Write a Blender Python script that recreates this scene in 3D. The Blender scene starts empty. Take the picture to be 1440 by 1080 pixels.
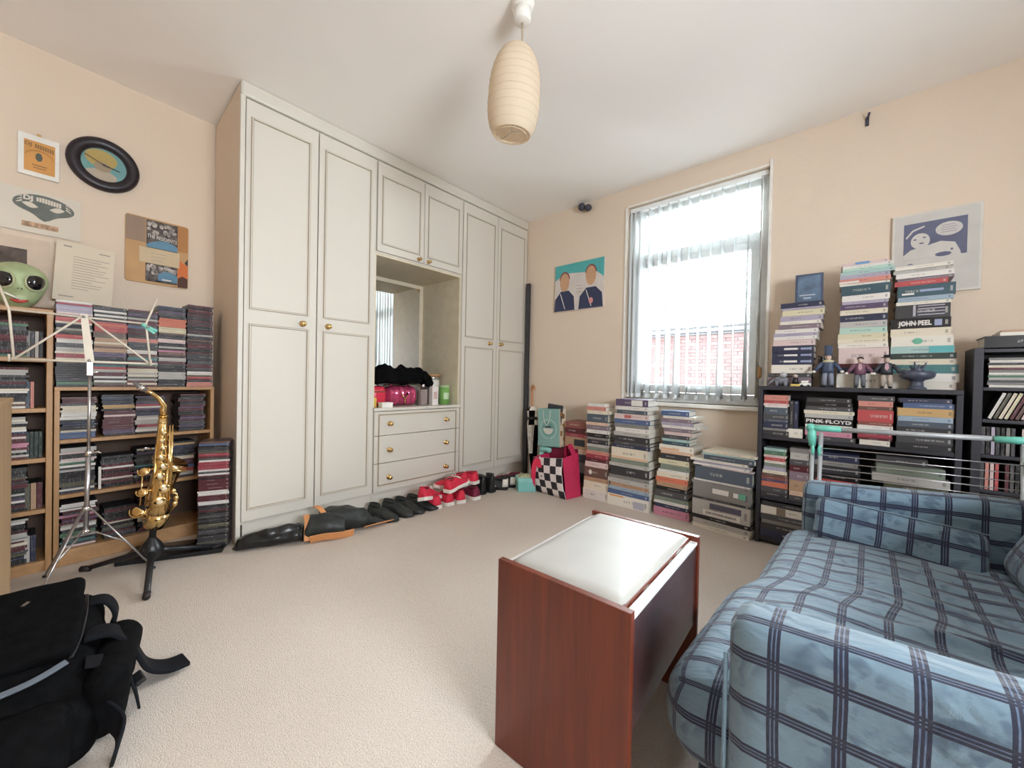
import bpy, math, random
from mathutils import Vector, Matrix, Euler, noise
random.seed(7)
S = bpy.context.scene
COL = S.collection
PI = math.pi
R = math.radians

# ------------------------------------------------------------------ camera
cam = bpy.data.cameras.new('camera')
cam.sensor_fit = 'HORIZONTAL'
cam.sensor_width = 36.0
cam.lens = 539.77 / 1440 * 36.0
cam.clip_start = 0.05
cam.clip_end = 200
camo = bpy.data.objects.new('camera', cam)
COL.objects.link(camo)
_y, _p, _r = R(41.91), R(-0.604), R(1.171)
_fw = Vector((-math.sin(_y) * math.cos(_p), math.cos(_y) * math.cos(_p), math.sin(_p)))
_rt = Vector((math.cos(_y), math.sin(_y), 0))
_up = _rt.cross(_fw)
_rt2 = math.cos(_r) * _rt + math.sin(_r) * _up
_up2 = -math.sin(_r) * _rt + math.cos(_r) * _up
_m = Matrix((_rt2, _up2, -_fw)).transposed().to_4x4()
_m.translation = Vector((0, 0, 0.95))
camo.matrix_world = _m
S.camera = camo

# ------------------------------------------------------------------ light and exposure
W = bpy.data.worlds.new('world')
S.world = W
W.use_nodes = True
_bg = W.node_tree.nodes['Background']
_bg.inputs[0].default_value = (0.86, 0.935, 1.0, 1)
_bg.inputs[1].default_value = 15.0


def area(name, loc, rot, sx, sy, power, col=(1, 1, 1), portal=False):
    l = bpy.data.lights.new(name, 'AREA')
    l.shape = 'RECTANGLE'
    l.size, l.size_y = sx, sy
    l.energy = power
    l.color = col
    if portal:
        l.cycles.is_portal = True
    o = bpy.data.objects.new(name, l)
    o.location = loc
    o.rotation_euler = rot
    COL.objects.link(o)
    return o


area('window_portal', (-0.96, 3.27, 1.6), (R(-90), 0, 0), 1.05, 1.65, 1, portal=True)
area('added_window_portal', (1.62, 0.45, 1.4), (0, R(90), 0), 0.75, 1.25, 1, portal=True)  # portal for the added, unseen fill opening in the right wall

vs = S.view_settings
vs.view_transform = 'Standard'
vs.look = 'None'
vs.gamma = 1.0
vs.use_curve_mapping = False
vs.exposure = 1.64
S.cycles.max_bounces = 10
S.cycles.diffuse_bounces = 6
S.cycles.transparent_max_bounces = 12
S.cycles.sample_clamp_indirect = 25.0
S.cycles.caustics_reflective = False
S.cycles.caustics_refractive = False


# ------------------------------------------------------------------ helpers
def lin(c):
    if isinstance(c, str):
        c = c.lstrip('#')
        c = [int(c[i:i + 2], 16) / 255 for i in (0, 2, 4)]
        return tuple(x / 12.92 if x <= 0.04045 else ((x + 0.055) / 1.055) ** 2.4 for x in c)
    return tuple(c[:3])


def nm(nt, op, a, b=None, c=None, clamp=False):
    n = nt.nodes.new('ShaderNodeMath')
    n.operation = op
    n.use_clamp = clamp
    for i, v in enumerate((a, b, c)):
        if v is None:
            continue
        if isinstance(v, (int, float)):
            n.inputs[i].default_value = v
        else:
            nt.links.new(v, n.inputs[i])
    return n.outputs[0]


def nmix(nt, fac, a, b, blend='MIX'):
    n = nt.nodes.new('ShaderNodeMix')
    n.data_type = 'RGBA'
    n.blend_type = blend
    for sock, v in ((n.inputs[0], fac), (n.inputs[6], a), (n.inputs[7], b)):
        if isinstance(v, (int, float)):
            sock.default_value = v
        elif isinstance(v, tuple):
            sock.default_value = (v[0], v[1], v[2], 1)
        else:
            nt.links.new(v, sock)
    return n.outputs[2]


def nnoise(nt, vec, scale, detail=2.0, dist=0.0):
    n = nt.nodes.new('ShaderNodeTexNoise')
    n.inputs['Scale'].default_value = scale
    n.inputs['Detail'].default_value = detail
    n.inputs['Distortion'].default_value = dist
    if vec is not None:
        nt.links.new(vec, n.inputs['Vector'])
    return n.outputs[0]


def ncoord(nt, which='Object'):
    return nt.nodes.new('ShaderNodeTexCoord').outputs[which]


def nscale(nt, vec, s):
    n = nt.nodes.new('ShaderNodeVectorMath')
    n.operation = 'MULTIPLY'
    nt.links.new(vec, n.inputs[0])
    n.inputs[1].default_value = s
    return n.outputs[0]


def nbump(nt, h, strength, dist, bsdf):
    b = nt.nodes.new('ShaderNodeBump')
    b.inputs['Strength'].default_value = strength
    b.inputs['Distance'].default_value = dist
    nt.links.new(h, b.inputs['Height'])
    nt.links.new(b.outputs[0], bsdf.inputs['Normal'])


def newmat(name):
    m = bpy.data.materials.new(name)
    m.use_nodes = True
    nt = m.node_tree
    return m, nt, nt.nodes['Principled BSDF']


_MC = {}


def M(name, col, rough=0.5, metal=0.0, var=None, bump=None, spec=0.5, coat=0.0, sheen=0.0, stretch=None, alpha=None, trans=None):
    """plain procedural material: colour broken up by noise, fine relief"""
    if name in _MC:
        return _MC[name]
    m, nt, b = newmat(name)
    c = lin(col)
    b.inputs['Roughness'].default_value = rough
    b.inputs['Metallic'].default_value = metal
    b.inputs['Specular IOR Level'].default_value = spec
    b.inputs['Coat Weight'].default_value = coat
    b.inputs['Sheen Weight'].default_value = sheen
    vec = ncoord(nt)
    if stretch:
        vec = nscale(nt, vec, stretch)
    v = var or (14.0, 0.06)
    n = nnoise(nt, vec, v[0], 4)
    lo = tuple(max(0, x * (1 - v[1])) for x in c)
    hi = tuple(min(1, x * (1 + v[1])) for x in c)
    f = nm(nt, 'MULTIPLY_ADD', n, 2.2, -0.6, True)
    nt.links.new(nmix(nt, f, lo, hi), b.inputs['Base Color'])
    if bump:
        nbump(nt, nnoise(nt, vec, bump[0], 4), bump[1], bump[2], b)
    if trans is not None:
        b.inputs['Transmission Weight'].default_value = trans
    if alpha is not None:
        b.inputs['Alpha'].default_value = alpha
    _MC[name] = m
    return m


class MB:
    """collects simple shapes and links them as ONE mesh object"""

    def __init__(s):
        s.v, s.f, s.m, s.sm = [], [], [], []

    def add(s, vs, fs, m=0, smooth=False, X=None):
        o = len(s.v)
        s.v += [tuple(X @ Vector(p)) if X is not None else tuple(p) for p in vs]
        for f in fs:
            s.f.append(tuple(i + o for i in f))
            s.m.append(m)
            s.sm.append(smooth)
        return s

    def box(s, x0, x1, y0, y1, z0, z1, m=0, X=None):
        vs = [(x0, y0, z0), (x1, y0, z0), (x1, y1, z0), (x0, y1, z0), (x0, y0, z1), (x1, y0, z1), (x1, y1, z1), (x0, y1, z1)]
        fs = [(3, 2, 1, 0), (4, 5, 6, 7), (0, 1, 5, 4), (1, 2, 6, 5), (2, 3, 7, 6), (3, 0, 4, 7)]
        return s.add(vs, fs, m, False, X)

    def tube(s, pts, r, n=8, m=0, smooth=True, X=None, closed=False):
        pts = [Vector(p) for p in pts]
        k = len(pts)
        rs = r if isinstance(r, (list, tuple)) else [r] * k
        vs = []
        up = None
        for i, p in enumerate(pts):
            a = pts[i - 1] if (i or closed) else p
            b = pts[(i + 1) % k] if (i < k - 1 or closed) else p
            t = (b - a).normalized()
            if up is None:
                up = Vector((0, 0, 1)) if abs(t.z) < 0.9 else Vector((1, 0, 0))
            sd = t.cross(up)
            if sd.length < 1e-6:
                sd = t.orthogonal()
            sd.normalize()
            up = sd.cross(t).normalized()
            for j in range(n):
                w = 2 * PI * j / n
                vs.append(p + (sd * math.cos(w) + up * math.sin(w)) * rs[i])
        fs = []
        for i in range(k if closed else k - 1):
            i2 = (i + 1) % k
            for j in range(n):
                j2 = (j + 1) % n
                fs.append((i * n + j, i * n + j2, i2 * n + j2, i2 * n + j))
        if not closed:
            fs.append(tuple(range(n - 1, -1, -1)))
            fs.append(tuple((k - 1) * n + j for j in range(n)))
        return s.add(vs, fs, m, smooth, X)

    def lathe(s, prof, n=24, m=0, smooth=True, X=None, caps=True):
        vs = []
        for (r, z) in prof:
            for j in range(n):
                w = 2 * PI * j / n
                vs.append((r * math.cos(w), r * math.sin(w), z))
        fs = []
        for i in range(len(prof) - 1):
            for j in range(n):
                j2 = (j + 1) % n
                fs.append((i * n + j, i * n + j2, (i + 1) * n + j2, (i + 1) * n + j))
        if caps:
            fs.append(tuple(range(n - 1, -1, -1)))
            fs.append(tuple((len(prof) - 1) * n + j for j in range(n)))
        return s.add(vs, fs, m, smooth, X)

    def prism(s, poly, z0, z1, m=0, X=None, smooth=False):
        n = len(poly)
        vs = [(x, y, z0) for x, y in poly] + [(x, y, z1) for x, y in poly]
        fs = [tuple(range(n - 1, -1, -1)), tuple(range(n, 2 * n))]
        fs += [(i, (i + 1) % n, n + (i + 1) % n, n + i) for i in range(n)]
        return s.add(vs, fs, m, smooth, X)

    def ball(s, c, r, m=0, nu=16, nv=10, X=None, sq=(1, 1, 1)):
        prof = []
        for i in range(nv + 1):
            a = -PI / 2 + PI * i / nv
            prof.append((max(1e-4, r * math.cos(a)), r * math.sin(a)))
        T = Matrix.Translation(Vector(c)) @ Matrix.Diagonal((sq[0], sq[1], sq[2], 1))
        return s.lathe(prof, nu, m, True, (X @ T) if X is not None else T)

    def loft(s, rings, m=0, smooth=True, X=None, caps=True):
        n = len(rings[0])
        vs = [p for r in rings for p in r]
        fs = []
        for i in range(len(rings) - 1):
            for j in range(n):
                j2 = (j + 1) % n
                fs.append((i * n + j, i * n + j2, (i + 1) * n + j2, (i + 1) * n + j))
        if caps:
            fs.append(tuple(range(n - 1, -1, -1)))
            fs.append(tuple((len(rings) - 1) * n + j for j in range(n)))
        return s.add(vs, fs, m, smooth, X)

    def mesh(s, name):
        me = bpy.data.meshes.new(name)
        me.from_pydata(s.v, [], s.f)
        me.polygons.foreach_set('material_index', s.m)
        me.polygons.foreach_set('use_smooth', s.sm)
        me.update()
        return me

    def build(s, name, mats, parent=None, loc=(0, 0, 0), rot=(0, 0, 0), bevel=0.0, seg=2, sub=0, solid=0.0):
        me = s.mesh(name)
        return link(name, me, mats, parent, loc, rot, bevel, seg, sub, solid)


def link(name, me, mats, parent=None, loc=(0, 0, 0), rot=(0, 0, 0), bevel=0.0, seg=2, sub=0, solid=0.0):
    for mt in (mats if isinstance(mats, (list, tuple)) else [mats]):
        if mt is not None:
            me.materials.append(mt)
    o = bpy.data.objects.new(name, me)
    COL.objects.link(o)
    o.location = loc
    o.rotation_euler = rot if not isinstance(rot, (int, float)) else (0, 0, rot)
    if parent is not None:
        o.parent = parent
    if bevel:
        b = o.modifiers.new('bevel', 'BEVEL')
        b.width = bevel
        b.segments = seg
        b.limit_method = 'ANGLE'
        b.angle_limit = R(40)
    if solid:
        b = o.modifiers.new('solid', 'SOLIDIFY')
        b.thickness = solid
        b.offset = 0
    if sub:
        b = o.modifiers.new('sub', 'SUBSURF')
        b.levels = b.render_levels = sub
    return o


def tag(o, label=None, cat=None, group=None, kind=None):
    if label:
        o['label'] = label
    if cat:
        o['category'] = cat
    if group:
        o['group'] = group
    if kind:
        o['kind'] = kind
    return o


def thing(name, label, cat, loc=(0, 0, 0), rot=0.0, group=None):
    o = bpy.data.objects.new(name, None)
    o.empty_display_size = 0.05
    COL.objects.link(o)
    o.location = loc
    o.rotation_euler = rot if not isinstance(rot, (int, float)) else (0, 0, rot)
    return tag(o, label, cat, group)


def copy_tree(o, parent=None):
    c = o.copy()
    COL.objects.link(c)
    c.parent = parent
    for ch in list(o.children):
        copy_tree(ch, c)
    return c


def text(body, size, mat, parent=None, loc=(0, 0, 0), rot=(0, 0, 0), name='lettering', width=None, ext=0.0004, bold=0.0, shear=0.0):
    cu = bpy.data.curves.new('lettering_curve', 'FONT')
    cu.body = body
    cu.size = size
    cu.extrude = ext
    cu.offset = bold
    cu.shear = shear
    cu.align_x = 'CENTER'
    cu.align_y = 'CENTER'
    cu.resolution_u = 3
    tmp = bpy.data.objects.new('lettering_source', cu)
    COL.objects.link(tmp)
    dg = bpy.context.evaluated_depsgraph_get()
    me = bpy.data.meshes.new_from_object(tmp.evaluated_get(dg))
    bpy.data.objects.remove(tmp)
    bpy.data.curves.remove(cu)
    me.materials.clear()
    o = link(name, me, mat, parent, loc, rot)
    if width:
        xs = [v.co.x for v in me.vertices]
        w = max(xs) - min(xs)
        if w > 0:
            o.scale = (width / w, 1, 1)
    return o


def rbox(sx, sy, sz, r, n=8, amp=0.0, fr=6.0, seed=0, puff=0.0):
    """rounded cushion-like box, centred; returns (verts, faces, uvs per face) with uv in metres"""
    hx, hy, hz = sx / 2, sy / 2, sz / 2
    r = min(r, hx, hy, hz)
    vs, fs, uvs = [], [], []
    idx = {}

    def put(p):
        k = (round(p[0], 5), round(p[1], 5), round(p[2], 5))
        if k in idx:
            return idx[k]
        q = Vector(p)
        inner = Vector((max(-hx + r, min(hx - r, q.x)), max(-hy + r, min(hy - r, q.y)), max(-hz + r, min(hz - r, q.z))))
        d = q - inner
        if d.length > 1e-9:
            q = inner + d.normalized() * min(r, d.length if d.length < r else r)
        if puff:
            fx = max(0.0, 1 - (q.x / hx) ** 2)
            fy = max(0.0, 1 - (q.y / hy) ** 2)
            q.z += puff * math.sqrt(fx * fy) * (1 if q.z > 0 else -1) * min(1, abs(q.z) / hz)
        if amp:
            nv = (q - Vector((0, 0, 0))).normalized()
            q += nv * amp * noise.noise(q * fr + Vector((seed * 7.3, seed * 3.1, 0)))
            q += nv * amp * 0.5 * noise.noise(q * fr * 2.3 + Vector((0, seed * 5.1, 9)))
        idx[k] = len(vs)
        vs.append(tuple(q))
        return idx[k]

    def cnt(l):
        return max(3, int(round(l / max(sx, sy, sz) * n)) + 2)

    def grid(o, a, b, na, nb, uo):
        for i in range(na):
            for j in range(nb):
                q = []
                uq = []
                for (di, dj) in ((0, 0), (1, 0), (1, 1), (0, 1)):
                    u, v = (i + di) / na, (j + dj) / nb
                    p = Vector(o) + Vector(a) * u + Vector(b) * v
                    q.append(put(p))
                    uq.append((u * Vector(a).length + uo[0], v * Vector(b).length + uo[1]))
                fs.append(tuple(q))
                uvs.append(uq)

    nx, ny, nz = cnt(sx), cnt(sy), cnt(sz)
    grid((-hx, -hy, hz), (sx, 0, 0), (0, sy, 0), nx, ny, (0, 0))
    grid((-hx, hy, -hz), (sx, 0, 0), (0, -sy, 0), nx, ny, (0, 0))
    grid((-hx, -hy, -hz), (sx, 0, 0), (0, 0, sz), nx, nz, (0, -sz))
    grid((hx, hy, -hz), (-sx, 0, 0), (0, 0, sz), nx, nz, (0, -sz))
    grid((-hx, hy, -hz), (0, -sy, 0), (0, 0, sz), ny, nz, (0, -sz))
    grid((hx, -hy, -hz), (0, sy, 0), (0, 0, sz), ny, nz, (0, -sz))
    return vs, fs, uvs


def rbox_obj(name, dims, r, mat, parent=None, loc=(0, 0, 0), rot=(0, 0, 0), n=8, amp=0.0, fr=6.0, seed=0, puff=0.0, fn=None, uvscale=1.0, uvoff=(0, 0), sub=0):
    vs, fs, uvs = rbox(*dims, r, n, amp, fr, seed, puff)
    if fn:
        vs = [tuple(fn(Vector(v))) for v in vs]
    me = bpy.data.meshes.new(name)
    me.from_pydata(vs, [], fs)
    me.polygons.foreach_set('use_smooth', [True] * len(fs))
    uvl = me.uv_layers.new(name='UVMap')
    k = 0
    for q in uvs:
        for u in q:
            uvl.data[k].uv = (u[0] * uvscale + uvoff[0], u[1] * uvscale + uvoff[1])
            k += 1
    me.update()
    return link(name, me, mat, parent, loc, rot, sub=sub)


# left wall frame: s metres from the inner corner along the wall, d metres out of it
TH = R(4)
LWROT = R(94)
LC = Vector((-3.152, 0.56))
LU = Vector((math.sin(TH), -math.cos(TH)))
LN = Vector((math.cos(TH), math.sin(TH)))


def lw(s, d, z):
    p = LC + LU * s + LN * d
    return (p.x, p.y, z)


_ONES = 'zeroth first second third fourth fifth sixth seventh eighth ninth tenth eleventh twelfth thirteenth fourteenth fifteenth sixteenth seventeenth eighteenth nineteenth'.split()
_TENS = {2: 'twent', 3: 'thirt', 4: 'fort', 5: 'fift', 6: 'sixt', 7: 'sevent'}


def ordinal(n):
    if n < 20:
        return _ONES[n]
    t, o = divmod(n, 10)
    return _TENS[t] + 'ieth' if o == 0 else _TENS[t] + 'y-' + _ONES[o]


def where(i, n):
    """place of item i of n in a stack, counted from the top"""
    if i == 0:
        return 'topmost'
    if i == n - 1:
        return 'lowest'
    return ordinal(i + 1) + ' down'

# ------------------------------------------------------------------ materials
def m_wall(name='wall_paint', col=(0.755, 0.632, 0.51)):
    m, nt, b = newmat(name)
    v = ncoord(nt)
    big = nnoise(nt, v, 1.3, 3)
    nt.links.new(nmix(nt, nm(nt, 'MULTIPLY_ADD', big, 1.6, -0.3, True), tuple(x * 0.96 for x in col), tuple(x * 1.03 for x in col)), b.inputs['Base Color'])
    b.inputs['Roughness'].default_value = 0.75
    h = nm(nt, 'ADD', nnoise(nt, v, 110, 2), nm(nt, 'MULTIPLY', nnoise(nt, v, 40, 2), 0.6))
    nbump(nt, h, 0.22, 0.004, b)
    return m


def m_carpet():
    m, nt, b = newmat('carpet')
    v = ncoord(nt)
    vo = nt.nodes.new('ShaderNodeTexVoronoi')
    nt.links.new(nscale(nt, v, (230, 330, 240)), vo.inputs['Vector'])
    vo.inputs['Scale'].default_value = 1.0
    big = nnoise(nt, v, 2.2, 4)
    fine = nnoise(nt, v, 220, 2)
    f = nm(nt, 'ADD', nm(nt, 'MULTIPLY', fine, 0.75), nm(nt, 'MULTIPLY', big, 0.25))
    f = nm(nt, 'MULTIPLY_ADD', f, 1.8, -0.35, True)
    c = nmix(nt, f, (0.54, 0.465, 0.40), (0.755, 0.67, 0.595))
    c = nmix(nt, nm(nt, 'MULTIPLY_ADD', vo.outputs['Distance'], -0.5, 1.05, True), (0.40, 0.34, 0.29), c)
    nt.links.new(c, b.inputs['Base Color'])
    b.inputs['Roughness'].default_value = 0.95
    b.inputs['Specular IOR Level'].default_value = 0.1
    nbump(nt, nm(nt, 'ADD', nm(nt, 'MULTIPLY', vo.outputs['Distance'], -1.0), nm(nt, 'MULTIPLY', fine, 0.8)), 0.5, 0.003, b)
    return m


def m_wood(name, c1, c2, axis=2, scale=1.0, rough=0.45, coat=0.0):
    m, nt, b = newmat(name)
    v = ncoord(nt)
    st = [26.0, 26.0, 26.0]
    st[axis] = 1.4
    g = nnoise(nt, nscale(nt, v, tuple(x * scale for x in st)), 1.0, 5, 0.6)
    g2 = nnoise(nt, nscale(nt, v, tuple(x * scale * 5 for x in st)), 1.0, 2)
    f = nm(nt, 'MULTIPLY_ADD', nm(nt, 'ADD', nm(nt, 'MULTIPLY', g, 0.7), nm(nt, 'MULTIPLY', g2, 0.3)), 2.2, -0.6, True)
    nt.links.new(nmix(nt, f, lin(c1), lin(c2)), b.inputs['Base Color'])
    b.inputs['Roughness'].default_value = rough
    b.inputs['Coat Weight'].default_value = coat
    nbump(nt, g, 0.08, 0.002, b)
    return m


def m_print(name, lines=1, rough=0.35):
    """spine: the object's own colour with a row of print along it (uv 0..1 along, 0..1 across)"""
    m, nt, b = newmat(name)
    oi = nt.nodes.new('ShaderNodeObjectInfo')
    sep = nt.nodes.new('ShaderNodeSeparateXYZ')
    nt.links.new(ncoord(nt, 'UV'), sep.inputs[0])
    u, v = sep.outputs[0], sep.outputs[1]
    rnd = oi.outputs['Random']
    comb = nt.nodes.new('ShaderNodeCombineXYZ')
    nt.links.new(nm(nt, 'MULTIPLY_ADD', u, 95.0, nm(nt, 'MULTIPLY', rnd, 300.0)), comb.inputs[0])
    nt.links.new(nm(nt, 'MULTIPLY', v, 3.2), comb.inputs[1])
    n = nnoise(nt, comb.outputs[0], 1.0, 1)
    mask = nm(nt, 'GREATER_THAN', n, 0.5)
    mask = nm(nt, 'MULTIPLY', mask, nm(nt, 'LESS_THAN', nm(nt, 'ABSOLUTE', nm(nt, 'SUBTRACT', v, 0.5)), 0.11))
    ce = nm(nt, 'MULTIPLY_ADD', nm(nt, 'FRACT', nm(nt, 'MULTIPLY', rnd, 17.3)), 0.3, 0.32)
    hw = nm(nt, 'MULTIPLY_ADD', nm(nt, 'FRACT', nm(nt, 'MULTIPLY', rnd, 71.7)), 0.16, 0.10)
    mask = nm(nt, 'MULTIPLY', mask, nm(nt, 'LESS_THAN', nm(nt, 'ABSOLUTE', nm(nt, 'SUBTRACT', u, ce)), hw))
    # publisher's dot near the end
    dot = nm(nt, 'LESS_THAN', nm(nt, 'ABSOLUTE', nm(nt, 'SUBTRACT', u, 0.93)), 0.022)
    dot = nm(nt, 'MULTIPLY', dot, nm(nt, 'LESS_THAN', nm(nt, 'ABSOLUTE', nm(nt, 'SUBTRACT', v, 0.5)), 0.22))
    mask = nm(nt, 'MAXIMUM', mask, dot)
    bw = nt.nodes.new('ShaderNodeRGBToBW')
    nt.links.new(oi.outputs['Color'], bw.inputs[0])
    dark = nm(nt, 'GREATER_THAN', bw.outputs[0], 0.22)
    ink = nmix(nt, dark, (0.62, 0.60, 0.56), (0.06, 0.05, 0.06))
    nt.links.new(nmix(nt, nm(nt, 'MULTIPLY', mask, 0.5), oi.outputs['Color'], ink), b.inputs['Base Color'])
    b.inputs['Roughness'].default_value = rough
    return m


def m_objcol(name, rough=0.4):
    m, nt, b = newmat(name)
    oi = nt.nodes.new('ShaderNodeObjectInfo')
    n = nnoise(nt, ncoord(nt), 9.0, 3)
    nt.links.new(nmix(nt, nm(nt, 'MULTIPLY', n, 0.18), oi.outputs['Color'], (0.02, 0.02, 0.02)), b.inputs['Base Color'])
    b.inputs['Roughness'].default_value = rough
    return m


def m_attr(name, rough=0.6):
    m, nt, b = newmat(name)
    a = nt.nodes.new('ShaderNodeAttribute')
    a.attribute_name = 'spine'
    n = nnoise(nt, nscale(nt, ncoord(nt), (260, 260, 40)), 1.0, 1)
    k = nm(nt, 'MULTIPLY', nm(nt, 'GREATER_THAN', n, 0.6), 0.18)
    nt.links.new(nmix(nt, k, a.outputs['Color'], (0.5, 0.48, 0.45)), b.inputs['Base Color'])
    b.inputs['Roughness'].default_value = rough
    return m


def m_pages():
    m, nt, b = newmat('pages')
    v = nscale(nt, ncoord(nt), (2, 2, 60))
    n = nnoise(nt, v, 1.0, 3)
    nt.links.new(nmix(nt, n, (0.62, 0.57, 0.48), (0.80, 0.77, 0.70)), b.inputs['Base Color'])
    b.inputs['Roughness'].default_value = 0.85
    return m


def m_plaid():
    m, nt, b = newmat('plaid_fabric')
    sep = nt.nodes.new('ShaderNodeSeparateXYZ')
    uv = ncoord(nt, 'UV')
    nt.links.new(uv, sep.inputs[0])
    masks = []
    for k, per in ((0, 0.085), (1, 0.081)):
        c = sep.outputs[k]
        d = nm(nt, 'MULTIPLY', nm(nt, 'ABSOLUTE', nm(nt, 'SUBTRACT', nm(nt, 'FRACT', nm(nt, 'DIVIDE', c, per)), 0.5)), per)
        a1 = nm(nt, 'LESS_THAN', d, 0.0019)
        a2 = nm(nt, 'LESS_THAN', nm(nt, 'ABSOLUTE', nm(nt, 'SUBTRACT', d, 0.0063)), 0.0024)
        masks.append(nm(nt, 'MAXIMUM', a1, a2))
        masks.append(nm(nt, 'LESS_THAN', d, 0.0088))
    vec = ncoord(nt)
    mot = nnoise(nt, uv, 19, 2.0, 0.9)
    motm = nm(nt, 'MULTIPLY_ADD', mot, 10.0, -5.1, True)
    mot2 = nm(nt, 'MULTIPLY_ADD', nnoise(nt, uv, 8, 1.5, 0.6), 8.0, -3.5, True)
    motm = nm(nt, 'MULTIPLY', motm, mot2)
    wv = nnoise(nt, uv, 700, 2)
    base = nmix(nt, wv, (0.125, 0.21, 0.285), (0.20, 0.30, 0.375))
    base = nmix(nt, nm(nt, 'MULTIPLY', motm, 0.72), base, (0.06, 0.105, 0.17))
    soft = nm(nt, 'MAXIMUM', masks[1], masks[3])
    hard = nm(nt, 'MAXIMUM', masks[0], masks[2])
    base = nmix(nt, nm(nt, 'MULTIPLY', soft, 0.6), base, (0.06, 0.085, 0.19))
    base = nmix(nt, nm(nt, 'MULTIPLY', hard, 0.96), base, (0.006, 0.007, 0.030))
    nt.links.new(base, b.inputs['Base Color'])
    b.inputs['Roughness'].default_value = 0.72
    b.inputs['Sheen Weight'].default_value = 0.25
    h = nm(nt, 'ADD', nm(nt, 'MULTIPLY', nnoise(nt, nscale(nt, vec, (6, 16, 12)), 1.0, 3, 1.2), 3.0), nm(nt, 'MULTIPLY', wv, 0.2))
    nbump(nt, h, 0.45, 0.016, b)
    return m


def m_glass(name='window_glass', tint=(0.97, 0.985, 0.98), refl=0.06):
    m = bpy.data.materials.new(name)
    m.use_nodes = True
    nt = m.node_tree
    for n in list(nt.nodes):
        if n.type != 'OUTPUT_MATERIAL':
            nt.nodes.remove(n)
    out = [n for n in nt.nodes if n.type == 'OUTPUT_MATERIAL'][0]
    t = nt.nodes.new('ShaderNodeBsdfTransparent')
    t.inputs[0].default_value = (*tint, 1)
    g = nt.nodes.new('ShaderNodeBsdfGlossy')
    g.inputs['Roughness'].default_value = 0.02
    fr = nt.nodes.new('ShaderNodeFresnel')
    fr.inputs[0].default_value = 1.45
    mx = nt.nodes.new('ShaderNodeMixShader')
    nt.links.new(nm(nt, 'MULTIPLY', fr.outputs[0], refl / 0.04 * 0.6), mx.inputs[0])
    nt.links.new(t.outputs[0], mx.inputs[1])
    nt.links.new(g.outputs[0], mx.inputs[2])
    nt.links.new(mx.outputs[0], out.inputs[0])
    return m


def m_thin(name, col, trans, rough=0.8, bump=None, rib=None):
    """thin cloth or paper: part reflects, part lets light through"""
    m = bpy.data.materials.new(name)
    m.use_nodes = True
    nt = m.node_tree
    for n in list(nt.nodes):
        if n.type != 'OUTPUT_MATERIAL':
            nt.nodes.remove(n)
    out = [n for n in nt.nodes if n.type == 'OUTPUT_MATERIAL'][0]
    c = nmix(nt, nnoise(nt, ncoord(nt), 40, 3), tuple(x * 0.93 for x in col), col)
    d = nt.nodes.new('ShaderNodeBsdfDiffuse')
    t = nt.nodes.new('ShaderNodeBsdfTranslucent')
    nt.links.new(c, d.inputs[0])
    nt.links.new(c, t.inputs[0])
    mx = nt.nodes.new('ShaderNodeMixShader')
    mx.inputs[0].default_value = trans
    nt.links.new(d.outputs[0], mx.inputs[1])
    nt.links.new(t.outputs[0], mx.inputs[2])
    nt.links.new(mx.outputs[0], out.inputs[0])
    return m


def m_checker():
    m, nt, b = newmat('checked_print')
    ch = nt.nodes.new('ShaderNodeTexChecker')
    ch.inputs['Scale'].default_value = 1.0
    nt.links.new(ncoord(nt, 'UV'), ch.inputs['Vector'])
    ch.inputs[1].default_value = (0.80, 0.72, 0.70, 1)
    ch.inputs[2].default_value = (0.022, 0.018, 0.024, 1)
    nt.links.new(ch.outputs[0], b.inputs['Base Color'])
    b.inputs['Roughness'].default_value = 0.45
    return m


MW = m_wall()
MCEIL = M('ceiling_paint', (0.92, 0.885, 0.845), 0.85, var=(1.2, 0.02), bump=(60, 0.05, 0.003))
MCARPET = m_carpet()
MPINE = m_wood('pine', '#a57c52', '#c0966a', 1)
MPINEV = m_wood('pine_upright', '#a57c52', '#c0966a', 2)
MPINED = m_wood('pine_plain', '#b59670', '#cdb08a', 2)
MBLACKW = M('black_ash', (0.028, 0.027, 0.036), 0.45, var=(30, 0.3), bump=(90, 0.1, 0.002), stretch=(1, 1, 8))
MMAHOG = m_wood('mahogany_veneer', '#52200e', '#783219', 2, 1.3, 0.38, 0.15)
MMAHOGD = m_wood('dark_veneer', '#331d1e', '#4a2b2a', 0, 1.3, 0.3, 0.3)
MCREAM = M('cream_lacquer', (0.665, 0.625, 0.555), 0.42, var=(2.0, 0.015), bump=(14, 0.02, 0.004))
MTAN = M('moulding_tan', (0.36, 0.285, 0.19), 0.5)
MBRASS = M('brass', (0.72, 0.50, 0.22), 0.22, 1.0, var=(30, 0.15))
MGOLD = M('gold_lacquer', (0.88, 0.60, 0.27), 0.17, 1.0, var=(22, 0.22), bump=(12, 0.05, 0.004))
MPVC = M('white_upvc', (0.88, 0.90, 0.90), 0.3)
MWHITE = M('white_paint', (0.82, 0.80, 0.75), 0.45)
MGLASS = m_glass()
MSLAT = m_thin('blind_fabric', (0.74, 0.77, 0.77), 0.07)
MPAPER = m_thin('lantern_paper', (0.86, 0.74, 0.58), 0.35)
MCHROME = M('chrome', (0.75, 0.74, 0.74), 0.2, 1.0)
MSTEEL = M('steel_tube', (0.52, 0.51, 0.52), 0.3, 0.9)
MGREYT = M('grey_tube', (0.40, 0.41, 0.42), 0.4, 0.2)
MTEALP = M('mint_plastic', (0.16, 0.55, 0.44), 0.35)
MCREAMW = M('cream_wire', (0.74, 0.66, 0.55), 0.4)
MBLK = M('black_plastic', (0.012, 0.012, 0.014), 0.35)
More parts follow.
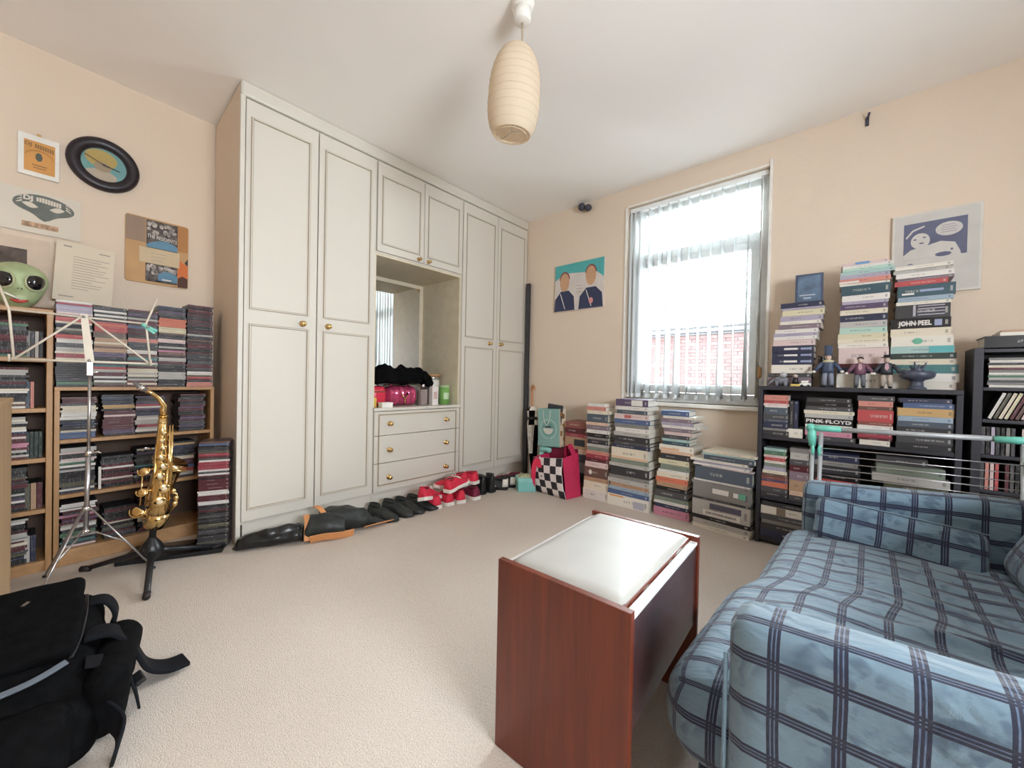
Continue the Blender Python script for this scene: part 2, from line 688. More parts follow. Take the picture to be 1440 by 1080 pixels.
MBLKF = M('black_fabric', (0.0035, 0.0035, 0.004), 0.85, var=(40, 0.5), bump=(160, 0.25, 0.003), spec=0.08)
MBLKL = M('black_leather', (0.012, 0.0125, 0.013), 0.28, var=(20, 0.4), bump=(45, 0.25, 0.004))
MBLKL2 = M('matt_black_leather', (0.016, 0.019, 0.018), 0.5, var=(20, 0.4), bump=(45, 0.35, 0.004))
MTANL = M('tan_lining', (0.62, 0.27, 0.10), 0.6, bump=(60, 0.2, 0.003))
MRED = M('red_canvas', (0.62, 0.02, 0.055), 0.7, bump=(200, 0.2, 0.002))
MMAR = M('maroon_canvas', (0.17, 0.012, 0.035), 0.7, bump=(200, 0.2, 0.002))
MRUB = M('white_rubber', (0.76, 0.72, 0.66), 0.6)
MINS = M('shoe_lining', (0.10, 0.03, 0.035), 0.85)
MDRK = M('dark_lining', (0.008, 0.008, 0.008), 0.9)
MCOVER = m_objcol('book_cover')
MSPINE = m_print('book_spine')
MCDSP = m_print('cd_spine', rough=0.5)
MCASE = M('clear_case', (0.05, 0.04, 0.043), 0.32, var=(30, 0.2))
MPAGES = m_pages()
MCDS = m_attr('cd_mixed')
MPLAID = m_plaid()
MCHECK = m_checker()
MVINYL = M('cream_vinyl', (0.44, 0.43, 0.40), 0.46, var=(9, 0.05), bump=(180, 0.06, 0.002))
MTEAL = M('teal_card', (0.20, 0.50, 0.47), 0.5)
MMIRROR = M('mirror_silver', (0.88, 0.88, 0.86), 0.02, 1.0, var=(3, 0.01))
MBRICKB = M('mortar', (0.05, 0.036, 0.033), 0.9)

# ------------------------------------------------------------------ the room
ZC = 2.57
YB = 3.04


def struct(name, mb, mats, loc=(0, 0, 0), rot=0.0, parent=None, **k):
    o = mb.build(name, mats, parent, loc, rot, **k)
    if parent is None:
        o['kind'] = 'structure'
    return o


struct('floor', MB().box(-3.6, 1.75, -2.25, 3.3, -0.12, 0), MCARPET)
struct('ceiling', MB().box(-3.6, 1.75, -2.25, 3.3, ZC, ZC + 0.12), MCEIL)
struct('wall_left', MB().box(-2.9, 2.9, 0, 0.15, 0, ZC), MW, (LC.x, LC.y, 0), LWROT)
wr_ = MB().box(1.6, 1.75, -2.25, -0.15, 0, ZC).box(1.6, 1.75, 1.05, 3.3, 0, ZC)
wr_.box(1.6, 1.75, -0.15, 1.05, 0, 1.05).box(1.6, 1.75, -0.15, 1.05, 1.75, ZC)  # gap between these boxes is an added opening for fill light
struct('wall_right', wr_, MW)
fill_frame = MB().box(1.64, 1.70, -0.15, -0.11, 1.05, 1.75).box(1.64, 1.70, 1.01, 1.05, 1.05, 1.75).box(1.64, 1.70, -0.11, 1.01, 1.05, 1.09).box(1.64, 1.70, -0.11, 1.01, 1.71, 1.75)
struct('added_fill_window', fill_frame, MPVC)  # added, unseen window frame around the fill-light opening
wb = MB()
WX0, WX1, WZ0, WZ1 = -1.46, -0.46, 0.80, 2.41
wb.box(-3.45, WX0, YB, YB + 0.24, 0, ZC).box(WX1, 1.6, YB, YB + 0.24, 0, ZC)
wb.box(WX0, WX1, YB, YB + 0.24, 0, WZ0).box(WX0, WX1, YB, YB + 0.24, WZ1, ZC)
struct('wall_back', wb, MW)
wf = MB().box(-3.45, 1.6, -2.25, -2.1, 0, ZC)
struct('wall_front', wf, MW)
struct('baseboard_back', MB().box(-2.46, -0.40, YB - 0.016, YB, 0, 0.115).box(-2.46, -0.40, YB - 0.010, YB, 0.115, 0.125), MWHITE, bevel=0.004)

# window in the back wall
win = thing('window_1', None, None, (-0.96, YB + 0.10, 0.80))
win['kind'] = 'structure'
fx, fz = 0.5, 1.61
fr = MB()
fr.box(-fx, -fx + 0.06, 0, 0.07, 0, fz).box(fx - 0.055, fx, 0, 0.07, 0, fz)
fr.box(-fx + 0.06, fx - 0.055, 0, 0.07, 0, 0.075).box(-fx + 0.06, fx - 0.055, 0, 0.07, fz - 0.07, fz)
fr.box(-fx + 0.06, fx - 0.055, 0, 0.07, 1.16, 1.225)
fr.build('window_frame', MPVC, win, bevel=0.006)
sa = MB()
sx0, sx1, sz0, sz1 = -fx + 0.065, fx - 0.06, 0.08, 1.155
sa.box(sx0, sx0 + 0.055, -0.012, 0.05, sz0, sz1).box(sx1 - 0.055, sx1, -0.012, 0.05, sz0, sz1)
sa.box(sx0 + 0.055, sx1 - 0.055, -0.012, 0.05, sz0, sz0 + 0.062).box(sx0 + 0.055, sx1 - 0.055, -0.012, 0.05, sz1 - 0.05, sz1)
sash = sa.build('opening_sash', MPVC, win, bevel=0.006)
MB().box(-0.012, 0.012, -0.02, 0, -0.02, 0.02).box(-0.006, 0.09, -0.032, -0.02, -0.008, 0.008).build('sash_handle', MPVC, sash, (0.0, -0.012, sz0 + 0.03), bevel=0.003)
MB().box(sx0 + 0.05, sx1 - 0.05, 0.02, 0.026, sz0 + 0.055, sz1 - 0.045).build('pane', MGLASS, win)
MB().box(-fx + 0.055, fx - 0.05, 0.03, 0.036, 1.22, fz - 0.065).build('pane', MGLASS, win)
sl = MB().box(WX0 - 0.04, WX1 + 0.03, YB - 0.055, YB, 0.772, 0.80)
sl.box(WX0, WX1, YB, YB + 0.10, 0.772, 0.80)
struct('window_1_sill', sl, MWHITE, bevel=0.005)
tr = MB().box(WX1, WX1 + 0.018, YB - 0.010, YB, 0.80, WZ1 + 0.04).box(WX0 - 0.018, WX0, YB - 0.010, YB, 0.80, WZ1)
tr.box(WX0, WX1, YB - 0.006, YB, WZ1, WZ1 + 0.014)
struct('trim_1', tr, MWHITE, bevel=0.003)

# vertical blind
bl = thing('vertical_blind', 'white vertical blind of twisted fabric slats hanging in front of the window', 'blind', (-0.96, 3.085, 2.405))
MB().box(-0.49, 0.49, -0.022, 0.022, -0.035, 0).build('headrail', MPVC, bl, bevel=0.004)
xs = [-1.440, -1.415, -1.385, -1.345, -1.275, -1.20, -1.125, -1.05, -0.975, -0.90, -0.822, -0.745, -0.665, -0.585, -0.51]
for i, x in enumerate(xs):
    t = i / (len(xs) - 1)
    a0 = R(90) + math.atan(-x / 3.08) - R((75, 60, 48, 42, 32, 29, 26, 21, 17, 13, 10, 18, 9, 8, 7)[i])
    sp = MB()
    vs = []
    for k in range(13):
        z = -0.04 - 1.52 * k / 12
        a = a0 + R(10) * math.sin(i * 1.7) * (k / 12) ** 2 + (R(-16) * (k / 12) ** 4 if i in (7, 11, 13) else 0)
        for w in (-0.0445, -0.015, 0.015, 0.0445):
            bow = 0.004 * (1 - (w / 0.0445) ** 2)
            vs.append((w * math.cos(a) - bow * math.sin(a), w * math.sin(a) * 0.92 + bow * math.cos(a), z))
    fs = []
    for k in range(12):
        for j in range(3):
            fs.append((k * 4 + j, k * 4 + j + 1, (k + 1) * 4 + j + 1, (k + 1) * 4 + j))
    sp.add(vs, fs, 0, True)
    o = sp.build('slat', MSLAT, bl, (x + 0.96, 0, 0), solid=0.0012)
    MB().box(-0.04, 0.04, -0.002, 0.002, -1.575, -1.545).build('bottom_weight', MPVC, o, rot=(0, 0, a0))
    MB().tube([(0, 0, -0.045), (0, 0, -0.02)], 0.004, 6).build('slat_hook', MPVC, o)
MB().tube([(0, 0, 0), (0.004, -0.01, -0.6), (-0.02, -0.01, -0.95), (0.01, -0.012, -1.3)], 0.0025, 6).build('pull_cord', MWHITE, bl, (0.455, -0.02, -0.02))
MB().lathe([(0.004, 0.06), (0.013, 0.05), (0.014, 0.0), (0.008, -0.02)], 10).build('wooden_acorn', MPINEV, bl, (0.468, -0.033, -1.39))

# outside: brick house across the yard
hs = thing('brick_house', 'red brick house with a tiled roof seen outside the window', 'house', (-2.7, 9.0, 0))
MHB = M('far_brick', (0.026, 0.0095, 0.0088), 0.9, var=(3.0, 0.45))
MHB2 = M('far_brick_pale', (0.036, 0.0165, 0.015), 0.9, var=(3.0, 0.3))
MTILE = M('roof_tile', (0.30, 0.27, 0.26), 0.9, var=(6, 0.2))
MSLATEG = M('gutter_grey', (0.010, 0.010, 0.012), 0.5)
MB().box(-5, 5, 0.02, 3.6, -4, 2.10).build('wall_body', MBRICKB, hs)
bm = MB().box(-0.108, 0.108, 0, 0.05, 0, 0.066).mesh('brick')
bm.materials.append(MHB)
bm2 = bm.copy()
bm2.materials.clear()
bm2.materials.append(MHB2)
nb = 0
for row in range(17):
    z = 0.80 + row * 0.076
    for c in range(14):
        x = -1.75 + c * 0.227 + (0.113 if row % 2 else 0)
        o = bpy.data.objects.new('brick', bm if random.random() < 0.7 else bm2)
        COL.objects.link(o)
        o.parent = hs
        o.location = (x, random.uniform(-0.004, 0.004), z)
rest = MB()
for row in range(-20, 17):
    z = 0.80 + row * 0.076
    for c in range(-14, 30):
        if row >= 0 and 0 <= c < 14:
            continue
        x = -1.75 + c * 0.227 + (0.113 if row % 2 else 0)
        if -4.9 < x < 4.9:
            rest.box(x - 0.108, x + 0.108, 0, 0.05, z, z + 0.066)
o = rest.build('outer_bricks', MHB, hs)
o['kind'] = 'stuff'
MB().tube([(-5, -0.12, 2.10), (5, -0.12, 2.10)], 0.055, 8).build('gutter', MSLATEG, hs)
MB().box(-5, 5, -0.06, 0.03, 2.02, 2.16).build('fascia_board', MSLATEG, hs)
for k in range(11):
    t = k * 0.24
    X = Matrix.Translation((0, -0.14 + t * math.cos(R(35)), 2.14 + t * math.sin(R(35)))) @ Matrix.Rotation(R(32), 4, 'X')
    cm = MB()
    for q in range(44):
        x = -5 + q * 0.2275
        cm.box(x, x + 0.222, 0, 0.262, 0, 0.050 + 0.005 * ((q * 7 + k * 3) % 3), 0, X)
    tc_ = cm.build('tile_course', [MTILE, M('tile_gap_shade', (0.010, 0.010, 0.011), 0.9)], hs)  # near-black edge colour paints the shadow lines between tile courses
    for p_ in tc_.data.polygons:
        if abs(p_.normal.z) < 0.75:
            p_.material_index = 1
MB().box(-5, 5, 1.6, 3.6, 2.0, 3.35).build('roof_core', MTILE, hs)
gr = MB().box(-14, 8, 3.6, 12, -4.2, -4.0)
struct('ground', gr, M('yard_paving', (0.55, 0.53, 0.50), 0.9))

# fixings left on the back wall
for (x, z, s, nme, lab) in ((-1.851, 2.512, 1.0, 'curtain_hook', 'dark double-knobbed curtain hook high on the wall left of the window'),
                            (0.012, 2.50, 0.55, 'wall_bracket', 'small dark bracket high on the bare wall right of the window')):
    t = thing(nme, lab, 'hook', (x, YB, z))
    c = M('dark_metal', (0.05, 0.048, 0.075), 0.45)
    if s == 1.0:
        MB().tube([(-0.03, -0.004, 0.012), (-0.028, -0.04, 0.012)], 0.011, 8).build('wall_pin', c, t)
        MB().ball((-0.03, -0.05, 0.012), 0.034, 0, 14, 8).build('knob', c, t)
        MB().tube([(-0.03, -0.05, 0.012), (0.035, -0.05, -0.012)], 0.015, 8).build('neck', c, t)
        MB().ball((0.038, -0.05, -0.014), 0.031, 0, 14, 8).build('knob', c, t)
    else:
        MB().box(-0.008, 0.008, -0.006, 0, -0.03, 0.025).build('plate', c, t, bevel=0.002)
        MB().tube([(0, -0.005, 0.012), (0.004, -0.03, 0.012), (0.008, -0.035, 0.03)], 0.006, 6).build('prong', c, t)

# ------------------------------------------------------------------ pendant lamp
pl = thing('pendant_lamp', 'egg-shaped cream paper lantern pendant hanging from the ceiling', 'lamp', (-1.105, 1.25, ZC))
MB().lathe([(0.0505, 0.0), (0.0505, -0.012), (0.044, -0.025), (0.040, -0.03)], 20).build('ceiling_rose', MWHITE, pl)
MB().lathe([(0.040, -0.028), (0.037, -0.075), (0.030, -0.08), (0.006, -0.083)], 14).build('rose_cover', MWHITE, pl)
MB().tube([(0, 0, -0.08), (0.002, 0, -0.17)], 0.0035, 8).build('flex', M('flex_white', (0.45, 0.36, 0.22), 0.5), pl)
prof = []
NR = 24
for k in range(NR * 2 + 1):
    t = k / (NR * 2)
    z = -0.165 - 0.368 * t
    if t < 0.62:
        r = 0.114 * math.sqrt(max(0, 1 - ((0.62 - t) / 0.62) ** 2.0)) * 0.985 + 0.016 * (1 - t / 0.62)
    else:
        r = 0.065 + (0.115 - 0.065) * math.sqrt(max(0, 1 - ((t - 0.62) / 0.405) ** 2.3))
    if k % 2:
        r -= 0.0005
    prof.append((r, z))
lp = MB().lathe(prof, 36, 0, True, caps=False).build('paper_shade', MPAPER, pl, rot=(R(1.5), R(5.5), 0))
lp.location = (-0.012, 0, 0)
sp = MB()
for k in range(0, NR * 2, 4):
    r, z = prof[k]
    sp.tube([((r + 0.0008) * math.cos(2 * PI * j / 30), (r + 0.0008) * math.sin(2 * PI * j / 30), z) for j in range(30)], 0.0006, 4, closed=True)
sp.build('bamboo_ribs', M('rib_tan', (0.62, 0.49, 0.35), 0.7), lp)
MB().tube([(0.066 * math.cos(2 * PI * j / 30), 0.066 * math.sin(2 * PI * j / 30), -0.533) for j in range(30)], 0.0022, 5, closed=True).build('bottom_ring', M('rib_tan', (0.62, 0.49, 0.35), 0.7), lp)
wi = MB().tube([(-0.065, 0, -0.533), (0, 0, -0.52), (0.065, 0, -0.533)], 0.0014, 5).tube([(0, 0, -0.52), (0, 0, -0.2)], 0.0014, 5)
wi.build('wire_spreader', MSTEEL, lp)
MB().lathe([(0.014, -0.17), (0.016, -0.22), (0.016, -0.25), (0.030, -0.29), (0.026, -0.33), (0.01, -0.345)], 14).build('bulb', M('bulb_white', (0.8, 0.78, 0.72), 0.3), lp)

# ------------------------------------------------------------------ fitted wardrobes along the left wall
WF = -2.543   # door faces
WBK = -3.13


def knob(parent, y, z, small=False):
    """brass rose with a turned knob, sticking out towards +X of the room"""
    k = 0.8 if small else 1.0
    X = Matrix.Translation((0, y, z)) @ Matrix.Rotation(R(90), 4, 'Y')
    mb = MB().lathe([(0.019 * k, 0), (0.019 * k, 0.003), (0.012 * k, 0.006), (0.007 * k, 0.010), (0.007 * k, 0.016), (0.014 * k, 0.022), (0.016 * k, 0.030), (0.012 * k, 0.036), (0.004 * k, 0.038)], 16, 0, True, X)
    return mb.build('knob', MBRASS, parent)


def mould(parent, y0, y1, z0, z1, x=0.0, name='panel_moulding'):
    w = 0.012
    m = MB()
    for (a, b, c, d) in ((y0, y0 + w, z0, z1), (y1 - w, y1, z0, z1), (y0 + w, y1 - w, z0, z0 + w), (y0 + w, y1 - w, z1 - w, z1)):
        m.box(x, x + 0.004, a, b, c, d, 0)
        g = 0.0035
        hor = (b - a) > (d - c)
        if hor:
            m.box(x + 0.004, x + 0.008, a, b, c + g, d - g, 1)
        else:
            m.box(x + 0.004, x + 0.008, a + g, b - g, c, d, 1)
    return m.build(name, [MTAN, MCREAM], parent)


def door(parent, y0, y1, z0, z1, panels, kn):
    g = 0.0025
    d = MB().box(-0.018, 0, y0 + g, y1 - g, z0 + g, z1 - g).build('door', MCREAM, parent, bevel=0.003)
    for (a, b, c, e) in panels:
        mould(d, a, b, c, e)
    knob(d, *kn)
    return d


def unit(name, label, y0, y1, z0, z1, side_mat=None):
    t = thing(name, label, 'wardrobe', (WF, 0, 0))
    c = MB()
    xb = WBK - WF
    c.box(xb, -0.02, y0, y0 + 0.018, z0, z1).box(xb, -0.02, y1 - 0.018, y1, z0, z1)
    c.box(xb, -0.02, y0 + 0.018, y1 - 0.018, z1 - 0.018, z1).box(xb, -0.02, y0 + 0.018, y1 - 0.018, z0, z0 + 0.018)
    c.box(xb, xb + 0.006, y0 + 0.018, y1 - 0.018, z0 + 0.018, z1 - 0.018)
    c.build('carcass', MCREAM, t)
    return t


DZ0, DZ1 = 0.118, 2.482
w1 = unit('double_wardrobe', 'tall cream double wardrobe at the left end, nearest the pine shelves', 0.585, 1.372, 0.10, 2.49)
door(w1, 0.587, 0.977, DZ0, DZ1, [(0.614, 0.930, 1.318, 2.388), (0.614, 0.930, 0.183, 1.238)], (0.893, 1.268))
door(w1, 0.977, 1.368, DZ0, DZ1, [(1.015, 1.331, 1.318, 2.388), (1.015, 1.331, 0.183, 1.238)], (1.046, 1.268))
MB().box(-0.02, 0.001, 0.563, 0.586, 0.0, 2.49).build('edge_strip', MCREAM, w1, bevel=0.002)
MB().box(-0.59, -0.02, 0.563, 0.584, 0, 2.555).build('papered_side_panel', MW, w1)
MB().box(-0.05, -0.022, 0.60, 1.372, 0, 0.10).build('plinth', MCREAM, w1)

w2 = unit('double_wardrobe', 'tall cream double wardrobe at the right end, next to the window wall', 2.168, 3.030, 0.10, 2.49)
door(w2, 2.170, 2.600, DZ0, DZ1, [(2.208, 2.562, 1.318, 2.388), (2.208, 2.562, 0.183, 1.238)], (2.505, 1.283))
door(w2, 2.600, 3.028, DZ0, DZ1, [(2.638, 2.990, 1.318, 2.388), (2.638, 2.990, 0.183, 1.238)], (2.652, 1.286))
MB().box(-0.05, -0.022, 2.168, 3.03, 0, 0.10).build('plinth', MCREAM, w2)

w3 = unit('bridging_cupboard', 'small cream double-door cupboard above the mirror niche', 1.3735, 2.1665, 1.838, 2.49)
tag(w3, cat='cupboard')
door(w3, 1.376, 1.772, 1.846, DZ1, [(1.412, 1.738, 1.90, 2.388)], (1.722, 1.868, True))
door(w3, 1.772, 2.165, 1.846, DZ1, [(1.806, 2.128, 1.90, 2.388)], (1.812, 1.868, True))

cd = thing('drawer_chest', 'cream chest of three drawers with brass knobs below the mirror niche', 'drawers', (WF, 0, 0))
c = MB().box(-0.587, -0.02, 1.3735, 1.39, 0.10, 0.705).box(-0.587, -0.02, 2.15, 2.1665, 0.10, 0.705).box(-0.587, -0.03, 1.39, 2.15, 0.10, 0.118)
c.box(-0.587, -0.58, 1.39, 2.15, 0.118, 0.705)
c.build('carcass', MCREAM, cd)
MB().box(-0.587, 0.004, 1.3735, 2.1665, 0.705, 0.728).build('counter_top', MCREAM, cd, bevel=0.004)
MB().box(-0.05, -0.022, 1.3735, 2.1665, 0, 0.10).build('plinth', MCREAM, cd)
zs = [(0.527, 0.703), (0.327, 0.527), (0.120, 0.327)]
for i, (a, b) in enumerate(zs):
    d = MB().box(-0.018, 0, 1.378, 2.162, a + 0.002, b - 0.002).build('drawer', MCREAM, cd, bevel=0.002)
    w = 0.008
    za, zb = a + (0.045 if i == 2 else 0.002), b - (0.02 if i == 0 else 0.002)
    MB().box(0, 0.005, 1.408, 1.408 + w, za, zb).build('drawer_moulding', MTAN, d)
    MB().box(0, 0.005, 2.118, 2.118 + w, za, zb).build('drawer_moulding', MTAN, d)
    if i == 0:
        MB().box(0, 0.005, 1.408 + w, 2.118, b - 0.028, b - 0.02).build('drawer_moulding', MTAN, d)
    if i == 2:
        MB().box(0, 0.005, 1.408 + w, 2.118, a + 0.045, a + 0.053).build('drawer_moulding', MTAN, d)
    zk = (0.612, 0.42, 0.219)[i]
    knob(d, 1.498, zk)
    knob(d, 2.016, zk)

# niche lining and mirror
nl = MB().box(-3.125, -3.10, 1.3735, 2.1665, 0.728, 1.838)
struct('trim_2', nl, M('niche_cream', (0.74, 0.66, 0.52), 0.6))
nl2 = MB().box(-3.10, -2.565, 2.155, 2.1665, 0.728, 1.838).box(-3.10, -2.565, 1.3735, 1.385, 0.728, 1.838)
nl2.box(-3.10, -2.565, 1.385, 2.155, 1.822, 1.838)
struct('trim_3', nl2, M('niche_side_cream', (0.70, 0.62, 0.46), 0.5))
mi = thing('wall_mirror', 'frameless wall mirror at the back of the wardrobe niche, reflecting the blind', 'mirror', (-3.098, 1.3, 0.95))
MB().box(0, 0.005, 0.09, 0.815, -0.20, 0.838).build('mirror_glass', MMIRROR, mi, bevel=0.002)
for (y, z) in ((0.80, 0.825), (0.80, -0.1), (0.12, 0.825)):
    MB().box(0.004, 0.010, y - 0.014, y + 0.014, z - 0.010, z + 0.012).build('corner_clip', MBRASS, mi, bevel=0.002)
# cornice fascia
fa = MB().box(WF - 0.025, WF + 0.006, 0.563, 3.038, 2.488, ZC - 0.001)
struct('trim_4', fa, MCREAM, bevel=0.012)
# dark pole beside the wardrobe
po = thing('dark_board', 'tall narrow black board wedged between the wardrobe and the window wall', 'board', (-2.50, 3.0, 0))
MB().box(-0.022, 0.022, -0.005, 0.020, 0.002, 1.93).build('plank', MBLACKW, po, bevel=0.003)
MB().box(-0.021, 0.021, -0.007, -0.005, 0.02, 1.90).build('edge_face', M('board_grey', (0.05, 0.048, 0.055), 0.5), po)

# ---- on the counter of the niche
CZ = 0.7285


def blob(name, dims, r, mat, loc, rot=(0, 0, 0), amp=0.02, fr=8, seed=1, parent=None, n=12, puff=0.0, sub=1, flat=True):
    return rbox_obj(name, dims, r, mat, parent, loc, rot, n=n, amp=amp, fr=fr, seed=seed, puff=puff, sub=sub)


MPINK = M('pink_foil', (0.55, 0.06, 0.16), 0.14, 0.35, var=(30, 0.35), bump=(16, 0.5, 0.012), coat=0.6)
hb = thing('shiny_handbag', 'shiny pleated pink handbag on the niche counter under the black bag', 'bag', (-2.74, 1.69, CZ))
def pleat(v):
    w = 0.006 * math.cos(v.y * 120)
    return Vector((v.x + w * (1 if v.x > 0 else -1), v.y, v.z))
rbox_obj('pouch', (0.16, 0.29, 0.155), 0.06, MPINK, hb, (0, 0, 0.080), n=26, amp=0.006, fr=9, seed=3, fn=pleat)
MB().tube([(0.085, -0.03, 0.10), (0.095, 0, 0.055), (0.085, 0.03, 0.10)], 0.006, 8).tube([(0.088, 0.0, 0.05), (0.090, 0.006, 0.02)], 0.006, 6).build('gold_clasp', MBRASS, hb)
MB().tube([(0, -0.10, 0.14), (0.02, -0.05, 0.19), (0.02, 0.05, 0.19), (0, 0.10, 0.14)], 0.007, 8).build('handle', MPINK, hb)
bb = thing('slouchy_bag', 'slouchy black cloth bag dumped on top of things in the niche', 'bag', (-2.76, 1.66, CZ + 0.165))
def crumple(v):
    k = 1 + 0.35 * noise.noise(Vector((v.y * 9, 1.3, v.x * 6)))
    w = Vector((v.x * k, v.y, v.z))
    if v.z > 0:
        w.z += 0.055 * noise.noise(Vector((v.x * 7, v.y * 11, 3.1))) + 0.03 * abs(noise.noise(Vector((v.x * 16, v.y * 21, 8.0))))
    else:
        w.z += 0.015 * noise.noise(Vector((v.x * 9, v.y * 14, 6.0)))
    return w


rbox_obj('cloth_body', (0.24, 0.40, 0.105), 0.04, MBLKF, bb, (0, 0, 0.062), n=26, amp=0.02, fr=12, seed=4, fn=crumple)
rbox_obj('flap', (0.17, 0.18, 0.05), 0.015, MBLKF, bb, (0.045, 0.205, 0.060), (R(-32), R(18), 0.4), n=20, amp=0.012, fr=16, seed=5, fn=crumple)
MB().tube([(0.12, -0.12, 0.08), (0.15, -0.02, 0.03), (0.15, 0.10, 0.025), (0.12, 0.2, 0.08)], 0.008, 8).build('strap', MBLKF, bb)
rp = thing('red_pouch', 'small bright red pouch left of the pink handbag in the niche', 'pouch', (-2.70, 1.47, CZ))
blob('pouch_body', (0.12, 0.13, 0.15), 0.04, M('red_shiny', (0.66, 0.03, 0.07), 0.35), (0, 0, 0.078), amp=0.01, parent=rp)
MB().box(0.0585, 0.064, -0.045, 0.045, 0.11, 0.118).build('zip', MBRASS, rp)
yb = MB().box(-0.03, 0.03, -0.03, 0.03, 0, 0.07).build('yellow_box', M('yellow_card', (0.72, 0.48, 0.08), 0.5), None, (-2.585, 1.42, CZ), bevel=0.003)
tag(yb, 'little yellow box at the left end of the niche counter', 'box')
wb2 = thing('white_box', 'low white soap box at the front left of the niche counter', 'box', (-2.577, 1.44, CZ))
MB().box(-0.03, 0.03, 0.0, 0.085, 0, 0.026).build('tray', MWHITE, wb2, bevel=0.002)
MB().box(-0.032, 0.032, -0.002, 0.087, 0.0262, 0.038).build('lid', MWHITE, wb2, bevel=0.002)
yb.location = (-2.65, 1.405, CZ)
# perfume cartons and jars at the right of the niche
gl = M('clear_glass', (0.75, 0.62, 0.60), 0.08, var=(9, 0.1), trans=0.6)
bt = thing('glass_bottle', 'clear pink-tinted scent bottle between the handbag and the white carton', 'bottle', (-2.66, 1.865, CZ))
MB().box(-0.022, 0.022, -0.032, 0.032, 0, 0.13).build('bottle_body', gl, bt, bevel=0.008)
MB().lathe([(0.013, 0.13), (0.013, 0.145), (0.017, 0.146), (0.017, 0.172), (0.013, 0.175)], 14).build('cap', MCHROME, bt)
ct = thing('white_carton', 'narrow white carton standing beside the green tin in the niche', 'box', (-2.64, 1.96, CZ))
MB().box(-0.025, 0.025, -0.03, 0.03, 0, 0.155).build('carton_body', M('carton', (0.78, 0.72, 0.70), 0.5), ct, bevel=0.002)
MB().box(0.0252, 0.0262, -0.018, 0.018, 0.05, 0.11).build('print_panel', M('carton_print', (0.60, 0.42, 0.38), 0.5), ct)
jr = thing('storage_jar', 'tall white lidded jar at the back right of the niche', 'jar', (-2.80, 2.06, CZ))
MB().lathe([(0.058, 0.0), (0.063, 0.01), (0.063, 0.20), (0.058, 0.212)], 22).build('jar_body', M('jar_white', (0.76, 0.73, 0.68), 0.25), jr)
MB().lathe([(0.060, 0.212), (0.066, 0.214), (0.066, 0.235), (0.060, 0.238)], 22).build('pale_band', MCHROME, jr)
MB().lathe([(0.078, 0.2385), (0.078, 0.255), (0.070, 0.26)], 22).build('brown_lid', MPINE, jr)
gt = thing('green_tin', 'green printed cylinder tin at the right end of the niche counter', 'tin', (-2.66, 2.085, CZ))
MB().lathe([(0.046, 0.0), (0.046, 0.145)], 24).build('tin_body', M('green_print', (0.20, 0.42, 0.11), 0.35), gt)
MB().lathe([(0.0475, 0.1452), (0.0475, 0.160), (0.044, 0.164)], 24).build('tin_lid', M('green_lid', (0.42, 0.55, 0.30), 0.35), gt)
mb = MB()
for k in range(-6, 7):
    a0, a1 = R(-12 + k * 5), R(-12 + (k + 1) * 5)
    mb.add([(0.0466 * math.cos(a), 0.0466 * math.sin(a), z) for a in (a0, a1) for z in (0.045, 0.10)], [(0, 2, 3, 1)])
mb.build('pale_label', M('green_label', (0.50, 0.66, 0.42), 0.4), gt)
bx = MB().box(-0.05, 0.05, -0.05, 0.05, 0, 0.16).build('cosmetics_carton', M('carton_grey', (0.55, 0.50, 0.48), 0.5), None, (-2.88, 1.90, CZ), bevel=0.003)
tag(bx, 'grey carton at the back of the niche behind the scent bottle', 'box')

# ------------------------------------------------------------------ books and CDs
PAL = {
    'navy': '#2d3350', 'blue': '#4a6390', 'pale blue': '#93a9bd', 'white': '#dcd6ce', 'cream': '#dccfb4', 'pale yellow': '#d3c9a0',
    'grey': '#85817d', 'pale grey': '#b5b1aa', 'dark grey': '#4b4a4e', 'black': '#1c181b', 'charcoal': '#37363a', 'slate': '#4e5a68',
    'lilac': '#a99fb4', 'mauve': '#84707c', 'purple': '#5b4668', 'pink': '#cf7f99', 'pale pink': '#d9bdb8', 'salmon': '#d5806f', 'red': '#c03a3c',
    'crimson': '#a32b3f', 'maroon': '#5e1a26', 'brown': '#6d4a3e', 'tan': '#b98f68', 'peach': '#dcb493', 'orange': '#d8683c', 'gold': '#c79c4f',
    'teal': '#3d7f83', 'dark teal': '#325662', 'pale teal': '#9cc0bb', 'green': '#4c7a5c', 'grey-green': '#7c8776', 'mint': '#a9cdbc', 'red-brown': '#8f4a3b',
    'olive': '#5c5844', 'ivory': '#e0d8c8', 'dark green': '#2c3d38',
}
def _soft(c, k=0.22):
    g = 0.3 * c[0] + 0.59 * c[1] + 0.11 * c[2]
    return tuple(x + (g - x) * k for x in c)


PAL = {k: (*_soft(lin(v)), 1.0) for k, v in PAL.items()}


def unit_book(t, sp, inset, name):
    mb = MB()
    mb.box(-0.5, 0.5, 0, 1, 0, t).box(-0.5, 0.5, 0, 1, 1 - t, 1)
    mb.box(-0.5, 0.5, 0, sp, t, 1 - t)
    me = mb.mesh(name)
    me.materials.append(MCOVER)
    me.materials.append(MSPINE)
    uv = me.uv_layers.new(name='UVMap')
    for p in me.polygons:
        front = p.normal.y < -0.9
        if front:
            p.material_index = 1
        for li in p.loop_indices:
            co = me.vertices[me.loops[li].vertex_index].co
            uv.data[li].uv = (co.x + 0.5, co.z) if front else (2, 2)
    i = inset
    pm = MB().box(-0.5 + i, 0.5 - i, sp, 1 - i, t, 1 - t).mesh('pages')
    pm.materials.append(MPAGES)
    return me, pm


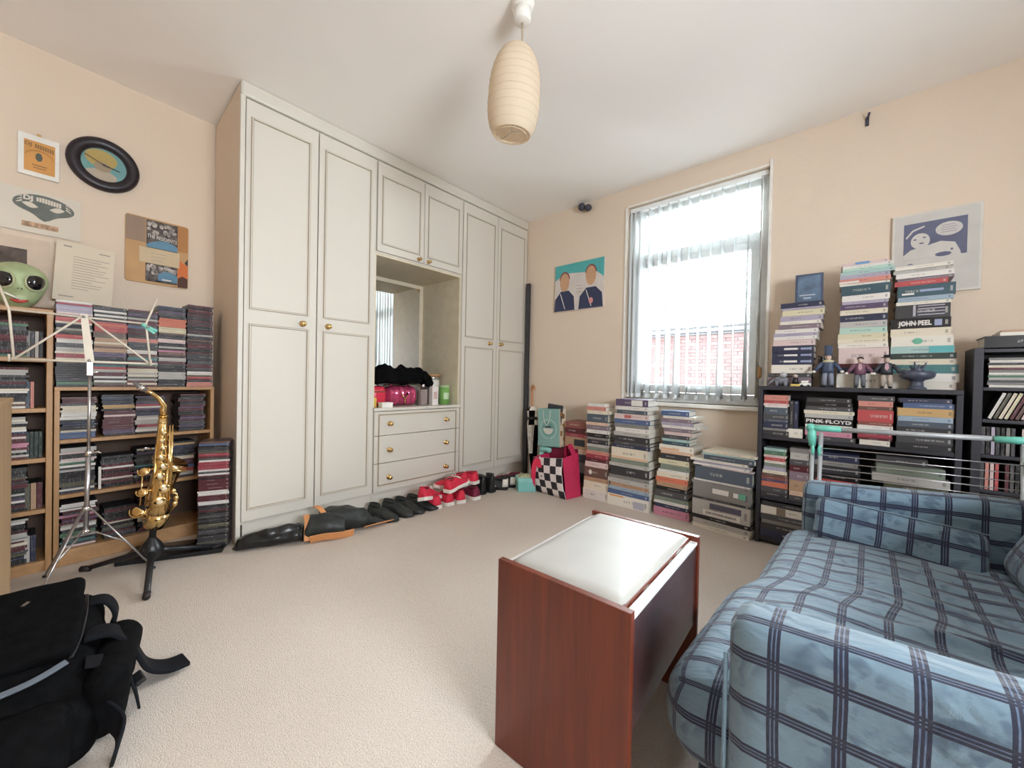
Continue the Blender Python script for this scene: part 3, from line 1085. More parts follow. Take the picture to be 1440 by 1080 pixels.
HARD = unit_book(0.085, 0.03, 0.018, 'hardback_book')
PAPER = unit_book(0.035, 0.012, 0.001, 'paperback_book')
cdm = MB()
cdm.box(-0.5, 0.5, 0.004, 1, 0, 0.30).box(-0.495, 0.5, 0.0, 1, 0.36, 1.0).box(-0.49, 0.49, 0.006, 0.99, 0.30, 0.36)
CDME = cdm.mesh('cd_case')
CDME.materials.append(MCASE)
CDME.materials.append(MCDSP)
uv = CDME.uv_layers.new(name='UVMap')
for p in CDME.polygons:
    front = p.normal.y < -0.9 and p.center.z > 0.5
    if front or (p.normal.y < -0.9 and p.center.z < 0.2):
        p.material_index = 1
    for li in p.loop_indices:
        co = CDME.vertices[CDME.loops[li].vertex_index].co
        uv.data[li].uv = (co.x + 0.5, (co.z - 0.36) / 0.64) if front else (2, 2)


def book(noun, label, color, L, Wd, T, loc, rot=0.0, group=None, hard=True, upright=False, lean=0.0, cat='book'):
    me, pm = HARD if hard else PAPER
    o = bpy.data.objects.new(noun, me)
    COL.objects.link(o)
    o.color = PAL[color]
    o.scale = (L, Wd, T)
    o.location = loc
    o.rotation_euler = (0, R(-90) + lean, rot) if upright else (0, 0, rot)
    tag(o, label, cat, group)
    p = bpy.data.objects.new('pages', pm)
    COL.objects.link(p)
    p.parent = o
    return o


def spine_text(o, body, mat, wfrac=0.8, hfrac=0.55, dx=0.0, dz=0.0, bold=0.0):
    L, Wd, T = o.scale
    t = text(body, T * hfrac, mat, o, (dx, -0.004, 0.5 + dz), (R(90), 0, 0), bold=bold)
    xs = [v.co.x for v in t.data.vertices]
    w = max(xs) - min(xs)
    t.scale = (wfrac / w, 1 / T, 1 / Wd)
    return t


def label_panel(o, mat, x0, x1, z0, z1, name='spine_label'):
    return MB().box(x0, x1, -0.006, -0.0005, z0, z1).build(name, mat, o)


def stack(desc, group, cx, yf, z0, ztop, items, rot=0.0, noun='book', wr=0.70, maxd=0.26, jit=0.004):
    """items from the top down: (relative thickness, colour, length, sideways shift[, 'p' paperback])"""
    tot = sum(i[0] for i in items)
    k = (ztop - z0) / tot
    z = z0
    out = []
    n = len(items)
    cr, sr = math.cos(rot), math.sin(rot)
    for idx in range(n - 1, -1, -1):
        it = items[idx]
        T = it[0] * k
        L = it[2]
        pb = len(it) > 3 + 1 and it[4] == 'p'
        nn = noun if noun != 'book' else ('paperback_book' if pb else 'hardback_book')
        Wd = min(maxd, L * wr)
        dx, dy = it[3], random.uniform(-jit, jit)
        loc = (cx + dx * cr - dy * sr, yf + dx * sr + dy * cr, z)
        lab = f"{it[1]} {nn.replace('_book', '').replace('_', ' ')}, {where(idx, n)} in {desc}"
        o = book(nn, lab, it[1], L, Wd, T - 0.0004, loc, rot + random.uniform(-0.03, 0.03), group, not pb)
        z += T
        out.append(o)
    out.reverse()
    return out


INKW = M('ink_white', (0.75, 0.72, 0.68), 0.5)
INKB = M('ink_black', (0.02, 0.02, 0.024), 0.5)
LABW = M('label_white', (0.74, 0.71, 0.66), 0.6)
LABP = M('label_print', (0.42, 0.40, 0.46), 0.6)

# floor stacks along the window wall
s3 = stack('the tall floor stack just left of the sill', 'books in the tall stack left of the sill', -1.262, 2.735, 0.001, 0.822, [
    (10, 'purple', .25, .01), (5.5, 'white', .26, .01, 'p'), (5.5, 'slate', .24, .015), (7.5, 'pale pink', .27, .012, 'p'), (7, 'blue', .28, .015), (5.5, 'grey', .27, .012, 'p'),
    (6, 'white', .265, .02, 'p'), (6, 'pale grey', .28, .012, 'p'), (8.5, 'charcoal', .29, .01), (4, 'dark grey', .28, .02), (5, 'navy', .30, .012), (16, 'cream', .285, .0),
    (6.5, 'grey-green', .30, .004, 'p'), (5, 'pale grey', .315, -.004, 'p'), (13, 'charcoal', .30, .006), (5, 'grey', .32, 0, 'p'), (6, 'pale grey', .33, -.003, 'p'), (6, 'tan', .31, .006, 'p'),
    (5, 'pale blue', .325, 0, 'p'), (6.5, 'blue', .325, .0, 'p'), (17, 'ivory', .325, -.004)], rot=-0.01, wr=0.72, maxd=0.245)
label_panel(s3[0], LABW, 0.0, 0.34, 0.1, 0.9)
label_panel(s3[3], M('label_red', (0.45, 0.12, 0.11), 0.6), -0.2, 0.0, 0.2, 0.8)
label_panel(s3[11], M('label_peach', (0.72, 0.42, 0.26), 0.6), -0.49, 0.49, 0.05, 0.2)
label_panel(s3[20], LABP, 0.14, 0.40, 0.1, 0.7)
label_panel(s3[20], M('label_orange', (0.70, 0.30, 0.08), 0.6), -0.45, -0.1, 0.80, 0.92)
s2 = stack('the floor stack beside the checked bag', 'books in the stack beside the checked bag', -1.535, 2.750, 0.001, 0.772, [
    (4, 'white', .15, -.02, 'p'), (6, 'salmon', .17, -.02), (5, 'cream', .2, 0, 'p'), (12, 'slate', .185, -.01), (4, 'peach', .19, -.01, 'p'), (7, 'mauve', .195, 0), (5, 'white', .2, 0, 'p'),
    (6, 'black', .19, 0), (3, 'grey', .19, .0, 'p'), (7, 'charcoal', .185, 0), (4, 'pale grey', .19, 0, 'p'), (6, 'grey-green', .18, 0), (5, 'salmon', .2, 0, 'p'), (6, 'crimson', .2, -.003),
    (5, 'maroon', .2, 0), (8, 'pale pink', .2, -.005), (15, 'brown', .20, -.006), (6, 'tan', .22, -.005, 'p'), (11, 'cream', .215, -.008), (15, 'ivory', .22, -.01)], rot=0.02, wr=0.9, maxd=0.2)
go = MB().lathe([(0.5, 0), (0.5, 1)], 14).build('pale_seal', LABW, s2[16], (-0.25, -0.0005, 0.5), (R(90), 0, 0))
go.scale = (0.13, 0.5, 0.006)
for k in range(4):
    label_panel(s2[19], LABP, -0.42, 0.42, 0.16 + k * 0.2, 0.20 + k * 0.2, 'printed_line')
s4 = stack('the floor stack right under the sill', 'books in the stack under the sill', -0.945, 2.765, 0.001, 0.755, [
    (8, 'blue', .19, .0), (4, 'ivory', .22, .03, 'p'), (6, 'mauve', .2, .01), (5, 'lilac', .22, .02, 'p'), (4, 'white', .25, .04, 'p'), (6, 'mauve', .19, .02), (5, 'pale pink', .2, .03, 'p'),
    (6, 'dark grey', .18, .012), (4, 'pale teal', .19, .01, 'p'), (6, 'dark teal', .18, .012), (9, 'ivory', .235, .015), (5, 'peach', .22, .02, 'p'), (9, 'charcoal', .20, .01), (8, 'pale yellow', .21, 0),
    (9, 'grey-green', .20, .01), (4, 'white', .21, 0, 'p'), (8, 'cream', .22, -.005), (8, 'orange', .22, -.01), (7, 'tan', .21, -.01), (6, 'black', .22, -.005), (11, 'dark grey', .22, -.01),
    (6, 'grey-green', .235, -.01, 'p'), (5, 'white', .24, -.012, 'p'), (6, 'navy', .235, -.005), (14, 'pink', .245, -.01)], rot=-0.01, wr=0.9, maxd=0.21)
for k in (10, 11):
    label_panel(s4[k], M('label_peach', (0.72, 0.42, 0.26), 0.6), -0.46, 0.1, 0.1, 0.45)
s5 = stack('the binder pile against the black bookcase', 'binders and magazines piled against the bookcase', -0.632, 2.715, 0.001, 0.515, [
    (4, 'cream', .31, .04, 'p'), (3, 'pale teal', .30, .03, 'p'), (8, 'slate', .29, .04, 'p'), (4, 'ivory', .34, -.02, 'p'), (3.5, 'lilac', .33, .0, 'p'), (3.5, 'white', .33, -.005, 'p'), (2, 'pale pink', .30, .03, 'p'),
    (22, 'slate', .335, .01), (3, 'white', .33, .0, 'p'), (5, 'grey', .345, -.005), (23, 'grey', .34, .0), (4, 'charcoal', .35, 0), (27, 'pale grey', .34, 0), (7, 'black', .35, .0), (9, 'pale grey', .34, .005, 'p'), (7, 'ivory', .335, 0, 'p')],
    rot=-0.075, wr=0.8, maxd=0.24, noun='book')
for idx, nn in ((7, 'ring_binder'), (9, 'folder'), (10, 'box_file'), (12, 'box_file'), (3, 'paper_sheaf'), (5, 'paper_sheaf'), (4, 'magazine'), (2, 'magazine'), (1, 'magazine'), (14, 'magazine')):
    o = s5[idx]
    o.name = nn
    o['label'] = o['label'].replace('hardback', nn.replace('_', ' ')).replace('paperback', nn.replace('_', ' '))
    o['category'] = {'ring_binder': 'binder', 'box_file': 'binder', 'folder': 'folder', 'paper_sheaf': 'papers', 'magazine': 'magazine'}[nn]
o = s5[12]
label_panel(o, LABW, -0.30, 0.34, 0.06, 0.40)
go = spine_text(o, 'JOHN COLTRANE HANDBOOK', M('ink_grey', (0.16, 0.15, 0.15), 0.6), 0.54, 0.2, 0.02, -0.27, 0.0006)
go.location.y = -0.010
label_panel(o, M('label_slate', (0.10, 0.10, 0.14), 0.6), -0.18, 0.36, 0.50, 0.86)
label_panel(o, M('label_greyish', (0.46, 0.45, 0.42), 0.6), -0.42, -0.22, 0.55, 0.85)
o = s5[10]
label_panel(o, LABW, -0.14, 0.14, 0.42, 0.78)
label_panel(o, LABW, 0.22, 0.30, 0.42, 0.74)
label_panel(o, M('label_green', (0.14, 0.42, 0.29), 0.6), 0.31, 0.42, 0.38, 0.78)
s1 = stack('the low reddish stack behind the checked bag', 'books in the stack behind the checked bag', -1.765, 2.80, 0.001, 0.605, [
    (8, 'red-brown', .22, .0), (7, 'maroon', .22, -.005), (4, 'crimson', .21, 0, 'p'), (15, 'tan', .235, .0), (6, 'peach', .22, .01, 'p'), (10, 'dark grey', .24, .012), (13, 'grey', .24, .015), (12, 'charcoal', .23, .0), (14, 'brown', .24, .0)], wr=0.9, maxd=0.2)
label_panel(s1[3], M('label_dark', (0.03, 0.035, 0.04), 0.5), -0.1, 0.35, 0.25, 0.8)

# black bookcase in the corner by the window
BX0, BX1, BY0, BY1 = -0.441, 0.372, 2.728, 3.025
bc = thing('black_bookcase', 'low black bookcase of three shelves standing right of the window', 'bookcase', (0, 0, 0))
for (x, nme) in ((BX0, 'left_side'), (BX1 - 0.022, 'right_side')):
    MB().box(x, x + 0.022, BY0, BY1, 0.001, 0.922).build('side_panel', MBLACKW, bc, bevel=0.002)
for (z0, z1, nme) in ((0.922, 0.945, 'top_board'), (0.628, 0.648, 'shelf'), (0.268, 0.288, 'shelf'), (0.022, 0.042, 'base_board')):
    MB().box(BX0 + (0 if nme == 'top_board' else 0.022), BX1 - (0 if nme == 'top_board' else 0.022), BY0 - (0.004 if nme == 'top_board' else -0.004), BY1, z0, z1).build(nme, MBLACKW, bc, bevel=0.002)
MB().box(BX0 + 0.022, BX1 - 0.022, BY1 - 0.006, BY1, 0.042, 0.922).build('back_panel', MBLACKW, bc)
MB().box(BX0 + 0.022, BX1 - 0.022, BY0 + 0.03, BY0 + 0.045, 0.001, 0.022).build('plinth', MBLACKW, bc)

# on top of it
b1 = stack('the bookcase-top stack nearest the window', 'books on the bookcase nearest the window', -0.272, 2.795, 0.9455, 1.440, [
    (8, 'navy', .20, .022), (3, 'lilac', .2, .026, 'p'), (9, 'pale yellow', .195, .03), (8, 'lilac', .2, .022), (5, 'ivory', .19, .018, 'p'), (7, 'mauve', .2, .014, 'p'), (6, 'white', .205, 0), (5, 'lilac', .21, -.005, 'p'), (5, 'white', .205, -.005, 'p'),
    (9, 'pale pink', .2, -.01), (10, 'navy', .2, -.015), (9, 'navy', .2, -.015), (10, 'navy', .2, -.015), (13, 'ivory', .195, -.018), (6, 'dark grey', .21, -.028), (14, 'mauve', .215, -.03)], wr=0.8, maxd=0.2)
for k in (10, 11, 12):
    label_panel(s_ := b1[k], INKW, -0.2, 0.12, 0.35, 0.65, 'spine_title')
    label_panel(s_, M('ink_blue', (0.30, 0.34, 0.5), 0.5), 0.2, 0.44, 0.35, 0.65, 'spine_title')
b2 = stack('the middle stack on top of the black bookcase', 'books in the middle bookcase-top stack', 0.018, 2.81, 0.9455, 1.632, [
    (4, 'pale pink', .19, .0, 'p'), (4, 'white', .2, .01, 'p'), (4, 'mint', .2, .01, 'p'), (5, 'pale teal', .215, .01, 'p'), (5, 'lilac', .20, .0, 'p'), (6, 'salmon', .205, .0, 'p'), (3, 'ivory', .2, 0, 'p'), (13, 'dark teal', .195, .005), (8, 'white', .19, .006), (4, 'lilac', .185, .005, 'p'),
    (7, 'purple', .19, .0), (7, 'cream', .19, .0, 'p'), (9, 'navy', .19, .0), (8, 'pale grey', .19, .0, 'p'), (8, 'mint', .19, 0, 'p'), (7, 'pale yellow', .2, -.002, 'p'), (6, 'cream', .2, -.002, 'p'), (6, 'ivory', .2, 0, 'p'), (21, 'pale pink', .2, .004), (5, 'maroon', .195, .005), (8, 'navy', .2, .0),
    (19, 'ivory', .215, .005)], wr=0.85, maxd=0.19)
label_panel(b2[0], M('label_blue', (0.16, 0.30, 0.52), 0.6), -0.2, 0.1, 0.1, 0.9)
label_panel(b2[5], LABW, -0.5, -0.1, 0.1, 0.5)
b3 = stack('the bookcase-top stack under the framed print', 'books in the stack under the framed print', 0.235, 2.81, 0.9455, 1.572, [
    (5, 'ivory', .20, .0, 'p'), (5, 'pale grey', .2, -.005, 'p'), (7, 'white', .2, .005, 'p'), (4, 'mauve', .195, .008, 'p'), (7, 'red', .185, -.006, 'p'), (16, 'dark teal', .20, .012), (6, 'pale blue', .19, .01, 'p'), (5, 'ivory', .19, .004, 'p'), (19, 'charcoal', .19, .002),
    (14, 'black', .21, -.005), (11, 'cream', .21, -.004), (14, 'ivory', .215, .002), (10, 'pale teal', .22, .003), (8, 'dark green', .225, .008, 'p'), (8, 'cream', .235, .004, 'p'), (12, 'teal', .245, .006), (12, 'white', .265, .0), (10, 'ivory', .235, .005)], wr=0.8, maxd=0.19)
spine_text(b3[9], 'JOHN PEEL', INKW, 0.56, 0.66, -0.08, 0, 0.0012)
label_panel(b3[9], M('ink_blue', (0.30, 0.34, 0.5), 0.5), 0.24, 0.36, 0.2, 0.8, 'portrait_patch')
go = MB().lathe([(0.5, 0), (0.5, 1)], 18).build('green_oval', M('label_green', (0.14, 0.42, 0.29), 0.6), b3[11], (-0.06, -0.0005, 0.5), (R(90), 0, 0))
go.scale = (0.17, 0.62, 0.006)
label_panel(b3[12], M('label_teal', (0.11, 0.40, 0.42), 0.6), 0.12, 0.49, 0.05, 0.95)
label_panel(b3[8], LABP, -0.17, -0.12, 0.15, 0.95, 'pale_band')
for z in (0.2, 0.42, 0.64, 0.84):
    label_panel(b3[8], LABP, -0.08, 0.4, z, z + 0.07, 'printed_line')
label_panel(b3[5], INKW, -0.42, -0.2, 0.2, 0.35, 'printed_line')
label_panel(b3[5], M('ink_blue', (0.30, 0.34, 0.5), 0.5), -0.1, 0.3, 0.4, 0.6, 'printed_line')
for i, (x, h, cc, th) in enumerate(((-0.150, 0.178, 'black', .012), (-0.134, 0.172, 'slate', .010), (-0.121, 0.170, 'charcoal', .010), (-0.108, 0.165, 'pale blue', .008))):
    book('paperback_book', f"{cc} upright paperback standing beside the bookcase-top stack nearest the window", cc, h, 0.15, th, (x, 2.80 + i * 0.002, 0.9455 + h / 2), 0, 'upright books on the bookcase', False, True, R(-4))
fp = thing('framed_card', 'small dark blue framed card propped upright on the stack nearest the window', 'frame', (-0.222, 2.86, 1.441))
fp.rotation_euler = (R(-6), 0, R(4))
MB().box(-0.066, 0.066, 0, 0.012, 0, 0.178).build('frame_body', M('navy_frame', (0.055, 0.075, 0.13), 0.4), fp, bevel=0.002)
MB().box(-0.054, 0.054, -0.0012, 0, 0.012, 0.166).build('picture', M('blue_picture', (0.10, 0.155, 0.235), 0.35, var=(16, 0.5)), fp)
MB().box(-0.045, 0.030, -0.002, -0.0012, 0.045, 0.052).box(-0.025, 0.010, -0.002, -0.0012, 0.026, 0.035).build('title_lines', M('ink_pale', (0.42, 0.47, 0.55), 0.5), fp)

# inside the bookcase
def col(desc, cx, z0, ztop, items, wr=0.9, yf=2.742):
    return stack(desc, 'books lying in the black bookcase', cx, yf, z0 + 0.0005, ztop, items, wr=wr, maxd=0.24, jit=0.003)


u = 'on the upper black shelf'
col('the leftmost pile ' + u, -0.353, 0.648, 0.892, [(12, 'salmon', .12, 0), (6, 'red', .12, 0, 'p'), (6, 'pale pink', .125, 0, 'p'), (3, 'white', .11, 0, 'p'), (14, 'slate', .12, 0), (12, 'dark grey', .125, 0), (5, 'slate', .12, 0, 'p'), (14, 'navy', .125, 0), (5, 'grey', .125, 0, 'p'), (12, 'charcoal', .13, 0)])
for i, (x, cc) in enumerate(((-0.268, 'charcoal'), (-0.247, 'navy'))):
    book('hardback_book', f"{cc} book upright between the left piles, upper black shelf", cc, 0.16, 0.15, 0.019, (x, 2.744, 0.782), 0, 'upright books in the black bookcase', True, True)
book('paperback_book', 'ivory book lying under the two upright books on the upper black shelf', 'ivory', 0.075, 0.2, 0.052, (-0.262, 2.744, 0.6487), 0, None, False)
pf = col('the pile behind rack corner ' + u, -0.113, 0.648, 0.886, [(9, 'charcoal', .19, 0), (8, 'black', .20, .0), (8, 'dark grey', .2, 0, 'p'), (7, 'cream', .215, 0), (8, 'pale grey', .205, 0, 'p'), (13, 'black', .205, 0), (5, 'ivory', .2, 0, 'p'), (8, 'grey', .2, 0), (9, 'pink', .2, .0, 'p'), (9, 'dark grey', .21, .01)])
spine_text(pf[5], 'PINK FLOYD', INKW, 0.94, 0.74, 0, 0, 0.0006)
col('the red pile ' + u, 0.075, 0.648, 0.905, [(9, 'dark grey', .14, 0), (9, 'salmon', .13, 0), (6, 'brown', .13, 0, 'p'), (20, 'red', .135, 0), (6, 'red-brown', .13, 0, 'p'), (8, 'white', .135, 0, 'p'), (13, 'crimson', .13, 0), (4, 'maroon', .13, 0, 'p'), (9, 'ivory', .115, 0, 'p')])
col('the right-end pile ' + u, 0.251, 0.648, 0.900, [(8, 'navy', .175, .0), (9, 'blue', .17, .01), (14, 'gold', .19, 0), (9, 'pale blue', .185, 0, 'p'), (10, 'slate', .19, 0), (10, 'charcoal', .19, 0), (4, 'ivory', .185, 0, 'p'), (14, 'dark grey', .19, 0), (10, 'charcoal', .195, 0)])
m_ = 'on the middle black shelf'
col('the leftmost pile ' + m_, -0.352, 0.288, 0.575, [(5, 'pale teal', .11, 0, 'p'), (8, 'green', .105, 0), (5, 'pale pink', .11, 0, 'p'), (6, 'red', .10, 0), (5, 'ivory', .105, 0, 'p'), (7, 'grey-green', .105, 0), (7, 'lilac', .11, 0), (6, 'cream', .12, 0, 'p'), (6, 'brown', .13, 0), (5, 'red-brown', .13, 0, 'p'), (5, 'purple', .13, 0, 'p'), (10, 'orange', .13, 0), (10, 'dark grey', .135, 0), (8, 'charcoal', .135, 0)])
col('the second pile ' + m_, -0.235, 0.288, 0.590, [(6, 'grey', .09, 0), (10, 'pale grey', .085, 0), (8, 'dark grey', .09, 0, 'p'), (9, 'maroon', .09, 0), (12, 'mauve', .09, 0), (16, 'tan', .09, 0), (6, 'peach', .085, 0, 'p'), (7, 'dark grey', .09, 0)])
col('the pile behind the wires ' + m_, -0.075, 0.288, 0.585, [(10, 'navy', .19, 0), (6, 'grey', .18, 0, 'p'), (9, 'charcoal', .2, 0), (8, 'black', .2, 0), (5, 'red', .17, 0, 'p'), (8, 'pale grey', .19, 0), (7, 'grey', .2, 0, 'p'), (6, 'tan', .2, .0, 'p'), (8, 'dark grey', .2, 0)])
col('the right-end pile ' + m_, 0.205, 0.288, 0.600, [(8, 'dark grey', .18, -.03), (10, 'grey-green', .24, .0), (8, 'pale grey', .27, .0), (9, 'olive', .22, .02), (6, 'charcoal', .26, 0), (7, 'pale grey', .25, 0, 'p'), (7, 'brown', .25, 0), (8, 'charcoal', .28, 0)])
lo = col('the left pile on the bottom black shelf', -0.285, 0.042, 0.255, [(7, 'charcoal', .25, 0), (12, 'ivory', .26, 0), (9, 'dark grey', .26, 0), (5, 'grey', .25, 0, 'p'), (9, 'charcoal', .265, 0), (12, 'navy', .265, 0)])
label_panel(lo[1], M('picture_patch', (0.22, 0.17, 0.12), 0.6, var=(40, 0.6)), -0.2, -0.03, 0.05, 0.95, 'cover_picture')
col('the right pile on the bottom black shelf', 0.05, 0.042, 0.24, [(9, 'dark grey', .28, 0), (8, 'slate', .27, 0), (10, 'charcoal', .28, 0), (9, 'navy', .28, 0)])

# ---- CDs
DARKS = ['black'] * 5 + ['charcoal'] * 3 + ['maroon'] * 5 + ['dark grey'] * 3 + ['olive', 'brown', 'purple', 'navy']
LIGHTS = ['white'] * 5 + ['cream'] * 3 + ['pale grey'] * 3 + ['pale pink']
VIVID = ['red', 'orange', 'crimson', 'teal', 'blue', 'gold', 'green', 'pink']
STUFF = []   # (matrix, colour) of the CDs past the three hundred that show largest


def cd_color(pl, pv=0.06):
    r = random.random()
    if r < pl:
        return random.choice(LIGHTS)
    if r < pl + pv:
        return random.choice(VIVID)
    return random.choice(DARKS)


def cd(loc, rot, color, T, label=None, group=None, L=0.1235, Dp=0.140):
    sc = (L, Dp, T)
    mat = Matrix.Translation(loc) @ Euler(rot).to_matrix().to_4x4() @ Matrix.Diagonal((*sc, 1))
    if label is None:
        STUFF.append((mat, color))
        return None
    o = bpy.data.objects.new('cd_case', CDME)
    COL.objects.link(o)
    o.location = loc
    o.rotation_euler = rot
    o.scale = sc
    o.color = PAL[color]
    return tag(o, label, 'CD', group)


def cd_pile(pos, rz, z0, ztop, pl, desc=None, group=None, fixed=None, jit=0.006, L=0.119, pv=0.06):
    """pos(dx, dy, z) -> world; a pile of CD cases lying flat with their spines to the front"""
    z = z0
    its = []
    while z < ztop - 0.009:
        T = random.choice([0.0104] * 6 + [0.0104, 0.0205, 0.0125, 0.0145])
        if z + T > ztop + 0.002:
            T = 0.0104
        c = cd_color(pl, pv)
        if fixed:
            t = (z - z0) / (ztop - z0)
            for (a, b, cc) in fixed:
                if a <= t < b:
                    c = cc if isinstance(cc, str) else random.choice(cc)
        its.append((z, T, c))
        z += T
    n = len(its)
    for i, (z, T, c) in enumerate(its):
        lab = None
        if desc:
            lab = f"{c} spined CD case, {where(n - 1 - i, n)} in {desc}"
        cd(pos(random.uniform(-jit, jit) * 0.5, random.uniform(0, jit), z + 0.0003), (0, 0, rz + random.uniform(-0.02, 0.02)), c, T - 0.0006, lab, group, L=L)


def lwpos(s, d):
    return lambda dx, dy, z: lw(s - dx, d - dy, z)


# low pine unit
LS0, LS1, LD = 0.055, 0.676, 0.265
lu = thing('low_pine_shelf', 'low pine shelf unit full of CDs, standing left of the wardrobe', 'shelf', lw(0, 0, 0), LWROT)


def lbox(mb, s0, s1, d0, d1, z0, z1):
    """box in the wall frame of a thing placed at lw(0,0,0): local x = -s, local y = -d"""
    return mb.box(-s1, -s0, -d1, -d0, z0, z1)


lbox(MB(), LS1 - 0.018, LS1, 0.004, LD, 0.001, 0.854).build('side_panel', MPINEV, lu, bevel=0.002)
lbox(MB(), LS0, LS0 + 0.018, 0.004, LD, 0.001, 0.854).build('side_panel', MPINEV, lu, bevel=0.002)
lbox(MB(), LS0, LS1, 0.004, LD + 0.002, 0.854, 0.872).build('top_board', MPINE, lu, bevel=0.002)
for z in (0.597, 0.329):
    lbox(MB(), LS0 + 0.018, LS1 - 0.018, 0.01, LD - 0.004, z, z + 0.018).build('shelf', MPINE, lu, bevel=0.002)
lbox(MB(), LS0 + 0.018, LS1 - 0.018, 0.01, LD - 0.002, 0.058, 0.076).build('base_board', MPINE, lu, bevel=0.002)
lbox(MB(), LS0 + 0.018, LS1 - 0.018, LD - 0.03, LD - 0.006, 0.001, 0.058).build('kick_board', MPINE, lu, bevel=0.002)
lbox(MB(), LS0 + 0.018, LS1 - 0.018, 0.004, 0.010, 0.076, 0.854).build('back_panel', M('dark_back', (0.10, 0.055, 0.035), 0.7), lu)

nth = ['leftmost', 'second', 'third', 'fourth', 'rightmost']
tops = [(0.613, 1.298, 0.48, [(0.05, 0.30, 'charcoal'), (0.02, 0.05, 'green'), (0.74, 0.78, 'red'), (0.80, 0.96, ['white', 'lilac', 'crimson', 'pale pink'])]),
        (0.490, 1.285, 0.42, [(0.34, 0.42, 'purple'), (0.66, 0.74, 'red'), (0.42, 0.66, ['tan', 'cream', 'brown', 'olive'])]),
        (0.368, 1.290, 0.22, [(0.56, 0.62, 'salmon'), (0.0, 0.24, ['pale grey', 'olive', 'maroon', 'cream'])]),
        (0.248, 1.330, 0.08, [(0.66, 0.72, ['pale yellow', 'cream']), (0.72, 0.82, 'orange'), (0.08, 0.14, 'pale grey')]),
        (0.124, 1.350, 0.05, [(0.0, 0.04, 'salmon'), (0.14, 0.17, 'white')])]
for i, (s, zt, pl_, fx_) in enumerate(tops):
    cd_pile(lwpos(s, LD - 0.006), LWROT, 0.8725, zt, pl_, f"the {nth[i]} stack on the low pine unit", f"CDs in the {nth[i]} stack on the low pine unit", fx_, L=0.1185)
# first row inside
for i, (s, zt, pl_, fx_) in enumerate(((0.595, 0.828, 0.3, [(0.6, 0.72, 'cream'), (0.0, 0.1, 'blue')]), (0.455, 0.835, 0.18, [(0.6, 0.7, 'gold'), (0.8, 1.0, ['navy', 'slate', 'charcoal'])]), (0.330, 0.825, 0.25, None), (0.150, 0.836, 0.08, None))):
    dsc = ('at the left', 'second from left', 'behind the sax', 'at the right')[i]
    cd_pile(lwpos(s, LD - 0.03), LWROT, 0.6155, zt, pl_, f"the pine unit's top compartment, {dsc}", "CDs in the top compartment of the low pine unit", fx_, L=0.1185, jit=0.012)
# rows below: the mass
for (z0, zt, ss) in ((0.3475, 0.575, (0.595, 0.455, 0.330, 0.20)), (0.0765, 0.30, (0.590, 0.45, 0.315))):
    for k, s in enumerate(ss):
        cd_pile(lwpos(s, LD - 0.03), LWROT, z0, zt - 0.02 * ((k * 3) % 4), (0.35, 0.12, 0.15, 0.06)[k], L=0.119, jit=0.014)
cd(lw(0.517, LD - 0.03, 0.40), (0, R(-90), LWROT), 'white', 0.0104)

# tall pine bookcase at the far left
tu = thing('tall_pine_bookcase', 'taller pine bookcase of CDs at the far left, under the alien head', 'bookcase', lw(0, 0, 0), LWROT)
TS0, TS1 = 0.680, 1.28
for s in (TS0, TS1 - 0.02):
    lbox(MB(), s, s + 0.02, 0.004, LD, 0.001, 1.215).build('side_panel', MPINEV, tu, bevel=0.002)
lbox(MB(), TS0, TS1, 0.004, LD + 0.002, 1.2155, 1.236).build('top_board', MPINE, tu, bevel=0.002)
tz = [0.988, 0.752, 0.517, 0.276, 0.03]
for z in tz:
    lbox(MB(), TS0 + 0.02, TS1 - 0.02, 0.01, LD - 0.003, z, z + 0.02).build('shelf' if z > 0.1 else 'base_board', MPINE, tu, bevel=0.002)
lbox(MB(), TS0 + 0.02, TS1 - 0.02, LD - 0.03, LD - 0.006, 0.001, 0.03).build('kick_board', MPINE, tu)
lbox(MB(), TS0 + 0.02, TS1 - 0.02, 0.004, 0.010, 0.05, 1.2155).build('back_panel', M('dark_back', (0.10, 0.055, 0.035), 0.7), tu)
for k, z in enumerate(tz):
    zt = [1.18, 0.965, 0.735, 0.50, 0.262][k]
    for s in (0.815, 0.945, 1.075, 1.20):
        cd_pile(lwpos(s, LD - 0.02), LWROT, z + 0.0205, zt, 0.33 if k < 3 else 0.2, L=0.1195, fixed=[(0.25, 0.36, 'pink')] if k == 2 else None, jit=0.012)
    for j in range((4, 2, 4, 3, 2)[k]):
        T = 0.0106 if k not in (3, 4) else 0.016
        cd(lw(0.748 - j * 0.0125 if k not in (3, 4) else 0.745 - j * 0.018, LD - 0.03, z + 0.0205 + 0.062), (0, R(-90), LWROT), (['grey', 'dark grey', 'pale grey', 'charcoal'], ['slate', 'salmon'], ['dark green'] * 4, ['olive', 'tan', 'maroon'], ['pale grey', 'navy'])[k][j], T)

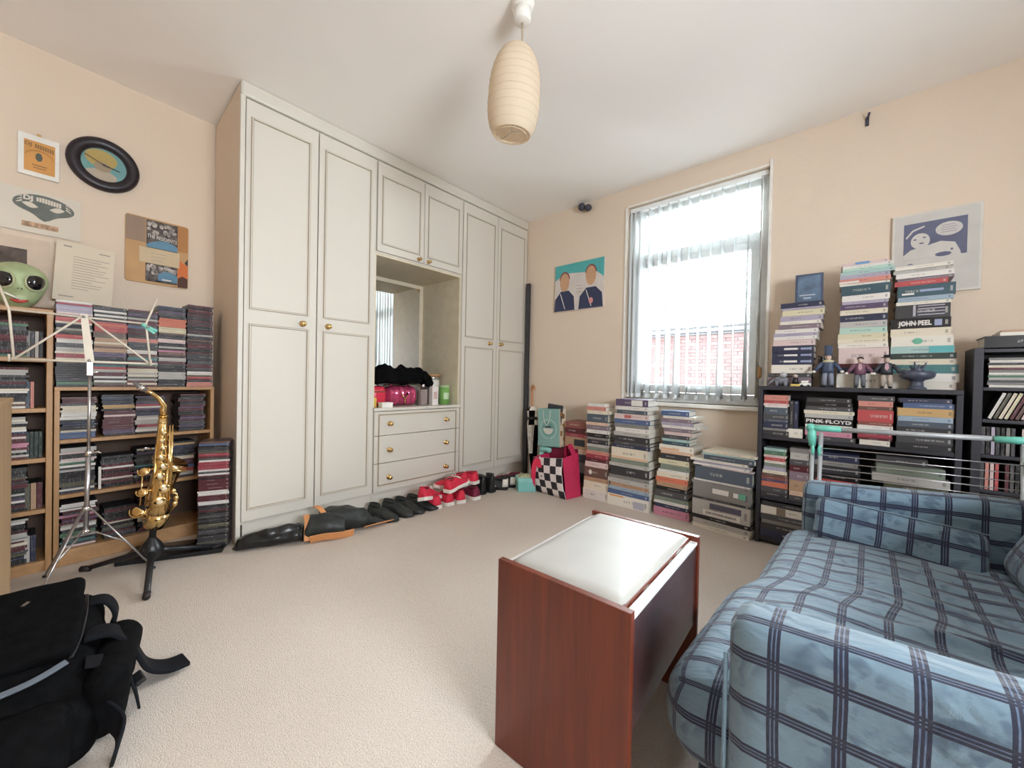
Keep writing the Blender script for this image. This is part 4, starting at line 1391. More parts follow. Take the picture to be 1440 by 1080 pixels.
# black tray with a tall pile of CDs, in front of the low unit's right end
tyo = thing('black_tray', 'low black shelf board on the carpet under the floor pile of CDs', 'board', (-2.655, 0.36, 0), R(66))
MB().box(-0.24, 0.19, -0.09, 0.12, 0.003, 0.016).build('board', M('gloss_black', (0.012, 0.012, 0.013), 0.18), tyo, bevel=0.003)
MB().box(-0.24, 0.19, -0.098, -0.09, 0.002, 0.022).build('front_lip', MBLK, tyo, bevel=0.002)
fcx, fcy, fr_ = -2.566, 0.468, R(68)
def fpos(dx, dy, z):
    return (fcx + dx * math.cos(fr_) - dy * math.sin(fr_), fcy + dx * math.sin(fr_) + dy * math.cos(fr_), z)
cd_pile(fpos, fr_, 0.0165, 0.592, 0.13, 'the floor pile beside the wardrobe', 'CDs in the floor pile beside the wardrobe', [(0.0, 0.3, ['black', 'charcoal', 'olive', 'dark grey']), (0.72, 0.79, 'crimson'), (0.3, 0.68, ['maroon', 'maroon', 'black', 'white', 'maroon', 'charcoal'])], L=0.135)

# black CD unit at the right edge
ru = thing('black_cd_unit', 'black CD shelf unit at the right edge, beside the low bookcase', 'shelf', (0, 0, 0))
RX0, RX1, RY0, RY1 = 0.398, 0.86, 2.728, 2.93
for x in (RX0, RX1 - 0.02):
    MB().box(x, x + 0.03 if x == RX0 else x + 0.02, RY0, RY1, 0.001, 1.14).build('side_panel', MBLACKW, ru, bevel=0.002)
for z in (1.118, 0.945, 0.80, 0.640, 0.48, 0.32, 0.16, 0.02):
    MB().box(RX0 + 0.03, RX1 - 0.02, RY0 + 0.003, RY1, z, z + 0.016).build('shelf', MBLACKW, ru, bevel=0.002)
MB().box(RX0 + 0.03, RX1 - 0.02, RY1 - 0.006, RY1, 0.036, 1.118).build('back_panel', MBLACKW, ru)
n = 0
for (x, ct_) in ((0.505, 12), (0.635, 11), (0.765, 11)):
    z = 0.9613
    for i in range(ct_):
        c = ['white', 'grey', 'dark grey', 'pale grey', 'green', 'white', 'grey', 'maroon', 'cream', 'charcoal', 'white', 'grey'][i]
        cd((x + random.uniform(-.003, .003), RY0 + 0.012, z), (0, 0, random.uniform(-.02, .02)), c, 0.0104,
           f"{c} CD case, {where(ct_ - 1 - i, ct_)} in the top-shelf pile of the black CD unit" if x < 0.6 else None, 'CDs lying in the black CD unit')
        z += 0.0111
for i in range(12):
    c = ['white', 'olive', 'cream', 'pale yellow', 'maroon', 'brown', 'pale pink', 'white', 'dark grey', 'grey', 'slate', 'teal'][i]
    cd((0.452 + i * 0.0155 + 0.024, RY0 + 0.012, 0.816 + 0.0605), (0, R(-90 + 20), 0), c, 0.0104, f"{c} leaning CD case, {ordinal(i + 1)} from the left in the black CD unit", 'leaning CDs in the black CD unit')
for (z, k0) in ((0.656, 0), (0.496, 3), (0.336, 1), (0.176, 2)):
    for i in range(26):
        if (i * 7 + k0) % 9 == 4:
            continue
        c = ['dark grey', 'black', 'lilac', 'charcoal', 'black', 'grey', 'dark grey', 'salmon', 'pale pink', 'red', 'cream', 'maroon'][(i + k0 * 2) % 12]
        cd((0.440 + i * 0.0142, RY0 + 0.012, z + 0.063), (0, R(-90), 0), c, 0.0106)
tb = book('hardback_book', 'thick black book lying on top of the black CD unit', 'black', 0.28, 0.17, 0.052, (0.57, 2.742, 1.1405))
book('paperback_book', 'ivory paperback lying on the thick black book at the right edge', 'ivory', 0.2, 0.13, 0.016, (0.575, 2.752, 1.1928), 0.02, None, False)
book('paperback_book', 'thin tan booklet on top of the pile at the right edge', 'tan', 0.19, 0.12, 0.010, (0.575, 2.756, 1.2092), -0.03, None, False)

# every CD past the three hundred that show largest, as one mass
vs, fs, cs = [], [], []
for (mt, c) in STUFF:
    o_ = len(vs)
    for p in ((-.5, 0, 0), (.5, 0, 0), (.5, 1, 0), (-.5, 1, 0), (-.5, 0, 1), (.5, 0, 1), (.5, 1, 1), (-.5, 1, 1)):
        vs.append(tuple(mt @ Vector(p)))
    for f in ((3, 2, 1, 0), (4, 5, 6, 7), (0, 1, 5, 4), (1, 2, 6, 5), (2, 3, 7, 6), (3, 0, 4, 7)):
        fs.append(tuple(i + o_ for i in f))
        cs.append(PAL[c] if f == (0, 1, 5, 4) else (0.02, 0.018, 0.02, 1))
me = bpy.data.meshes.new('cd_cases')
me.from_pydata(vs, [], fs)
at = me.attributes.new('spine', 'FLOAT_COLOR', 'FACE')
for i, c in enumerate(cs):
    at.data[i].color = c
me.update()
o = link('cd_cases', me, MCDS)
tag(o, 'remaining CD cases packed in the pine and black shelf compartments', 'CD', None, 'stuff')

# ------------------------------------------------------------------ pictures on the left wall (local x to the right, -y out of the wall)
def hung(name, label, cat, s, z, d=0.0, tilt=0.0):
    t = thing(name, label, cat, lw(s, d + 0.001, z))
    t.rotation_euler = (0, tilt, LWROT)
    return t


def flat(parent, name, mat, x0, x1, z0, z1, y0, y1=None, bevel=0.0):
    y1 = y0 - 0.001 if y1 is None else y1
    return MB().box(x0, x1, y1, y0, z0, z1).build(name, mat, parent, bevel=bevel)


def sheet(parent, name, mat, poly, y, th=0.0008, n=None):
    """flat cut-out: polygon in x,z standing out from the wall at y"""
    mb = MB().prism([(p[0], p[1]) for p in poly], y, y + th, 0, Matrix(((1, 0, 0, 0), (0, 0, -1, 0), (0, 1, 0, 0), (0, 0, 0, 1))))
    return mb.build(name, mat, parent)


def ell(cx, cz, rx, rz, n=24, a0=0, a1=360):
    return [(cx + rx * math.cos(R(a0 + (a1 - a0) * k / n)), cz + rz * math.sin(R(a0 + (a1 - a0) * k / n))) for k in range(n if a1 - a0 == 360 else n + 1)]


MPAP = M('paper_white', (0.72, 0.66, 0.57), 0.75, var=(5, 0.04))
MINKG = M('ink_greygreen', (0.15, 0.165, 0.15), 0.7, var=(30, 0.2))
MORG = M('orange_print', (0.66, 0.33, 0.10), 0.7, var=(9, 0.12))
MBRN = M('brown_print', (0.30, 0.16, 0.06), 0.7)

f = hung('clip_frame', 'small white framed orange print high on the left wall, beside the clock', 'frame', 0.722, 2.023)
flat(f, 'frame_board', MWHITE, -0.067, 0.067, -0.102, 0.102, -0.0005, -0.014, 0.003)
flat(f, 'orange_print', MORG, -0.047, 0.052, -0.080, 0.072, -0.0142)
text('DJ', 0.024, MBRN, f, (-0.034, -0.0156, 0.052), (R(90), R(4), 0), bold=0.001)
for k in range(8):
    flat(f, 'faded_letter', MBRN, -0.013 + k * 0.0078, -0.0072 + k * 0.0078, 0.040 - 0.0012 * k, 0.060 - 0.0009 * k, -0.0152, -0.0157)
sheet(f, 'dark_emblem', M('emblem_grey', (0.10, 0.11, 0.09), 0.7), ell(0.0, -0.003, 0.012, 0.022, 7), 0.0152)
sheet(f, 'arched_band', M('orange_dark', (0.45, 0.20, 0.05), 0.7), ell(0.002, -0.015, 0.049, 0.046, 14, 20, 160)[:] + ell(0.002, -0.020, 0.049, 0.046, 14, 20, 160)[::-1], 0.0152)
flat(f, 'caption_lines', MBRN, -0.022, 0.026, -0.048, -0.043, -0.0152, -0.0158)
flat(f, 'caption_lines', MBRN, -0.018, 0.022, -0.060, -0.056, -0.0152, -0.0158)
MB().box(-0.007, 0.007, -0.006, -0.001, 0.102, 0.116).build('hanger_tab', MBRASS, f)

ck = hung('wall_clock', 'round wall clock with a thick black rim and a teal and yellow face', 'clock', 0.4955, 2.085)
XY = Matrix.Rotation(R(90), 4, 'X')
MB().lathe([(0.086, 0.004), (0.089, 0.020), (0.100, 0.032), (0.125, 0.034), (0.137, 0.026), (0.141, 0.012), (0.141, 0.002)], 48, 0, True, XY, caps=False).build('black_rim', M('clock_rim', (0.018, 0.012, 0.018), 0.4), ck)
MB().lathe([(0.141, 0.001), (0.141, 0.003)], 48, 0, False, XY).build('back_plate', MBLK, ck)
sheet(ck, 'dial', M('dial_teal', (0.22, 0.47, 0.46), 0.6), ell(0, 0, 0.091, 0.091, 40), 0.006)
sheet(ck, 'yellow_patch', M('dial_yellow', (0.72, 0.47, 0.13), 0.6), ell(-0.012, 0.030, 0.062, 0.048, 22), 0.0072)
sheet(ck, 'cream_patch', M('dial_cream', (0.70, 0.53, 0.40), 0.6), ell(-0.012, -0.060, 0.062, 0.032, 22), 0.0075)
sheet(ck, 'tan_patch', M('dial_tan', (0.52, 0.36, 0.22), 0.6), ell(-0.006, -0.012, 0.034, 0.026, 18), 0.0078)
hand = MB().box(-0.080, 0.02, -0.0108, -0.010, -0.003, 0.003).build('minute_hand', MBRN, ck, rot=(0, R(24), 0))
MB().box(-0.01, 0.062, -0.0122, -0.0114, -0.0025, 0.0025).build('hour_hand', MBLK, ck, rot=(0, R(12), 0))
MB().lathe([(0.005, 0.008), (0.005, 0.014)], 10, 0, False, XY).build('hand_pin', MBLK, ck)
MB().lathe([(0.0965, 0.020), (0.0965, 0.0205)], 40, 0, False, XY).build('glass', MGLASS, ck)

mk = hung('mask_poster', 'white poster printed with a wide grey mask, pinned left of the clock', 'poster', 0.715, 1.745, 0.004)
flat(mk, 'paper', MPAP, -0.135, 0.135, -0.106, 0.106, -0.001, -0.003)
out = []
for k in range(40):
    a = 2 * PI * k / 40
    x, z = 0.100 * math.cos(a), 0.056 * math.sin(a)
    if z < 0:
        z *= 0.75 + 0.55 * math.exp(-(x / 0.03) ** 2)
    out.append((x + 0.012, z + 0.034))
sheet(mk, 'grey_mask', MINKG, out, 0.0032)
for sx in (-1, 1):
    e = [(sx * (0.018 + 0.052 * t) + 0.010, 0.026 + 0.010 * t + 0.013 * math.sin(PI * t) * q) for q, ts in ((1, range(0, 9)), (-1, range(8, -1, -1))) for t in [u / 8 for u in ts]]
    sheet(mk, 'eye_opening', MPAP, e, 0.0044)
    for q in range(3):
        sheet(mk, 'feather_mark', MPAP, [(0.012 + sx * 0.090, 0.030 + q * 0.014), (0.012 + sx * 0.070, 0.042 + q * 0.012), (0.012 + sx * 0.072, 0.049 + q * 0.011), (0.012 + sx * (0.088 - 0.004 * q), 0.036 + q * 0.014)], 0.0044)
text('DJ', 0.032, MPAP, mk, (-0.040, -0.0048, 0.064), (R(90), 0, 0), bold=0.0016)
for k in range(9):
    flat(mk, 'faded_letter', MPAP, -0.014 + k * 0.0092, -0.0066 + k * 0.0092, 0.056 - 0.0012 * k, 0.078 - 0.0013 * abs(k - 2), -0.0046, -0.0050)
flat(mk, 'scrawled_caption', M('sepia', (0.50, 0.33, 0.22), 0.8, var=(60, 0.5)), -0.06, 0.058, -0.078, -0.052, -0.0032)
up = hung('square_print', 'beige print with a dark square, half hidden behind the alien head', 'poster', 0.775, 1.475, 0.002)
flat(up, 'paper', M('paper_beige', (0.68, 0.56, 0.45), 0.8), -0.075, 0.090, -0.20, 0.135, -0.0005, -0.002)
flat(up, 'dark_square', M('sepia_dark', (0.115, 0.085, 0.072), 0.7, var=(18, 0.7)), -0.075, 0.018, -0.05, 0.075, -0.0022)
le = thing('typed_letter', 'cream typed letter leaning on the wall above the low pine unit', 'letter', lw(0.576, 0.095, 1.306))
le.rotation_euler = (R(-5), R(3), LWROT)
flat(le, 'paper', M('paper_cream', (0.72, 0.64, 0.51), 0.75, var=(4, 0.04)), -0.104, 0.104, 0.0, 0.306, -0.001, -0.003)
ink = M('typed_ink', (0.40, 0.34, 0.28), 0.8)
for k in range(13):
    w = (0.13, 0.10, 0.125, 0.09, 0.12, 0.11, 0.13, 0.08, 0.12, 0.07, 0.11, 0.10, 0.06)[k]
    flat(le, 'typed_line', ink, -0.045, -0.045 + w, 0.235 - k * 0.014, 0.238 - k * 0.014, -0.0032, -0.0036)
flat(le, 'letterhead', ink, -0.080, -0.052, 0.280, 0.288, -0.0032, -0.0036)
flat(le, 'letterhead', ink, 0.045, 0.085, 0.274, 0.280, -0.0032, -0.0036)
flat(le, 'signature', ink, -0.085, -0.035, 0.02, 0.026, -0.0032, -0.0036)

rs = hung('band_collage', 'square brown collage board lettered THE RESIDENTS, right of the letter', 'poster', 0.272, 1.667)
mb = MB().prism([(-0.140, -0.18), (-0.130, -0.191), (0.130, -0.191), (0.140, -0.18), (0.140, 0.18), (0.130, 0.191), (-0.130, 0.191), (-0.140, 0.18)], 0.0, 0.012, 0, Matrix(((1, 0, 0, 0), (0, 0, -1, 0), (0, 1, 0, 0), (0, 0, 0, 1))))
mb.build('board', M('collage_tan', (0.56, 0.34, 0.16), 0.7, var=(8, 0.12)), rs)
flat(rs, 'grey_brown_patch', M('collage_taupe', (0.32, 0.225, 0.165), 0.7), -0.138, -0.055, 0.045, 0.186, -0.0122)
flat(rs, 'brown_patch', M('collage_brown', (0.46, 0.22, 0.08), 0.7), 0.085, 0.138, 0.03, 0.186, -0.0122)
mot = M('crowd_print', (0.10, 0.085, 0.08), 0.7, var=(55, 0.9))
pic = M('crowd_print_pale', (0.40, 0.36, 0.33), 0.7, var=(40, 0.8))
blu = M('collage_blue', (0.12, 0.27, 0.40), 0.6, var=(12, 0.15))
for (z0, z1, x0, x1, sz, nm_) in ((0.02, 0.182, -0.052, 0.088, 0.030, 1.0), (-0.178, -0.072, -0.055, 0.088, 0.018, 0.7)):
    flat(rs, 'crowd_picture', mot, x0, x1, z0, z1, -0.0130, -0.0138)
    rnd = random.Random(5)
    for q in range(16):
        cx, cz = x0 + 0.010 + rnd.random() * (x1 - x0 - 0.02), z1 - 0.012 - rnd.random() * (0.06 if z0 > 0 else 0.04)
        sheet(rs, 'pale_head', pic, ell(cx, cz, 0.007 + rnd.random() * 0.006, 0.009 + rnd.random() * 0.006, 9), 0.0139, 0.0004)
    if z0 > 0:
        sheet(rs, 'blue_arch', blu, [(x0, z0 + 0.002), (x1, z0 + 0.002), (x1, z0 + 0.018)] + [(x1 + (x0 - x1) * t / 10, z0 + 0.018 + 0.034 * math.sin(PI * (0.12 + 0.88 * t / 10))) for t in range(11)], 0.0145)
        text('THE RESIDENTS', 0.030, LABW, rs, (0.018, -0.0150, z0 + 0.064), (R(90), R(3), 0), width=0.134, bold=0.0003)
    else:
        sheet(rs, 'blue_arch', blu, [(0.0, z0 + 0.012), (x1, z0 + 0.012), (x1, z0 + 0.050)] + [(x1 + (0.0 - x1) * t / 8, z0 + 0.050 + 0.020 * math.sin(PI * t / 8)) for t in range(9)], 0.0145)
        text('THE RESIDENTS', 0.018, LABW, rs, (0.043, -0.0150, z0 + 0.084), (R(90), R(3), 0), width=0.084, bold=0.0002)
        flat(rs, 'pale_bar', LABW, 0.018, 0.060, z0 + 0.016, z0 + 0.024, -0.0155, -0.0159)
flat(rs, 'cream_ticket', M('ticket_cream', (0.62, 0.50, 0.33), 0.7), -0.082, 0.098, -0.072, 0.018, -0.0142, -0.0150)
for k in range(3):
    flat(rs, 'ticket_line', ink, -0.03, 0.02 + 0.01 * k, -0.052 + k * 0.02, -0.049 + k * 0.02, -0.0151, -0.0154)
sheet(rs, 'orange_blaze', M('blaze', (0.66, 0.17, 0.04), 0.6), [(0.09, -0.02), (0.138, -0.05), (0.138, -0.13), (0.112, -0.118), (0.09, -0.135)], 0.0125)
sheet(rs, 'dark_corner', M('collage_dark', (0.10, 0.04, 0.025), 0.7), [(0.09, -0.135), (0.112, -0.118), (0.138, -0.13), (0.138, -0.188), (0.09, -0.188)], 0.0125)
sheet(rs, 'black_wedge', MBLK, [(0.138, -0.005), (0.138, -0.05), (0.122, -0.035)], 0.0127)

# ---- pictures on the back wall
cv = thing('canvas_picture', 'small unframed canvas of two suited figures under a teal sky, left of window', 'painting', (-1.918, YB - 0.001, 1.826))
MB().box(-0.261, 0.261, -0.018, 0, -0.22, 0.22).build('stretched_canvas', M('canvas_edge', (0.70, 0.62, 0.55), 0.8), cv, bevel=0.003)
flat(cv, 'sky_area', M('sky_teal', (0.085, 0.42, 0.42), 0.6, var=(6, 0.1)), -0.259, 0.259, 0.02, 0.218, -0.0182)
sheet(cv, 'pale_ground', M('pale_ground', (0.66, 0.60, 0.56), 0.7), [(-0.259, -0.218), (0.259, -0.218), (0.259, 0.045), (0.19, 0.10), (0.05, 0.115), (-0.09, 0.13), (-0.19, 0.115), (-0.259, 0.075)], 0.0194)
suit = M('suit_navy', (0.035, 0.045, 0.10), 0.6)
skin = M('skin_tan', (0.58, 0.34, 0.20), 0.6)
hairm = M('hair_auburn', (0.24, 0.075, 0.07), 0.6)
for (x, zt, w) in ((-0.150, 0.14, 0.115), (0.130, 0.165, 0.125)):
    sheet(cv, 'suit_shape', suit, [(x - w, -0.216), (x - w * 0.9, -0.10), (x - w * 0.35, -0.03), (x + w * 0.4, -0.03), (x + w * 0.9, -0.09), (x + w, -0.216)], 0.0204)
    sheet(cv, 'plain_head', skin, ell(x, zt - 0.09, 0.052, 0.085, 20), 0.0212)
    sheet(cv, 'hair_shape', hairm, ell(x, zt - 0.065, 0.058, 0.075, 14, 0, 180), 0.0208)
    sheet(cv, 'white_lapel', LABW, [(x - 0.05, -0.05), (x - 0.042, -0.05), (x + 0.012, -0.20), (x + 0.004, -0.20)], 0.0216)
for k in range(3):
    flat(cv, 'written_line', ink, -0.02, 0.05 - 0.01 * k, -0.06 + k * 0.03, -0.054 + k * 0.03, -0.0206, -0.021)
sheet(cv, 'pink_badge', M('badge_pink', (0.7, 0.3, 0.3), 0.6), ell(0.135, -0.15, 0.022, 0.028, 12), 0.0218)

wp = thing('framed_print', 'white-mounted blue print of a person in a headscarf, framed right of the window', 'picture', (0.294, YB - 0.001, 1.682))
MB().box(-0.164, 0.164, -0.016, 0, -0.222, 0.222).build('frame_edge', M('frame_ivory', (0.70, 0.66, 0.60), 0.5), wp, bevel=0.003)
MB().box(-0.154, 0.154, -0.0168, -0.0162, -0.212, 0.212).build('mount', M('mount_white', (0.66, 0.64, 0.60), 0.6), wp)
pb = M('print_blue', (0.135, 0.145, 0.24), 0.6, var=(20, 0.1))
pw = M('print_white', (0.68, 0.65, 0.61), 0.6)
flat(wp, 'blue_ground', pb, -0.118, 0.112, -0.03, 0.165, -0.0170)
sheet(wp, 'pale_body', pw, [(-0.118, -0.03), (-0.118, -0.005), (-0.09, 0.022), (-0.03, 0.036), (0.02, 0.05), (0.07, 0.035), (0.088, -0.01), (0.092, -0.03)], 0.0182)
sheet(wp, 'pale_face', pw, ell(-0.055, 0.065, 0.036, 0.042, 18), 0.0186)
sheet(wp, 'scarf_band', pw, [(-0.112, 0.090), (-0.085, 0.13), (-0.04, 0.145), (-0.04, 0.138), (-0.082, 0.12), (-0.106, 0.086)], 0.0186)
for (x, z, w, h) in ((-0.075, 0.075, 0.014, 0.004), (-0.040, 0.082, 0.014, 0.004), (-0.05, 0.052, 0.020, 0.004), (0.06, -0.0, 0.01, 0.006)):
    sheet(wp, 'feature_mark', pb, ell(x, z, w / 2, h, 8), 0.0192, 0.0003)
sheet(wp, 'speech_balloon', pw, ell(0.048, 0.110, 0.048, 0.036, 24), 0.0186)
for k in range(4):
    flat(wp, 'balloon_line', LABP, 0.020, 0.076 - 0.006 * (k % 2), 0.092 + k * 0.012, 0.096 + k * 0.012, -0.0196, -0.020)
flat(wp, 'lower_pale_field', pw, -0.118, 0.112, -0.09, -0.03, -0.0170, -0.0176)
sheet(wp, 'small_sketch', pb, ell(0.03, -0.02, 0.03, 0.012, 9), 0.0188, 0.0004)
sheet(wp, 'pencil_mark', pb, ell(-0.09, -0.055, 0.012, 0.003, 8), 0.018, 0.0003)
MB().box(-0.153, 0.153, -0.0222, -0.0212, -0.211, 0.211).build('glass', m_glass('picture_glass', (0.98, 0.98, 0.98), 0.015), wp)

# ------------------------------------------------------------------ alien head on the tall pine bookcase
MGRN = M('alien_green', (0.37, 0.44, 0.24), 0.42, var=(13, 0.22), bump=(30, 0.15, 0.005))
al = thing('alien_head', 'green rubber alien head with huge black eyes on the tall pine bookcase', 'ornament', lw(0.783, 0.150, 1.2365))
al.scale = (0.72, 0.74, 0.90)
al.rotation_euler = (0, 0, R(97))
H = MB()
rings = []
NT = 40
AH_ = 0.245
pw_ = [(0, .030), (.06, .050), (.15, .074), (.28, .094), (.42, .114), (.56, .128), (.70, .128), (.82, .112), (.91, .084), (.97, .048), (1, .008)]
for i in range(29):
    t = i / 28
    z = AH_ * t
    for (a, b) in zip(pw_, pw_[1:]):
        if a[0] <= t <= b[0]:
            w = a[1] + (b[1] - a[1]) * (t - a[0]) / (b[0] - a[0])
    ring = []
    for j in range(NT):
        a = 2 * PI * j / NT
        x, y = w * math.cos(a), w * 0.80 * math.sin(a)
        fr_ = max(0, -math.sin(a))
        y -= 0.016 * fr_ ** 14 * math.exp(-((t - 0.50) / 0.16) ** 2)     # nose ridge
        y -= 0.018 * fr_ ** 8 * math.exp(-((t - 0.16) / 0.07) ** 2)      # mouth and chin
        for sx in (-1, 1):
            dd = ((x - sx * 0.068) / 0.052) ** 2 + ((z - 0.135) / 0.036) ** 2
            if math.sin(a) < 0:
                y += 0.020 * math.exp(-dd * 0.9)
                y -= 0.010 * math.exp(-((x - sx * 0.07) / 0.05) ** 2 - ((z - 0.190) / 0.02) ** 2)
        ring.append((x, y, z))
    rings.append(ring)
H.loft(rings, 0)
H.build('head', MGRN, al, sub=1)
MEYE = M('alien_eye', (0.006, 0.006, 0.008), 0.06, coat=0.8, var=(3, 0.05))
for sx in (-1, 1):
    X = Matrix.Translation((sx * 0.066, -0.064, 0.145)) @ Matrix.Rotation(R(sx * 40), 4, 'Z') @ Matrix.Rotation(R(-sx * 16), 4, 'Y')
    MB().ball((0, 0, 0), 1, 0, 24, 14, X @ Matrix.Diagonal((0.056, 0.026, 0.042, 1))).build('eye', MEYE, al)
    MB().tube([tuple(X @ Vector((0.060 * math.cos(2 * PI * k / 28), -0.002, 0.046 * math.sin(2 * PI * k / 28)))) for k in range(28)], 0.006, 8, closed=True).build('eyelid', M('alien_lid', (0.42, 0.44, 0.27), 0.5), al)
MB().tube([(-0.036, -0.062, 0.042), (-0.012, -0.082, 0.035), (0.012, -0.082, 0.035), (0.036, -0.062, 0.042)], [0.004, 0.008, 0.008, 0.004], 8).build('red_lips', M('lip_red', (0.55, 0.06, 0.05), 0.4), al)
for sx in (-1, 1):
    MB().ball((sx * 0.008, -0.112, 0.096), 0.003, 0, 8, 6).build('nostril', MBLK, al)
MB().tube([(0.010, -0.082, 0.040), (-0.062, -0.135, 0.066)], 0.0042, 8).build('cigarette', MWHITE, al)
ch = MB().box(-0.05, 0.04, -0.03, 0.03, 0, 0.012).build('brown_wallet', M('wallet_brown', (0.13, 0.06, 0.03), 0.6), None, lw(0.700, 0.20, 1.2365), bevel=0.004)
ch.rotation_euler = (0, 0, LWROT)
tag(ch, 'flat brown wallet beside the alien head at the bookcase end', 'wallet')

# ------------------------------------------------------------------ music stand
ms = thing('music_stand', 'folding music stand with a cream wire desk on a silver tripod', 'music stand', (-2.56, 0.008, 0))


def mp(y, z, dx=0.0):
    return (dx - (z - 1.1) * 0.16, y - 0.008, z)


r = 0.0042
MB().tube([mp(-0.200, 0.993), mp(0.222, 0.992)], 0.0052, 8).build('bottom_bar', MCREAMW, ms)
MB().tube([mp(-0.207, 1.196), mp(0.198, 1.186)], r, 8).build('upper_bar', MCREAMW, ms)
MB().tube([mp(-0.236, 1.300), mp(-0.207, 1.196), mp(-0.192, 0.996)], r, 8).build('side_arm', MCREAMW, ms)
MB().tube([mp(0.240, 1.318), mp(0.198, 1.186), mp(0.212, 0.996)], r, 8).build('side_arm', MCREAMW, ms)
MB().tube([mp(-0.188, 0.997, 0.006), mp(-0.010, 1.192, 0.006)], r, 8).build('diagonal_arm', MCREAMW, ms)
MB().tube([mp(0.205, 0.997, 0.006), mp(0.006, 1.192, 0.006)], r, 8).build('diagonal_arm', MCREAMW, ms)
pm = MB()
pm.add([mp(-0.014, 1.205, 0.010), mp(0.008, 1.205, 0.010), mp(0.030, 0.990, 0.010), mp(0.002, 0.990, 0.010), mp(-0.014, 1.205, 0.006), mp(0.008, 1.205, 0.006), mp(0.030, 0.990, 0.006), mp(0.002, 0.990, 0.006)],
       [(0, 1, 2, 3), (7, 6, 5, 4), (0, 4, 5, 1), (1, 5, 6, 2), (2, 6, 7, 3), (3, 7, 4, 0)])
ctr = pm.build('centre_plate', MCREAMW, ms)
for (y, z) in ((-0.004, 1.192), (0.014, 0.998)):
    MB().tube([mp(y, z, 0.004), mp(y, z, 0.018)], 0.006, 8).build('rivet', MSTEEL, ctr)
for y in (-0.20, 0.21):
    MB().tube([mp(y, 0.993), mp(y, 0.985, 0.045)], 0.0035, 6).tube([mp(y, 0.985, 0.045), mp(y, 1.012, 0.050)], 0.0035, 6).build('page_lip', MCREAMW, ms)
MB().box(-0.012, 0.012, -0.011, 0.011, 0.93, 0.995).build('tilt_joint', MCHROME, ms, (0.012, 0.008, 0), bevel=0.003)
MB().tube([(0.012, 0.008, 0.945), (0.012, 0.02, 0.945), (0.02, 0.038, 0.95)], 0.004, 6).build('wing_nut', MCHROME, ms)
MB().tube([(0.010, 0.006, 0.575), (0.011, 0.008, 0.94)], 0.0055, 10).build('inner_pole', MSTEEL, ms)
MB().tube([(0.006, 0.0, 0.22), (0.010, 0.006, 0.585)], 0.0085, 10).build('outer_pole', MSTEEL, ms)
MB().lathe([(0.011, 0), (0.012, 0.004), (0.012, 0.02), (0.010, 0.024)], 12).build('pole_collar', MCHROME, ms, (0.010, 0.006, 0.57))
MB().tube([(0.010, 0.006, 0.582), (0.018, 0.035, 0.588), (0.02, 0.045, 0.58)], 0.0035, 6).build('height_screw', MCHROME, ms)
MB().lathe([(0.012, 0), (0.014, 0.004), (0.014, 0.016), (0.011, 0.02)], 12).build('top_hub', MCHROME, ms, (0.007, 0.001, 0.325))
MB().lathe([(0.012, 0), (0.014, 0.004), (0.014, 0.014), (0.011, 0.018)], 12).build('lower_hub', MCHROME, ms, (0.006, 0.0, 0.225))
for (fx_, fy_) in ((0.20, -0.145), (0.05, 0.222), (-0.185, -0.125)):
    d = Vector((fx_, fy_, 0))
    p0 = Vector((0.007, 0.001, 0.335)) + d.normalized() * 0.014
    p1 = Vector((fx_, fy_, 0.008))
    pm_ = p0.lerp(p1, 0.55)
    lg = MB().tube([p0, p1], 0.0042, 8).build('leg', MSTEEL, ms)
    MB().tube([Vector((0.006, 0, 0.235)) + d.normalized() * 0.014, pm_], 0.0035, 8).build('brace', MSTEEL, lg)
    MB().ball(tuple(p1), 0.0075, 0, 10, 6).build('rubber_foot', MBLK, lg)
pg = thing('mint_peg', 'mint green clothes peg clipped to the right arm of the music stand', 'peg', (-2.575, 0.200, 1.172))
for a in (-1, 1):
    MB().box(-0.006, 0.006, 0, 0.062, -0.0065, 0.0065).build('jaw', MTEALP, pg, (0.012 + a * 0.005, -0.018, 0.010), (R(-34 + a * 7), 0, R(a * 6)), bevel=0.003)
MB().tube([(0.005, 0.004, 0.0), (0.022, 0.004, 0.0)], 0.006, 8).build('spring', MCHROME, pg)

# ------------------------------------------------------------------ saxophone on its stand
sc = Vector((-2.545, 0.225, 0))
sst = thing('saxophone_stand', 'black three-legged stand holding the saxophone off the carpet', 'stand', tuple(sc))
MB().lathe([(0.014, 0.035), (0.034, 0.05), (0.045, 0.075), (0.045, 0.095), (0.034, 0.118), (0.018, 0.14), (0.013, 0.15)], 20).build('hub', MBLK, sst)
MB().tube([(0, 0, 0.12), (0.006, 0.01, 0.31)], [0.014, 0.012], 12).build('upright', MBLK, sst)
for (fx_, fy_) in ((0.345, -0.045), (-0.155, -0.215), (-0.02, 0.26)):
    p1 = Vector((fx_, fy_, 0.014))
    lg = MB().tube([(0, 0, 0.085), (fx_ * 0.25, fy_ * 0.25, 0.068), tuple(p1)], [0.014, 0.013, 0.011], 10).build('leg', MBLK, sst)
    MB().tube([tuple(p1 * 0.93 + Vector((0, 0, 0.001))), tuple(p1 + Vector((fx_, fy_, 0)).normalized() * 0.02)], 0.0135, 10).build('rubber_foot', M('rubber_brown', (0.02, 0.012, 0.012), 0.6), lg)
MB().tube([(0.0, -0.055, 0.315), (0.028, -0.03, 0.30), (0.03, 0.02, 0.30), (0.0, 0.06, 0.315)], 0.010, 8).build('cradle', MBLK, sst)
MB().tube([(0.004, 0.008, 0.29), (-0.07, 0.02, 0.45), (-0.075, 0.04, 0.52)], 0.010, 8).build('back_arm', MBLK, sst)

